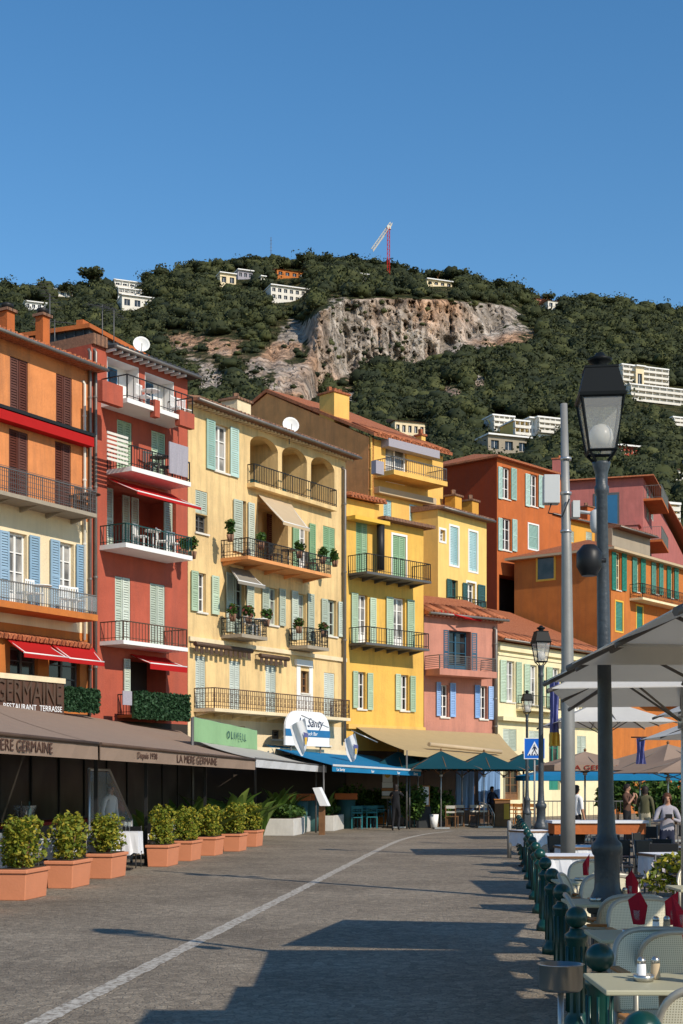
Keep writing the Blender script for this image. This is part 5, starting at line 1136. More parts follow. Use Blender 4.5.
A_, B_ = LP(255.5, 2.42), LP(326, 2.42); C_, D_ = BP(290, 750, 2.5), BP(200, 740, 2.5); C_.z = D_.z = 3.0
t = thing('light_grey_awning', 'light grey awning with white front strip below the green banner', 'awning', (A_.x, A_.y, 0)); o = t.location.copy()
mb = MB(); cloth4(mb, A_-o, B_-o, C_-o, D_-o); mb.build('canopy', M['lgrey'], t); mb = MB(); strip(mb, A_-o, B_-o, .24, wav=.02); mb.build('valance', M['flagw'], t)
mb = MB(); mb.tube([A_-o, B_-o], .03); 
for p in (B_,): mb.tube([p-o-SN*.3-SD*.5, Vector((p.x, p.y, 0))-o-SN*.3-SD*.5], .04)
mb.build('post', M['greyiron'], t)
A_, B_ = P(332, 765, 50), P(420.5, 770.5, 57.2); C_ = b4.world(b4.u(372), .1, 2.98); D_ = b3.world(b3.u(262), .1, 3.28)
t = thing('blue_awning', 'bright blue awning with white-edged valance below the round-topped sign', 'awning', (A_.x, A_.y, 0)); o = t.location.copy()
mb = MB(); cloth4(mb, A_-o, B_-o, C_-o, D_-o, 14, 6, .04); mb.build('canopy', M['blue'], t)
mb = MB(); strip(mb, A_-o, B_-o, .22, wav=.01); v = mb.build('valance', M['blue'], t); nn = Vector(((B_-A_).y, -(B_-A_).x, 0)).normalized(); rzb = math.atan2((B_-A_).y, (B_-A_).x)
mb = MB(); strip(mb, A_-o+nn*.03+Vector((0,0,.03)), B_-o+nn*.03+Vector((0,0,.03)), .07); mb.build('white_edge', M['flagw'], v)
for k, s in ((.08, 'Le Santy'), (.42, 'bar'), (.72, 'bar'), (.93, 'Santy')): text_mesh('lettering', s, .15, M['signwhite'], v, A_.lerp(B_, k)-o+nn*.03+Vector((0,0,-.19)), rz=rzb, align='CENTER', sx_=1.3)
for k in (.02, .98): mb = MB(); p = A_.lerp(B_, k)-nn*.4; mb.tube([Vector((p.x, p.y, 0))-o, p-o], .035); mb.build('post', M['greyiron'], t)
off = 1.35; u0, u1, z0, z1 = b3.rect(285.5, 329.5, 711.5, 746, off)
t = thing('round_topped_sign', 'white sign with rounded top, blue script and blue band, above the blue awning', 'sign', b3.world(u0, off, 0), b3.rz); W_ = u1-u0; r = .75
pts = [(0, z0), (W_, z0), (W_, z1-r*1.15)]+[(W_-r+r*math.cos(a), z1-r*.9+r*.9*math.sin(a)) for a in [i*math.pi/16 for i in range(1, 9)]]+[(r+r*math.cos(a), z1-r*.9+r*.9*math.sin(a)) for a in [math.pi/2+i*math.pi/16 for i in range(0, 8)]]+[(0, z1-r*1.15)]
mb = MB(); mb.prism(pts, 0, .08); sg = mb.build('panel', M['signwhite'], t); mb = MB(); hb_ = (z1-z0); mb.box(-.01, W_+.01, -.02, -.002, z0+hb_*.27, z0+hb_*.47); bd = mb.build('blue_band', M['bandblue'], sg)
text_mesh('lettering', 'Le Santy', hb_*.36, M['ink'], sg, (W_*.55, -.02, z0+hb_*.56), align='CENTER', sx_=1.05, shear=.3); text_mesh('lettering', 'Snack Bar', hb_*.15, M['signwhite'], bd, (W_*.56, -.03, z0+hb_*.31), align='CENTER', sx_=1.1, shear=.2)
mb = MB(); mb.tube([(.5, .1, z0), (.5, .1, z0-.8)], .04); mb.tube([(W_-.5, .1, z0), (W_-.5, .1, z0-.8)], .04); mb.build('bracket', M['greyiron'], t)
mb = MB(); mb.box(-8, 5, .3, .5, z0-.35, z0-.1)
tag(mb.build('terrace_ledge', M['cream'], None, t.location, b3.rz), 'cream ledge with rail running below the round-topped sign', 'ledge')
def flag(name_l, x, y, Z, w_, h, tilt):
    p = P(x, y, Z); t = thing('draped_flag', name_l, 'flag', (p.x, p.y, 0)); mb = MB(); mb.tube([(.9, .1, p.z-.35), (-.1, 0, p.z+.1)], .02); mb.build('pole', M['silver'], t)
    mb = MB(); n, m_ = 12, 8; g = []
    for j in range(m_+1):
        for i in range(n+1): k, q = i/n, j/m_; ww = w_*(.25+.75*min(1, q*1.6)) if q < .6 else w_*(1-.55*(q-.6)/.4); g.append((-tilt*k*(1-q)*.8-ww*(k-.5)*.9, .10*math.sin(k*9+q*2), p.z-q*h-(k*.25*h if q < .7 else .25*h*k)))
    mb.smooth = True; mb.add(g, [(j*(n+1)+i, j*(n+1)+i+1, (j+1)*(n+1)+i+1, (j+1)*(n+1)+i) for j in range(m_) for i in range(n)])
    o = mb.build('flag_cloth', M['flagw'], t); mb = MB(); mb.prism([(-.02, p.z-h*.45), (.16, p.z-h*.5), (.14, p.z-h*.75), (.02, p.z-h*.72)], -.13, -.115); mb.mi = 1; mb.prism([(.03, p.z-h*.62), (.13, p.z-h*.62), (.10, p.z-h*.85), (.04, p.z-h*.85)], -.15, -.135); mb.build('emblem', [M['flagb'], M['gold']], o)
flag('white flag hanging in front of the round-topped sign', 304, 718, 53, .36, 1.15, .6); flag('white flag with blue and gold emblem hanging above the blue awning', 354, 733, 55, .36, .95, .4)

# ---- tan awning and dark teal parasols
A_ = b4.world(b4.u(404, 4.3), 4.3, 3.1); B_ = b5.world(b5.u(526, 4.3), 4.3, 2.72); C_ = b5.world(b5.u(499, .1), .1, 4.12); D_ = b4.world(b4.u(356, .1), .1, 4.18)
t = thing('tan_awning', 'wide tan awning sloping down from the yellow and pink houses', 'awning', (A_.x, A_.y, 0)); o = t.location.copy()
mb = MB(); cloth4(mb, A_-o, B_-o, C_-o, D_-o, 20, 8, .08); mb.build('canopy', M['tan'], t); mb = MB(); strip(mb, A_-o, B_-o, .2); mb.build('valance', M['tan'], t)
mb = MB(); mb.tube([A_.lerp(B_, .2)-o+Vector((0, .9, .36)), A_.lerp(B_, .8)-o+Vector((0, .9, .36))], .09, 8); mb.build('roller', M['beige'], t)
for k in (.02, .98): mb = MB(); p = A_.lerp(B_, k); mb.tube([Vector((p.x, p.y, 0))-o, p-o], .04); mb.build('post', M['greyiron'], t)
def parasol(label, group, X, Z, size, he, ha, m, rz=0, pole=True, ribm='ribbrown', pr=.03, name='parasol', val=0, finial=True, seg=6, nx=None):
    t = thing(name, label, 'parasol', (X, Z, 0), rz, group); h = size/2; mb = MB(); mb.smooth = False
    C4 = [(-h, -h), (h, -h), (h, h), (-h, h)]
    for q in range(4):
        a, b = Vector((*C4[q], he)), Vector((*C4[(q+1) % 4], he)); ap = Vector((0, 0, ha)); g = []
        for j in range(seg+1):
            tt = j/seg
            for i in range(seg+1): k = i/seg; p = a.lerp(b, k).lerp(ap, tt); p.z -= .05*size/3*math.sin(math.pi*k)*(1-tt)*-.0+.06*math.sin(math.pi*tt)*math.sin(math.pi*k)*size/3; g.append(p)
        fs = [(j*(seg+1)+i, j*(seg+1)+i+1, (j+1)*(seg+1)+i+1, (j+1)*(seg+1)+i) for j in range(seg) for i in range(seg)]
        mb.smooth = True; mb.add(g, fs); mb.add([p-Vector((0,0,.008)) for p in g], [f[::-1] for f in fs]); mb.smooth = False
        mb.quad(a-Vector((0,0,.008)), b-Vector((0,0,.008)), b, a)
        if val: strip(mb, a, b, val, .006, .01, 16)
    mb.build('canopy', M[m], t)
    rb = MB()
    for q in range(4):
        a = Vector((*C4[q], he)); rb.tube([a-Vector((0,0,.03))+a.xy.to_3d()*.02, Vector((0, 0, ha-.06))], .022, 6); b = Vector((*C4[(q+1) % 4], he)); m_ = (a+b)/2
        rb.tube([m_-Vector((0,0,.03)), Vector((0, 0, ha-.06))], .016, 5); rb.tube([a.lerp(Vector((0,0,ha)), .45)-Vector((0,0,.04)), Vector((0, 0, he-.25))], .013, 5)
    rb.build('ribs', M[ribm], t)
    pm = MB(); pm.tube([(0,0,0), (0,0,ha)], pr, 8); pm.lathe([(.07, 0), (.07, .12)], 10, (0, 0, he-.3)); pm.box(-.3, .3, -.3, .3, 0, .06); pm.build('pole', M['silver'], t)
    if finial: f = MB(); f.lathe([(.03, 0), (.05, .05), (.015, .1)], 8, (0, 0, ha)); f.build('finial', M['wood'], t)
    return t
TP = [(398, 58.6), (441, 57.4), (484, 59.0), (523, 61.5), (418, 61.5), (462, 62.0), (504, 64.0)]
for i, (x, Z) in enumerate(TP): parasol('dark teal parasol, %s from the left in the %s row under the tan awning' % (NTH[i % 4], 'front' if i < 4 else 'back'), 'dark teal parasols', (x-CX)/F*Z, Z, 2.7, 2.36, 3.08, 'teal', .1, ribm='wood', pr=.025)

# ---- white planters with tropical plants
def palm_plant(label, loc, h, n=9, m='palm', spread=.55, cat='plant', group=None):
    t = thing('broad_leaf_plant', label, cat, loc, random.random()*6, group); mb = MB(); mb.smooth = True
    for i in range(n):
        a = i*6.283/n+random.uniform(-.3, .3); L_ = h*random.uniform(.75, 1.05); sp_ = spread*random.uniform(.6, 1.3); w_ = .09*h*random.uniform(.8, 1.3); g = []
        for j in range(7):
            q = j/6; r_ = sp_*h*(q**1.6); z = L_*(q-.28*q*q*q*sp_*2); ww = w_*math.sin(math.pi*min(1, q*.9+.08)); c = Vector((r_*math.cos(a), r_*math.sin(a), z)); sd_ = Vector((-math.sin(a), math.cos(a), 0))*ww; g += [c-sd_, c+Vector((0,0,-.3*ww)), c+sd_]
        mb.add(g, [(3*j, 3*j+1, 3*j+4, 3*j+3) for j in range(6)]+[(3*j+1, 3*j+2, 3*j+5, 3*j+4) for j in range(6)])
    mb.build('leaves', M[m], t); s = MB()
    for i in range(4): s.tube([(random.uniform(-.04, .04), random.uniform(-.04, .04), 0), (random.uniform(-.08, .08), random.uniform(-.08, .08), h*.4)], .018, 5)
    s.build('stem', M['s_green2'], t); return t
def leafy(label, loc, w_, l_, h, n, m, rz=0, cat='bush', fl=None, name='leafy_bush', size=.08, group=None):
    t = thing(name, label, cat, loc, rz, group); mb, ms = bush(n, w_, l_, h, M[m], base=0, size=size, flowers=M[fl] if fl else None); mb.build('foliage', ms, t); stems(t, h*.8, 0); return t
for i, (x, h) in enumerate(((150, 1.6), (178, 1.9), (222, 2.0), (262, 1.8), (273, 1.6))): palm_plant('tall broad-leaved plant in shade, %s of five behind the terracotta row' % NTH[i], LP(x, 0, 1.5), h, 10, group='plants behind the terracotta row')
WP = [((294-CX)/F*48.8, 48.8, 1.15, 2.3, 'nearest of the four white planter boxes'), ((301-CX)/F*51.4, 51.4, .8, 2.3, 'second nearest white planter box, below the slanted menu'), ((334-CX)/F*54, 54.0, .5, 3.0, 'third white planter box, just beyond the menu stand'), ((346-CX)/F*57.5, 57.5, .5, 3.0, 'farthest white planter box, beside the teal chairs')]
for i, (X, Z, w_, l_, lb) in enumerate(WP):
    t = thing('white_planter', lb, 'planter', (X, Z, 0), SRZ-math.pi/2, 'white planter boxes'); h = .58; mb = MB(); mb.box(-w_, 0, 0, l_, 0, h); mb.build('box', M['concrete'], t, bevel=.02); mb = MB(); mb.box(-w_+.06, -.06, .06, l_-.06, h+.001, h+.015); mb.build('soil', M['soil'], t)
    leafy('low trailing greenery in the ' + lb, (X-w_*.45+.1, Z+l_*.5, h-.05), w_*1.1, l_, .55, 900, 'leafg', SRZ-math.pi/2, size=.10, group='greenery in the white planters')
    palm_plant('tall broad-leaved plant in the ' + lb, (X-w_*.5, Z+.5, h), 1.45-.15*i, 10, group='broad-leaved plants in the white planters')
for i, (x, Z, h) in enumerate(((205, 34.5, 1.9), (232, 39, 2.0), (250, 42, 1.9))): palm_plant('banana-like plant %s behind the terracotta planters' % ('left', 'middle', 'right')[i], LP(x, 0, .9), h, 11, group='plants behind the terracotta row')
for i, (x, Z, w_) in enumerate(((352, 60, 2.2), (371, 61, 1.8), (409, 58, 1.4), (436, 59.5, 1.6))): leafy('dense dark shrub %s' % ('behind the teal chairs at left', 'behind the teal chairs at right', 'behind the walking man', 'in white pot right of the menu board')[i], ((x-CX)/F*Z, Z, .3 if i else .3), w_, 1.2, 1.6, 1500, 'leafg', size=.12, group='dark shrubs by the blue awning')
for i, (x, Z) in enumerate(((298, 52.5), (310, 54), (346, 57.5))):
    X = (x-CX)/F*Z; t = thing('green_crate_stand', ('left', 'middle', 'right')[i]+' dark green tub with orange rim behind the white planters', 'tub', (X, Z, 0)); mb = MB(); mb.lathe([(.30, 0), (.38, 1.15), (.36, 1.15)], 14); mb.build('tub', M['s_dark'], t); mb = MB(); mb.box(-.45, .45, -.4, .4, 1.16, 1.4); mb.build('rim', M['burnt'], t)
# slanted menu on a post
t = thing('slanted_menu_stand', 'white slanted menu on brown post between the white planters', 'menu stand', (( 322-CX)/F*50, 50, 0), -.2); mb = MB(); mb.box(-.1, .1, -.07, .07, 0, 1.25); mb.build('post', M['wood'], t)
mb = MB(); mb.hexa([(-.02, -.25, 1.0), (.26, -.25, 1.0), (.26, .2, 1.0), (-.02, .2, 1.0), (-.28, -.25, 1.62), (-.05, -.25, 1.64), (-.05, .2, 1.64), (-.28, .2, 1.62)]); mb.build('board', M['signwhite'], t)
# A-frame, stacked sign, menu board
t = thing('a_frame_board', 'blue-framed folding board with orange panel left of the walking man', 'board', ((383-CX)/F*62, 62, 0), -.4); mb = MB()
for s in (-1, 1):
    mb.tube([(-.3, s*.35, 0), (-.3, s*.03, 1.15)], .035, 5); mb.tube([(.3, s*.35, 0), (.3, s*.03, 1.15)], .035, 5); mb.tube([(-.3, s*.03, 1.15), (.3, s*.03, 1.15)], .035, 5)
mb.build('frame', M['s_blue'], t); mb = MB(); mb.hexa([(-.27, -.33, .08), (.27, -.33, .08), (.27, -.31, .08), (-.27, -.31, .08), (-.27, -.05, 1.1), (.27, -.05, 1.1), (.27, -.03, 1.1), (-.27, -.03, 1.1)]); mb.build('panel', M['honey'], t)
t = thing('hanging_sign_boards', 'white and yellow sign boards stacked one above another beside the walking man', 'sign', ((387.5-CX)/F*59, 59, 0)); mb = MB(); mb.tube([(0, .03, 0), (0, .03, 2.35)], .03); mb.build('post', M['greyiron'], t)
for k, (z0, z1, m, w_) in enumerate(((1.85, 2.3, 'signwhite', .2), (1.62, 1.84, 'signwhite', .22), (1.50, 1.60, 'honey', .24), (1.3, 1.48, 'signwhite', .23), (1.18, 1.27, 'beige', .24))): mb = MB(); mb.box(-w_, w_, -.03, 0, z0, z1); mb.build('board', M[m], t)
mb = MB(); mb.lathe([(.11, 0), (.11, .02)], 12); e_ = mb.build('emblem', M['gold'], t, (0, -.035, 2.13)); e_.rotation_euler = (math.pi/2, 0, 0)
t = thing('menu_board', 'white menu board with wooden edge on a charcoal base under the parasols', 'menu board', ((423.5-CX)/F*58.5, 58.5, -.0)); mb = MB(); mb.box(-.29, .29, -.15, .15, 0, .86); mb.build('base', M['charcoal'], t)
mb = MB(); mb.box(-.25, .25, -.04, .04, .862, 1.70); fr = mb.build('frame', M['honey'], t); mb = MB(); mb.box(-.21, .21, -.05, -.042, .93, 1.66); pg = mb.build('page', M['signwhite'], fr)
mb = MB()
for i in range(11): mb.box(-.17, random.uniform(0, .16), -.053, -.051, 1.0+i*.055, 1.012+i*.055)
mb.build('print', M['charcoal'], fr)
mb = MB(); mb.lathe([(.13, 0), (.19, .55), (.17, .55), (.12, .4)], 14, ((434-CX)/F*58.3, 58.3, 0)); tag(mb.build('tapered_pot', M['white']), 'white tapered pot right of the menu board', 'pot')
# light wooden chairs and tables under the teal parasols
def slat_chair(m):
    t = thing('wooden_chair', 'x', 'chair'); mb = MB(); mb.box(-.22, .22, -.22, .22, .44, .47); mb.build('seat', M[m], t)
    mb = MB(); mb.box(-.22, .22, .2, .225, .78, .9); mb.box(-.22, .22, .2, .22, .60, .67); mb.build('backrest', M['offwhite'] if m == 'wood' else M[m], t)
    for x in (-.2, .2):
        l = MB(); l.box(x-.018, x+.018, .19, .225, 0, .9); l.build('leg', M[m], t); l = MB(); l.box(x-.018, x+.018, -.21, -.175, 0, .44); l.build('leg', M[m], t)
    return t
def small_table(m):
    t = thing('cafe_table', 'x', 'table'); mb = MB(); mb.box(-.36, .36, -.36, .36, .72, .75); mb.build('tabletop', M[m], t); mb = MB()
    mb.tube([(0,0,.03), (0,0,.72)], .03); mb.box(-.22, .22, -.22, .22, 0, .03); mb.build('leg', M['greyiron'], t); return t
for (m, spots, lb, gr) in (('wood', [(444, 60), (459, 60.5), (474, 61), (452, 58.8), (486, 60.5)], 'brown chair with pale top rail, %s from the menu board', 'brown chairs under the teal parasols'),
        ('tealchair', [(357, 57), (364, 58.2), (372, 57.8), (379, 60), (404, 59.5), (411, 60.4)], 'teal chair, %s counted from the white planters', 'teal chairs below the blue awning'),
        ('honey', [(512, 66), (519, 65), (526, 66.5), (532, 65)], 'honey-coloured wooden chair, %s from the wooden desk', 'honey-coloured chairs near the ivory house')):
    c0_ = slat_chair(m); reg(c0_)
    for i, (x, Z) in enumerate(spots):
        loc = ((x-CX)/F*Z, Z, 0); lab = lb % NTH[i]; rz = random.choice([0, .4, math.pi, 2.8, 1.6])
        if i == 0: c0_.location = loc; c0_['label'] = lab; c0_['group'] = gr; c0_.rotation_euler.z = rz
        else: dup(c0_, loc, rz, lab, gr)
    t0 = small_table(m if m != 'wood' else 'wood'); reg(t0)
    for i, (x, Z) in enumerate([((spots[k][0]+spots[k+1][0])/2, spots[k][1]+.6) for k in range(0, len(spots)-1, 2)]):
        loc = ((x-CX)/F*Z, Z, 0); lab = 'small %s table, %s from the left among the matching chairs' % ({'wood': 'brown', 'tealchair': 'teal', 'honey': 'honey-coloured'}[m], NTH[i]); gr2 = gr.replace('chairs', 'tables')
        if i == 0: t0.location = loc; t0['label'] = lab; t0['group'] = gr2
        else: dup(t0, loc, .1, lab, gr2)
t = thing('reception_desk', 'reddish wooden reception desk at the edge of the teal parasols', 'desk', ((502-CX)/F*61, 61, 0)); mb = MB(); mb.box(-.32, .32, -.25, .25, 0, 1.1); mb.build('body', M['wood'], t); mb = MB(); mb.box(-.36, .36, -.29, .29, 1.102, 1.15); mb.build('top', M['honey'], t); mb = MB(); mb.box(.05, .28, -.27, -.252, .3, .95); mb.build('panel', M['gold'], t)
t = thing('ramp_handrail', 'grey tubular handrail left of the wooden desk', 'handrail', ((487-CX)/F*60.5, 60.5, 0)); mb = MB()
mb.tube([(-.35, 0, 0), (-.35, 0, 1.05), (.1, 0, .9), (.3, 0, .5), (.3, 0, 0)], .025, 6); mb.tube([(-.35, .9, 0), (-.35, .9, 1.05), (.1, .9, .9), (.3, .9, .5), (.3, .9, 0)], .025, 6); mb.build('rail', M['silver'], t)
for i, (x, Z, m) in enumerate(((462, 66.3, 's_blue2'), (488, 66.9, 's_blue2'))):
    p = P(x, 770, Z); mb = MB(); n = 10
    for k in range(n): a, b = -.5+k/n, -.5+(k+1)/n; mb.hexa([(a, .05*math.sin(k*2), .6), (b, .05*math.sin(k*2+2), .6), (b, .05*math.sin(k*2+2)+.02, .6), (a, .05*math.sin(k*2)+.02, .6), (a, 0, 2.5), (b, 0, 2.5), (b, .02, 2.5), (a, .02, 2.5)])
    tag(mb.build('door_curtain', M[m], None, (p.x, p.y-.6, 0)), ('left', 'right')[i]+' blue door curtain behind the teal parasols', 'curtain')
# ============================================================ street lamps, poles, bollards, signs
def lamp_proto():
    t = thing('street_lamp', 'tall dark street lamp with square lantern, nearest to the camera beside the cream chairs', 'street lamp', (0,0,0), 0, 'street lamps'); mb = MB()
    mb.box(-.12, .12, -.12, .12, 0, .66); mb.lathe([(.19, .0), (.19, .10), (.165, .12)], 24)
    for s in (-1, 1): mb.box(-.085, .085, s*.121-.004, s*.121+.004, .2, .58); mb.box(s*.121-.004, s*.121+.004, -.085, .085, .2, .58)
    mb.lathe([(.15, .66), (.165, .68), (.165, .73), (.14, .78), (.105, .86), (.10, .92), (.10, 1.12), (.115, 1.14), (.125, 1.18), (.12, 1.22), (.09, 1.25), (.074, 1.30), (.066, 1.5), (.062, 1.6), (.058, 2.2), (.050, 3.2), (.044, 4.02), (.058, 4.05), (.058, 4.09), (.046, 4.11), (.05, 4.2), (.072, 4.27), (.072, 4.29)], 20)
    mb.build('post', M['lampblk'], t)
    def frus(m_, z0, w0, z1, w1): m_.hexa([(-w0, -w0, z0), (w0, -w0, z0), (w0, w0, z0), (-w0, w0, z0), (-w1, -w1, z1), (w1, -w1, z1), (w1, w1, z1), (-w1, w1, z1)])
    ln = MB(); z0, z1, w0, w1 = 4.37, 4.79, .105, .165
    for sx_, sy_ in ((-1,-1), (1,-1), (1,1), (-1,1)): ln.tube([(sx_*.03, sy_*.03, 4.27), (sx_*w0, sy_*w0, z0), (sx_*w1, sy_*w1, z1)], .013, 4)
    for (zz, ww) in ((z0, w0), (z1, w1)):
        for a, b in (((-1,-1), (1,-1)), ((1,-1), (1,1)), ((1,1), (-1,1)), ((-1,1), (-1,-1))): ln.tube([(a[0]*ww, a[1]*ww, zz), (b[0]*ww, b[1]*ww, zz)], .013, 4)
    frus(ln, 4.79, .182, 4.815, .186); frus(ln, 4.816, .178, 5.02, .128); frus(ln, 5.022, .132, 5.04, .132); ln.lathe([(.07, 5.04), (.05, 5.07), (.09, 5.10), (.10, 5.12), (.05, 5.14), (.03, 5.17)], 12)
    l = ln.build('lantern', M['lanblk'], t); g = MB()
    for a, b in (((-1,-1), (1,-1)), ((1,-1), (1,1)), ((1,1), (-1,1)), ((-1,1), (-1,-1))): g.quad((a[0]*w0, a[1]*w0, z0), (b[0]*w0, b[1]*w0, z0), (b[0]*w1*.99, b[1]*w1*.99, z1), (a[0]*w1*.99, a[1]*w1*.99, z1))
    g.build('glass_pane', M['lampglass'], l); q = MB(); q.smooth = True; q.lathe([(.02, 4.40), (.075, 4.42), (.10, 4.48), (.09, 4.54), (.06, 4.58), (.01, 4.60)], 16); q.build('globe', M['globe'], l)
    return t
lp = lamp_proto(); reg(lp); lp.location = (2.12, 11.5, 0); lp.rotation_euler = (0, math.radians(-.8), -.06); lp.scale = (1, 1, .985)
dup(lp, ((541-CX)/F*33, 33, 0), .2, 'middle street lamp with black lantern in front of the ivory house', scale=1.03); dup(lp, ((527-CX)/F*52.7, 52.7, 0), .15, 'farthest and smallest street lamp, left of the middle one', scale=1.0)
# grey camera pole
t = thing('camera_pole', 'plain grey steel pole carrying surveillance cameras', 'pole', (3.28, 21, 0)); mb = MB(); mb.tube([(0,0,0), (0,0,2.5), (-.02, 0, 5), (-.06, 0, 7.2)], [.112, .10, .075, .05], 20); mb.lathe([(.2, 0), (.2, .03)], 12); mb.build('shaft', M['galv'], t)
mb = MB(); mb.box(-.36, -.13, -.10, .10, 1.65+284/69-.02, 1.65+311/69); mb.build('cabinet', M['plastic'], t, bevel=.01)
mb = MB(); zz = 1.65+277/69; mb.box(.06, .16, -.09, .09, zz-.12, zz+.12); mb.tube([(.1, 0, zz-.02), (.42, -.1, zz-.08)], .025); mb.build('bracket', M['plastic'], t)
mb = MB(); mb.smooth = True; zz = 1.65+266/69; mb.lathe([(.04, .2), (.085, .17), (.09, 0), (.085, -.06), (.06, -.12), (.01, -.14)][::-1], 16, (.39, -.1, zz-.06)); mb.build('dome_camera', M['plastic'], t)
mb = MB(); mb.tube([(-.25, -.05, 5.75), (-.3, -.1, 5.6), (-.1, -.12, 5.55), (0, -.11, 5.8)], .012, 5); mb.build('cable', M['black'], t)
for zz in (5.35, 5.9, 6.4): mb = MB(); mb.lathe([(.082, -.02), (.082, .02)], 14, (-.03, 0, zz)); mb.build('clamp', M['silver'], t)
mb = MB(); mb.smooth = True; mb.lathe([(.06, -.12), (.10, -.05), (.10, .06), (.05, .12)], 12); mb.tube([(0, 0, 0), (.13, 0, 0)], .02); o = tag(mb.build('loudspeaker', M['black'], None, (1.93, 11.3, 1.65+226/128)), 'black loudspeaker fixed to the side of the nearest lamp post', 'loudspeaker')
# pedestrian crossing sign
t = thing('pedestrian_crossing_sign', 'square blue pedestrian crossing sign on a thin grey pole', 'road sign', ((534.5-CX)/F*40, 40, 0), -.1); h = .29; zc = 1.65+38.5/36.25; mb = MB(); mb.box(-h, h, -.01, .01, zc-h, zc+h); pn = mb.build('panel', M['signblue'], t, bevel=.008)
mb = MB(); 
for (a, b, c, d_) in ((-h, h, zc-h, zc-h+.02), (-h, h, zc+h-.02, zc+h), (-h, -h+.02, zc-h+.02, zc+h-.02), (h-.02, h, zc-h+.02, zc+h-.02)): mb.box(a, b, -.016, -.012, c, d_)
mb.prism([(-.2, zc-.19), (.2, zc-.19), (0, zc+.2)], -.016, -.012); mk = mb.build('white_triangle', M['signwhite'], pn)
mb = MB(); y = -.02; mb.lathe([(.001, -.022), (.022, 0), (.001, .022)], 8, (0, y, zc+.095)); mb.prism([(-.03, zc+.06), (.03, zc+.06), (.02, zc-.04), (-.02, zc-.04)], y-.002, y); mb.prism([(-.02, zc-.04), (.005, zc-.04), (-.05, zc-.14), (-.08, zc-.14)], y-.002, y); mb.prism([(.0, zc-.04), (.02, zc-.04), (.07, zc-.14), (.045, zc-.14)], y-.002, y)
mb.prism([(-.03, zc+.05), (-.07, zc-.02), (-.05, zc-.03), (-.02, zc+.03)], y-.002, y); mb.prism([(.03, zc+.05), (.07, zc-.02), (.05, zc-.03), (.02, zc+.03)], y-.002, y)
for i in range(5): q = -.15+i*.07; mb.box(q, q+.035, y-.002, y, zc-.185, zc-.15)
mb.build('walking_figure', M['ink'], pn); mb = MB(); mb.tube([(0, .035, 0), (0, .035, zc+h)], .027, 10); mb.build('pole', M['galv'], t)
# hanging banner on the middle lamp
def hang_banner(label, x, y0, y1, Z, wpx, gold=True):
    a, b = P(x, y0, Z), P(x, y1, Z); w_ = wpx/F*Z; t = thing('hanging_banner', label, 'banner', (a.x, Z, 0)); mb = MB(); n, m_ = 10, 14; g = []
    for j in range(m_+1):
        for i in range(n+1): k, q = i/n-.5, j/m_; g.append((k*w_*(1-.25*math.sin(q*3.1)), .06*math.sin(k*14+q*3), a.z+(b.z-a.z)*q))
    for j in range(m_):
        mb.mi = 1 if gold and j > m_*.78 else 0; mb.smooth = True
        for i in range(n): q = [g[j*(n+1)+i], g[j*(n+1)+i+1], g[(j+1)*(n+1)+i+1], g[(j+1)*(n+1)+i]]; mb.add(q, [(0,1,2,3)])
    mb.build('cloth', [M['flagb'], M['gold']], t); mb = MB(); mb.tube([(-w_, 0, a.z+.02), (w_*.6, 0, a.z+.02)], .02); mb.build('arm', M['iron'], t)
hang_banner('violet-blue banner with gold hem hanging by the middle street lamp', 554.5, 682, 746, 33, 11); hang_banner('blue and white flag hanging below the white parasols near the olive-clad man', 641, 738, 764, 38, 10, False)
# bollards
def bollard_proto():
    t = thing('bollard', 'x', 'bollard', (0,0,0), 0, 'green ball-topped bollards'); mb = MB(); mb.lathe([(.10, 0), (.10, .06), (.078, .10), (.062, .13), (.062, .60), (.078, .63), (.078, .66), (.05, .68), (.045, .70)], 20)
    for s in range(8): a = s*math.pi/4; mb.tube([(.063*math.cos(a), .063*math.sin(a), .14), (.063*math.cos(a), .063*math.sin(a), .58)], .009, 5)
    mb.build('shaft', M['bgreen'], t); b = MB(); b.smooth = True; b.lathe([(.074*math.sin(math.pi*i/14)+.001, .774-.074*math.cos(math.pi*i/14)) for i in range(15)], 24); b.build('ball_top', M['bgreen'], t); return t
bp_ = bollard_proto(); reg(bp_); def_row = lambda Z: 1.32+.11*(Z-7.4)
for i in range(17):
    Z = 5.15+2.3*i if i else 5.2
    loc = (def_row(Z), Z, 0); lab = 'green ball-topped bollard, %s one counted from the camera' % NTH[i]
    if i == 0: bp_.location = loc; bp_['label'] = lab
    else: dup(bp_, loc, random.random(), lab)
# grey post among the bollards
mb = MB(); mb.lathe([(.05, 0), (.05, .85), (.03, .88)], 12, (4.05*(512-CX)/(519.6-CX), 33.5, 0)); tag(mb.build('grey_post', M['galv']), 'short grey post standing left of the far bollards', 'post')
# ash bin
t = thing('standing_ashtray', 'steel standing ashtray bowl on a post beside the near bollard', 'ashtray', (1.24, 8.2, 0)); mb = MB(); mb.lathe([(.11, .50), (.125, .52), (.125, .645), (.135, .65), (.12, .652), (.11, .56)], 24); mb.build('bowl', M['steel'], t); mb = MB(); mb.tube([(0,0,0), (0,0,.5)], .018, 8); mb.lathe([(.14, 0), (.14, .015)], 18); mb.build('post', M['silver'], t)

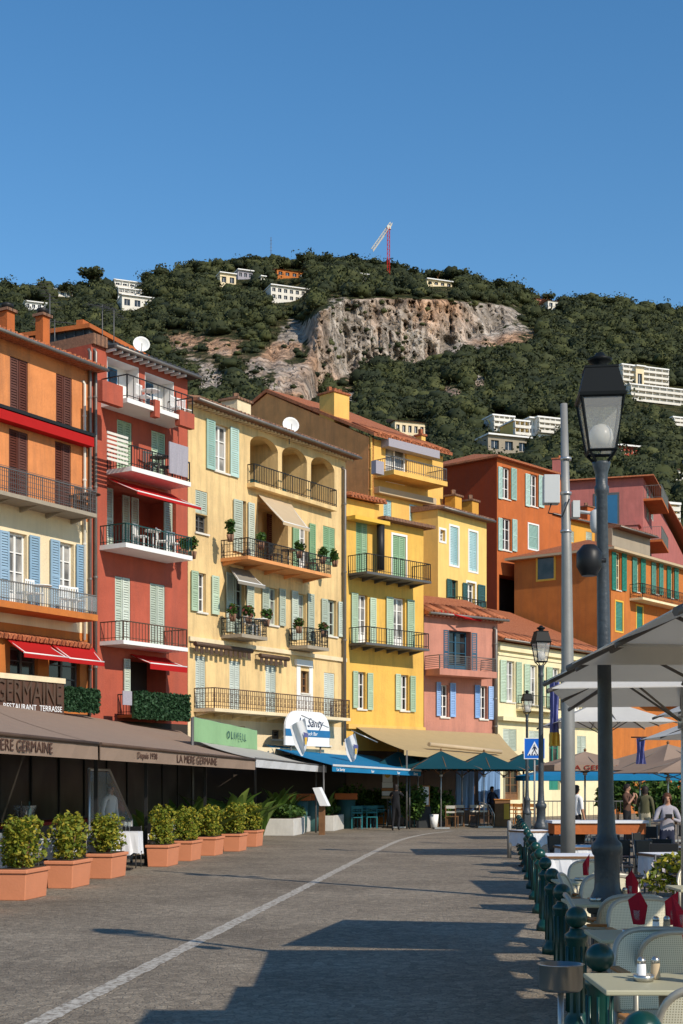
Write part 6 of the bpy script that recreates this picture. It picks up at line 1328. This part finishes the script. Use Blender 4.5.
# ============================================================ white parasols on the right terrace
PR = [(1.49, 6.4, 3.0, 2.45, 3.05), (1.70, 9.05, 2.95, 2.53, 3.15), (1.79, 12.45, 3.0, 2.50, 3.12), (4.9, 19.5, 3.2, 2.75, 3.35), (4.8, 32, 3.4, 3.1, 3.7), (6.0, 25.5, 3.6, 2.60, 3.2)]
for i, (x, Z, s_, he, ha) in enumerate(PR):
    rzp = -.215 if i == 2 else 0; fx, fy = -math.sin(rzp), math.cos(rzp); k = .76
    pt = parasol('off-white square parasol, %s of six counted from the camera' % NTH[i], 'off-white square parasols', x+s_/2*(fx+k*fy), Z+s_/2*(fy-k*fx), s_, he, ha, 'canvas', rzp, name='parasol'); pt.scale = (k, 1, 1)
parasol('off-white square parasol largely outside the picture, shading the street in front', 'off-white square parasols', 3.1, 5.9, 2.7, 3.3, 3.85, 'canvas', 0)
parasol('taupe parasol with dark lettering behind the grey camera pole', 'taupe parasols on the right', (585-CX)/F*45, 45, 2.6, 2.32, 2.75, 'taupe', .1, val=.18)
tx = [o for o in COL.objects if o.name.startswith('parasol') and o.get('label', '').startswith('taupe parasol with')][0]
cv = [c for c in tx.children if c.name.startswith('canopy')][0] if tx.children else None
text_mesh('lettering', 'LA GERMAINE', .2, M['dredcloth'], tx, (.1, -1.33, 2.17), align='CENTER', sx_=1.5)
parasol('large taupe parasol at the right edge behind the woman', 'taupe parasols on the right', (668-CX)/F*44, 44, 4.0, 2.15, 2.95, 'taupe', .5); parasol('smaller taupe parasol below the large one at the right edge', 'taupe parasols on the right', (690-CX)/F*36, 36, 3, 2.0, 2.45, 'taupe', .2)
for i, (x, Z) in enumerate(((562, 58), (605, 57), (640, 56))): parasol('bright blue parasol with white hem, %s behind the right terrace' % ('left one', 'middle one', 'right one')[i], 'bright blue parasols on the right', (x-CX)/F*Z, Z, 3.2, 2.1, 2.5, 'blue', .05, val=.2)

# ============================================================ foreground chairs and tables
rm = M['rattan'].node_tree; N = rm.nodes; L = rm.links; tc = N.new('ShaderNodeTexCoord'); vz = N.new('ShaderNodeTexVoronoi'); vz.inputs['Scale'].default_value = 95; vz.inputs['Randomness'].default_value = .0; mpp = N.new('ShaderNodeMapping'); mpp.inputs['Scale'].default_value = (1, 0, 1); L.new(tc.outputs['Object'], mpp.inputs[0]); L.new(mpp.outputs[0], vz.inputs['Vector'])
rr = N.new('ShaderNodeValToRGB'); rr.color_ramp.elements[0].position = .22; rr.color_ramp.elements[1].position = .34; rr.color_ramp.elements[0].color = (.36, .31, .20, 1); rr.color_ramp.elements[1].color = (.70, .65, .49, 1); L.new(vz.outputs['Distance'], rr.inputs[0]); L.new(rr.outputs[0], N['Principled BSDF'].inputs['Base Color'])
def bistro():
    t = thing('bistro_chair', 'x', 'chair', (0,0,0), 0, 'cream bistro chairs with grey frames')
    # sitter faces -y, back at +y
    W_ = .25; out = []
    for i in range(21):
        a = math.pi*i/20; out.append((W_*math.copysign(abs(math.cos(a))**.55, math.cos(a)), .66+.22*abs(math.sin(a))**.6))
    out = [(W_, .46)]+out+[(-W_, .46)]
    def yb(x, z): return .20+(z-.46)*.32-.35*x*x*1.6
    mb = MB(); mb.smooth = True
    cols = 10; rows = 8; g = []
    for j in range(rows+1):
        z = .47+(.875-.47)*j/rows; hw = W_-.012
        if z > .66: q = min(1, (z-.66)/.22); hw = (W_-.006)*max(.02, 1-q**3.33)**.275
        for i in range(cols+1): x = -hw+2*hw*i/cols; g.append((x, yb(x, z), z))
    fs = [(j*(cols+1)+i, j*(cols+1)+i+1, (j+1)*(cols+1)+i+1, (j+1)*(cols+1)+i) for j in range(rows) for i in range(cols)]
    mb.add(g, fs); mb.add([(x, y+.012, z) for x, y, z in g], [f[::-1] for f in fs]); mb.build('backrest', M['rattan'], t)
    f = MB(); f.tube([(x, yb(x, z)+.006, z) for x, z in out], .016, 8); f.build('back_frame', M['seatgrey'], t)
    s = MB(); s.box(-.23, .23, -.24, .22, .44, .465); s.build('seat', M['rattan'], t, bevel=.01)
    for sx_ in (-1, 1):
        l = MB(); l.tube([(sx_*.25, .20, .46), (sx_*.25, .26, .0)], .014, 7); l.build('leg', M['seatgrey'], t)
        l = MB(); l.tube([(sx_*.25, -.24, .0), (sx_*.255, -.24, .62), (sx_*.26, -.18, .665), (sx_*.26, .24, .68)], .014, 7); l.build('leg', M['seatgrey'], t)
        a = MB(); a.box(sx_*.26-.025, sx_*.26+.025, -.20, .20, .682, .70); a.build('armrest', M['honey'], t, bevel=.006)
    return t
bc = bistro(); reg(bc); fb = True
TT = [(1.50, 6.72), (1.86, 8.85), (2.1, 11.4), (2.38, 13.9), (3.0, 10.6), (3.3, 13.0)]
def sq_table():
    t = thing('terrace_table', 'x', 'table', (0,0,0), 0, 'pale olive terrace tables'); mb = MB(); mb.box(-.33, .33, -.30, .30, .725, .75); mb.build('tabletop', M['tabletop'], t, bevel=.006); mb = MB(); mb.tube([(0,0,0), (0,0,.724)], .03, 10); mb.build('leg', M['silver'], t)
    mb = MB()
    for a in range(4): q = a*math.pi/2+.78; mb.tube([(0,0,.06), (.28*math.cos(q), .28*math.sin(q), .015)], .018, 6)
    mb.build('foot', M['silver'], t); return t
st = sq_table(); reg(st)
DIST = ['nearest', 'second', 'third', 'fourth', 'fifth', 'sixth']
def place_bc(x, y, rz, lab):
    global fb
    if fb: bc.location = (x, y, 0); bc.rotation_euler.z = rz; bc['label'] = lab; fb = False
    else: dup(bc, (x, y, 0), rz, lab)
for i, (X, Z) in enumerate(TT):
    lab = 'small square pale olive table, %s from the camera on the right terrace' % DIST[i]
    if i == 0: st.location = (X, Z, 0); st['label'] = lab
    else: dup(st, (X, Z, 0), 0, lab)
    place_bc(X+.22, Z+.80, .04, 'cream woven chair on the far side of the %s olive table' % DIST[i])
    place_bc(X-.04, Z-.80, math.pi+.08, 'cream woven chair on the near side of the %s olive table' % DIST[i])
place_bc(1.93, 10.3, 1.45, 'cream woven chair turned sideways next to the green bollards'); place_bc(2.25, 12.7, 1.3, 'cream woven chair seen behind the left of the lamp post')
# things on the tables
for i, (X, Z) in enumerate(TT[:4]):
    zt = .751
    for k, (dx, dy) in enumerate(((.02, .05), (.09, .07))):
        if i == 0: dx -= .12
        t = thing('salt_shaker' if k == 0 else 'pepper_shaker', ('white salt' if k == 0 else 'brown pepper')+' shaker with steel cap on the %s olive table' % DIST[i], 'shaker', (X+dx+.05*(i > 0), Z+dy, zt), 0, 'salt and pepper shakers'); mb = MB(); mb.smooth = True; mb.lathe([(.022, 0), (.024, .01), (.021, .07), (.019, .075)], 14); mb.build('glass_body', M['signwhite'] if k == 0 else M['beige'], t)
        mb = MB(); mb.lathe([(.021, .076), (.021, .092), (.013, .104), (.003, .107)], 14); mb.build('cap', M['steel'], t)
    mb = MB(); mb.lathe([(.045, 0), (.05, .03), (.042, .03), (.038, .01)], 20, (X-.10, Z+.0, zt)); tag(mb.build('ashtray', M['steel']), 'round steel ashtray on the %s olive table' % DIST[i], 'ashtray', 'steel ashtrays')
    for k, (dx, dy) in enumerate(((.17, -.1), (.0, .22), (.2, .2))):
        if i == 0 and k == 1: continue
        gx, gy = X+dx, Z+dy; t = thing('folded_napkin', 'crimson napkin folded to a point, standing %s on the %s olive table' % (('front right', 'back left', 'back right')[k], DIST[i]), 'napkin', (gx, gy, zt), k*1.3+i, 'crimson folded napkins'); mb = MB()
        h = .17; P_ = [(-.02, 0, .06), (.02, .015, .06), (.055, 0, .15), (.01, .0, .15+.10), (-.06, .01, .14), (-.01, -.02, .12)]
        mb.add([(-.03, -.02, .04), (.03, -.02, .04), (.03, .02, .04), (-.03, .02, .04), (-.06, -.01, .16), (.015, -.03, .15), (.07, .02, .19), (-.03, .03, .25)], [(0,3,2,1), (0,1,5,4), (1,2,6,5), (2,3,7,6), (3,0,4,7), (4,5,7), (5,6,7)]); mb.build('cloth', M['crimson'], t)
        g = MB(); g.smooth = True; g.lathe([(.028, 0), (.006, .008), (.006, .05), (.03, .075), (.036, .13), (.034, .13), (.027, .078)], 14); tag(g.build('water_glass', M['clear'], None, (gx, gy, zt)), 'clear glass holding the crimson napkin %s on the %s olive table' % (('front right', 'back left', 'back right')[k], DIST[i]), 'glass', 'clear glasses holding napkins')
# flowering planter and terrace pieces behind
t = thing('flower_trough', 'long trough on the right terrace between cream chairs and black chairs', 'planter', (3.62, 16.2, 0)); mb = MB(); mb.box(-.35, .9, -.25, .25, 0, .4); mb.build('box', M['concrete'], t, bevel=.01)
leafy('yellow-green flowering bush with pale blossoms at the right edge', (3.85, 16.2, .38), 1.5, .7, .62, 2200, 'leafp', fl='flower', size=.05, name='flowering_bush')
t = thing('serving_bar', 'long wooden serving bar with white cloth top on the right terrace', 'bar', (4.75, 27, 0), .05); mb = MB(); mb.box(-.85, .85, -.3, .3, .78, .98); mb.build('apron', M['burnt'], t)
for x in (-.8, .8): 
    for y in (-.25, .25): l = MB(); l.box(x-.04, x+.04, y-.04, y+.04, 0, .78); l.build('leg', M['black'], t)
mb = MB(); mb.box(-.9, .9, -.34, .34, .982, 1.03); tag(mb.build('bar_cloth', M['linen'], None, t.location, .05), 'white cloth laid over the long serving bar', 'tablecloth')
for i, (X, Z) in enumerate(((3.05, 19.2), (3.7, 22), (4.5, 19.5), (5.4, 21.5), (4.0, 30), (6.3, 24))):
    wl = ('at the foot of the grey camera pole', 'behind the grey camera pole', 'right of the lamp post base', 'in front of the woman', 'beyond the middle street lamp', 'at the right picture edge')[i]
    dup(tp_, (X, Z, 0), .1*i, 'cloth-covered table ' + wl, 'tables on the right terrace'); cloth_obj((X, Z, 0), .1*i, 'white cloth over the table ' + wl, 'white tablecloths on the right terrace', .38, .3)
for i, (x, Z, w_, h) in enumerate(((618, 70, 2.4, 3.0), (650, 68, 3, 2.2), (676, 64, 3, 2.6))):
    leafy('leafy shrub %s' % ('climbing in front of the orange house, leftmost', 'below the taupe parasol near the olive-clad man', 'at the right edge behind the woman', 'right of the lamp post in the distance', 'behind the blue parasols near the ivory house')[i], ((x-CX)/F*Z, Z, 0), w_, 1.5, h, 1500, 'leafg', size=.2, group='shrubs beyond the right terrace')
# low railing at the far side of the right terrace
t = thing('terrace_railing', 'white-grey metal railing at the far side of the right terrace', 'railing', ((530-CX)/F*64, 64, 0), 0); mb = MB(); mb.box(0, 9, -.02, .02, 1.0, 1.05); mb.box(0, 9, -.02, .02, .12, .15)
for i in range(46): mb.box(i*.2-.008, i*.2+.008, -.01, .01, 0, 1.0)
mb.build('rail', M['greyiron'], t)

# ============================================================ balcony furniture and plants
def stool_set(label, fac, info, u, kind='chair', m='white'):
    w_ = fac.world(u, info['d']*.5, info['z']+.002); t = thing('balcony_'+kind, label, kind, w_, fac.rz+random.uniform(-.5, .5)); mb = MB()
    if kind == 'chair':
        mb.box(-.2, .2, -.2, .2, .42, .45); mb.build('seat', M[m], t); mb = MB()
        for q in range(5): mb.box(-.2+q*.09, -.16+q*.09, .19, .21, .5, .85)
        mb.box(-.2, .2, .185, .215, .82, .88); mb.build('backrest', M[m], t)
        for x in (-.18, .18):
            for y in (-.18, .18): l = MB(); l.box(x-.015, x+.015, y-.015, y+.015, 0, .42); l.build('leg', M[m], t)
    else:
        mb.lathe([(.3, .7), (.3, .73)], 14); mb.build('tabletop', M[m], t); mb = MB(); mb.tube([(0,0,0), (0,0,.7)], .03); mb.lathe([(.18, 0), (.16, .03)], 10); mb.build('leg', M[m], t)
for fac, info, nm, m, xs_ in ((b2, r1, 'top balcony of the red house', 'white', (131, 138, 165, 172)), (b2, r2, 'second balcony of the red house', 'greyiron', (139, 146, 152)), (b2, r3, 'middle balcony of the red house', 'white', (128, 140, 150, 162)), (b1, a2, 'lower balcony of the orange house', 'white', (22, 30, 56, 64)), (b1, a1, 'upper balcony of the orange house', 'rust', (72, 80)), (b3, bb, 'long balcony of the pale yellow house', 'greyiron', (262, 275, 298)), (b3, bk, 'small flowered balcony of the pale yellow house', 'white', (240, 250))):
    for i, x in enumerate(xs_): k = 'table' if i == 1 else 'chair'; stool_set('%s %s on the %s' % (('leftmost', 'small', 'middle', 'rightmost')[i], {'white': 'white', 'greyiron': 'grey metal', 'rust': 'brown metal'}[m]+' '+k, nm), fac, info, fac.u(x), k, m)
for x, yb in ((268, 494), (296, 503), (322, 510)): 
    w_ = b3.world(b3.u(x), -.9, b_top['z']); t = thing('loggia_armchair', 'dark green armchair in the %s arch of the loggia' % {268: 'left', 296: 'middle', 322: 'right'}[x], 'armchair', w_, b3.rz+.3); mb = MB(); mb.box(-.35, .35, -.3, .35, .05, .42); mb.build('seat', M['s_dark'], t); mb = MB(); mb.box(-.35, .35, .25, .38, .42, .9); mb.build('backrest', M['s_dark'], t)
def pot_plant(label, loc, h, fl=None, r=.14, n=260, m='leafg'):
    t = thing('potted_plant', label, 'plant', loc, 0, 'potted plants on balconies'); mb = MB(); mb.lathe([(r*.7, 0), (r, .25), (r*.9, .25)], 10); mb.build('pot', M['roofd'], t); b, ms = bush(n, r*3.4, r*3.4, h, M[m], base=.2, size=.08, flowers=M[fl] if fl else None); b.build('foliage', ms, t)
pp_ = [(b3, bb, 222, 'leftmost on the long balcony of the pale yellow house', .7, None), (b3, bb, 253, 'left of centre on the long balcony of the pale yellow house', .5, None), (b3, bb, 291, 'centre of the long balcony of the pale yellow house', .5, None), (b3, bb, 315, 'right of centre on the long balcony of the pale yellow house', .5, None), (b3, bb, 327, 'rightmost on the long balcony of the pale yellow house', .6, None),
      (b3, bk, 229, 'with red flowers, left on the small flowered balcony', .5, 'redflower'), (b3, bk, 245, 'with red flowers, centre of the small flowered balcony', .5, 'redflower'), (b3, bk, 263, 'with red flowers, right on the small flowered balcony', .5, 'redflower'), (b3, bl, 296, 'left on the small right balcony of the pale yellow house', .45, 'redflower'), (b3, bl, 321, 'right on the small right balcony of the pale yellow house', .45, 'redflower'),
      (b2, r3, 176, 'left of a pair at the end of the middle red balcony', .5, 'redflower'), (b2, r3, 186, 'rightmost at the end of the middle red balcony', .6, 'redflower')]
for fac, info, x, lb, h, fl in pp_: pot_plant('potted plant '+lb, fac.world(fac.u(x, .5), info['d']*.7, info['z']+.45 if fac is b3 else info['z']), h, fl)
mb = MB(); n = 10
for k in range(n): a, b = k*.1, (k+1)*.1; mb.hexa([(a, -.04+.02*math.sin(k*2), 0), (b, -.04+.02*math.sin(k*2+2), 0), (b, .0, 0), (a, .0, 0), (a, -.04, 1.05), (b, -.04, 1.05), (b, 0, 1.05), (a, 0, 1.05)])
tag(mb.build('hanging_cloth', M['c_lilac'], None, b2.world(b2.u(167.5, 1.1), 1.15, r2['z']+.1), b2.rz), 'grey-lilac cloth hung over the second red balcony rail', 'cloth')
mb = MB()
for k in range(7): mb.box(0, 1.0, -.03, 0, .05+k*.14, .13+k*.14)
tag(mb.build('slatted_screen', M['offwhite'], None, b2.world(b2.u(109, 1.0), .9, r2['z']), b2.rz), 'pale slatted screen at the left end of the second red balcony', 'screen')

# ============================================================ people
def person(label, loc, rz, H, J, reg_, hair='hair', extra=None):
    t = thing('person', label, 'person', loc, rz); s = H/1.75
    base = dict(pelvis=(0,0,.93), waist=(0,0,1.08), chest=(0,0,1.28), neckb=(0,0,1.43), neck=(0,0,1.50), head=(0,-.015,1.60), top=(0,-.005,1.70),
        shl=(-.17,0,1.39), ell=(-.23,.02,1.12), wrl=(-.24,-.05,.88), hal=(-.24,-.08,.80), shr=(.17,0,1.39), elr=(.23,.02,1.12), wrr=(.24,-.05,.88), har=(.24,-.08,.80),
        hil=(-.09,0,.88), knl=(-.10,-.02,.49), anl=(-.10,.02,.09), tol=(-.11,-.15,.03), hir=(.09,0,.88), knr=(.10,-.02,.49), anr=(.10,.02,.09), tor=(.11,-.15,.03), nose=(0,-.115,1.595))
    base.update(J); names = list(base); V = [tuple(c*s for c in base[k]) for k in names]; ix = {k: i for i, k in enumerate(names)}
    E = [('pelvis','waist'),('waist','chest'),('chest','neckb'),('neckb','neck'),('neck','head'),('head','top'),('neckb','shl'),('shl','ell'),('ell','wrl'),('wrl','hal'),('neckb','shr'),('shr','elr'),('elr','wrr'),('wrr','har'),('pelvis','hil'),('hil','knl'),('knl','anl'),('anl','tol'),('pelvis','hir'),('hir','knr'),('knr','anr'),('anr','tor'),('head','nose')]
    R = dict(pelvis=.125, waist=.115, chest=.135, neckb=.075, neck=.052, head=.088, top=.06, shl=.062, shr=.062, ell=.043, elr=.043, wrl=.028, wrr=.028, hal=.032, har=.032, hil=.085, hir=.085, knl=.055, knr=.055, anl=.038, anr=.038, tol=.032, tor=.032, nose=.018)
    me = D.meshes.new('b'); me.from_pydata(V, [(ix[a], ix[b]) for a, b in E], []); o = D.objects.new('b', me); COL.objects.link(o)
    sk = o.modifiers.new('s', 'SKIN'); sk.use_smooth_shade = True
    if not me.skin_vertices: 
        bpy.context.view_layer.objects.active = o; bpy.ops.mesh.customdata_skin_add()
    for k, i in ix.items(): me.skin_vertices[0].data[i].radius = (R[k]*s*(1.18 if k in ('chest', 'waist', 'pelvis') else 1), R[k]*s*(.82 if k in ('chest', 'waist', 'pelvis') else 1)); me.skin_vertices[0].data[i].use_root = (k == 'pelvis')
    sb = o.modifiers.new('u', 'SUBSURF'); sb.levels = 2; sb.render_levels = 2
    dg = bpy.context.evaluated_depsgraph_get(); m2_ = D.meshes.new_from_object(o.evaluated_get(dg)); D.objects.remove(o); m2_.materials.clear()
    mats = ['skin', reg_['top'], reg_['legs'], reg_.get('shoes', 'c_black')]
    for k in mats: m2_.materials.append(M[k])
    def seg(p, a, b):
        a, b = Vector(a), Vector(b); ab = b-a; q = max(0, min(1, (p-a).dot(ab)/max(1e-9, ab.length_squared))); return (p-(a+ab*q)).length, q
    for pl in m2_.polygons:
        c = pl.center; best = None
        for a, b in E:
            d_, q = seg(c, V[ix[a]], V[ix[b]]); d_ -= (R[a]*(1-q)+R[b]*q)*s*.8
            if best is None or d_ < best[0]: best = (d_, a, b, q)
        _, a, b, q = best; m_ = 1
        if b in ('head', 'top', 'nose') or b == 'neck': m_ = 0
        elif b in ('hal', 'har'): m_ = 0
        elif b in ('wrl', 'wrr') and reg_.get('sleeve') == 'short': m_ = 0
        elif a == 'pelvis' and b in ('hil', 'hir'): m_ = 2
        elif b in ('knl', 'knr'): m_ = 2
        elif b in ('anl', 'anr'): m_ = 0 if reg_.get('shorts') and q > .1 else 2
        elif b in ('tol', 'tor'): m_ = 3
        elif a == 'pelvis' and c.z < .97*s: m_ = 2
        pl.material_index = m_; pl.use_smooth = True
    bo = D.objects.new('body', m2_); COL.objects.link(bo); bo.parent = t
    hd = Vector(base['head'])*s; mb = MB(); mb.smooth = True; n = 12
    for j in range(7):
        pass
    pr = [(.001, .135), (.05, .128), (.085, .10), (.102, .055), (.104, .01), (.098, -.03)]; b0 = len(mb.v)
    for r_, z in pr:
        for k in range(16): a = 2*math.pi*k/16; f_ = 1 if math.sin(a) > -.35 or z > .06 else .82; mb.v.append((hd.x+r_*s*math.cos(a)*.92*f_, hd.y+.012+r_*s*math.sin(a)*f_, hd.z+z*s-(.06*s if (math.sin(a) > .1 and z < .0) else 0)+(.05*s if math.sin(a) < -.35 and z < .05 else 0)))
    for j in range(len(pr)-1):
        for k in range(16): mb.face([b0+j*16+k, b0+(j+1)*16+k, b0+(j+1)*16+(k+1) % 16, b0+j*16+(k+1) % 16])
    mb.build('hair', M[hair], t)
    ey = MB()
    for sg_ in (-1, 1): ey.lathe([(.001, -.011), (.011, 0), (.001, .011)], 8, (hd.x+sg_*.032*s, hd.y-.084*s, hd.z+.012*s))
    ey.box(hd.x-.024*s, hd.x+.024*s, hd.y-.088*s, hd.y-.082*s, hd.z-.052*s, hd.z-.044*s); ey.build('face_features', M['hair'], t); return t
WALK = dict(ell=(-.24,-.16,1.30), wrl=(-.12,-.34,1.40), hal=(-.06,-.40,1.44), knl=(-.09,-.14,.50), anl=(-.09,.02,.12), tol=(-.10,-.12,.04), knr=(.09,.03,.49), anr=(.09,.20,.13), tor=(.10,.10,.03), elr=(.25,-.14,1.28), wrr=(.13,-.32,1.38), har=(.07,-.38,1.42))
person('man in black walking away along the street with raised forearms', ((396-CX)/F*54.4, 54.4, 0), math.pi-.25, 1.78, WALK, dict(top='c_black', legs='c_black', sleeve='short'))
person('dark-haired man in brown holding both hands at his face', ((627-CX)/F*41, 41, 0), .9, 1.76, dict(ell=(-.22,-.16,1.16), wrl=(-.08,-.26,1.38), hal=(-.04,-.22,1.48), elr=(.22,-.16,1.16), wrr=(.09,-.26,1.38), har=(.05,-.22,1.47)), dict(top='c_brown', legs='c_black', sleeve='short'))
person('man in olive jacket and khaki shorts seen from behind', ((645-CX)/F*39, 39, 0), 2.7, 1.70, dict(elr=(.24,-.14,1.17), wrr=(.14,-.34,1.22), har=(.10,-.40,1.24)), dict(top='c_olive', legs='c_khaki', shorts=1))
person('woman in lilac-grey top holding a camera at her chest', ((667-CX)/F*26.5, 26.5, 0), -.1, 1.56, dict(ell=(-.26,-.06,1.14), wrl=(-.08,-.26,1.20), hal=(-.03,-.28,1.24), elr=(.26,-.06,1.14), wrr=(.09,-.26,1.20), har=(.04,-.28,1.24)), dict(top='c_lilac', legs='c_navy'), 'redhair')
person('person in white shirt half hidden behind the grey camera pole', ((576-CX)/F*36, 36, 0), 2.2, 1.72, dict(), dict(top='c_white', legs='c_black', sleeve='short'))
person('dark-clothed person standing behind the wooden desk', ((492-CX)/F*62.5, 62.5, 0), .6, 1.7, dict(elr=(.22,-.16,1.16), wrr=(.10,-.34,1.1), har=(.06,-.40,1.1)), dict(top='c_navy', legs='c_black'))
mb = MB(); p_ = Vector(((667-CX)/F*26.5, 26.5, 0)); mb.box(-.06, .06, -.30, -.24, 1.08, 1.16); mb.lathe([(.03, 0), (.03, .06)], 12, (0, -.27, 1.10)); tag(mb.build('photo_camera', M['black'], None, p_, -.1), 'small black camera held by the woman in lilac-grey', 'camera')

person('waiter in dark clothes with hands on hips under the nearer brown awning', (LX(22.5, 2.6), 22.5, 0), 1.2, 1.76, dict(ell=(-.36,.03,1.14), wrl=(-.20,-.04,.97), hal=(-.15,-.05,.96), elr=(.36,.03,1.14), wrr=(.20,-.04,.97), har=(.15,-.05,.96)), dict(top='c_navy', legs='c_black', sleeve='short'))
person('waiter in white shirt standing deep under the farther brown awning', (LX(33, 2.2), 33, 0), 1.0, 1.74, dict(), dict(top='c_white', legs='c_black'))
for i, (x, Z) in enumerate(((566, 24), (574, 27.5), (588, 31), (612, 23), (628, 25), (640, 29), (655, 22), (668, 31), (560, 30), (600, 34))):
    dup(dc, ((x-CX)/F*Z, Z, 0), random.uniform(-1.5, 4.5), 'dark chair in the busy far part of the right terrace, %s from the grey pole' % NTH[i], 'black chairs on the right terrace')
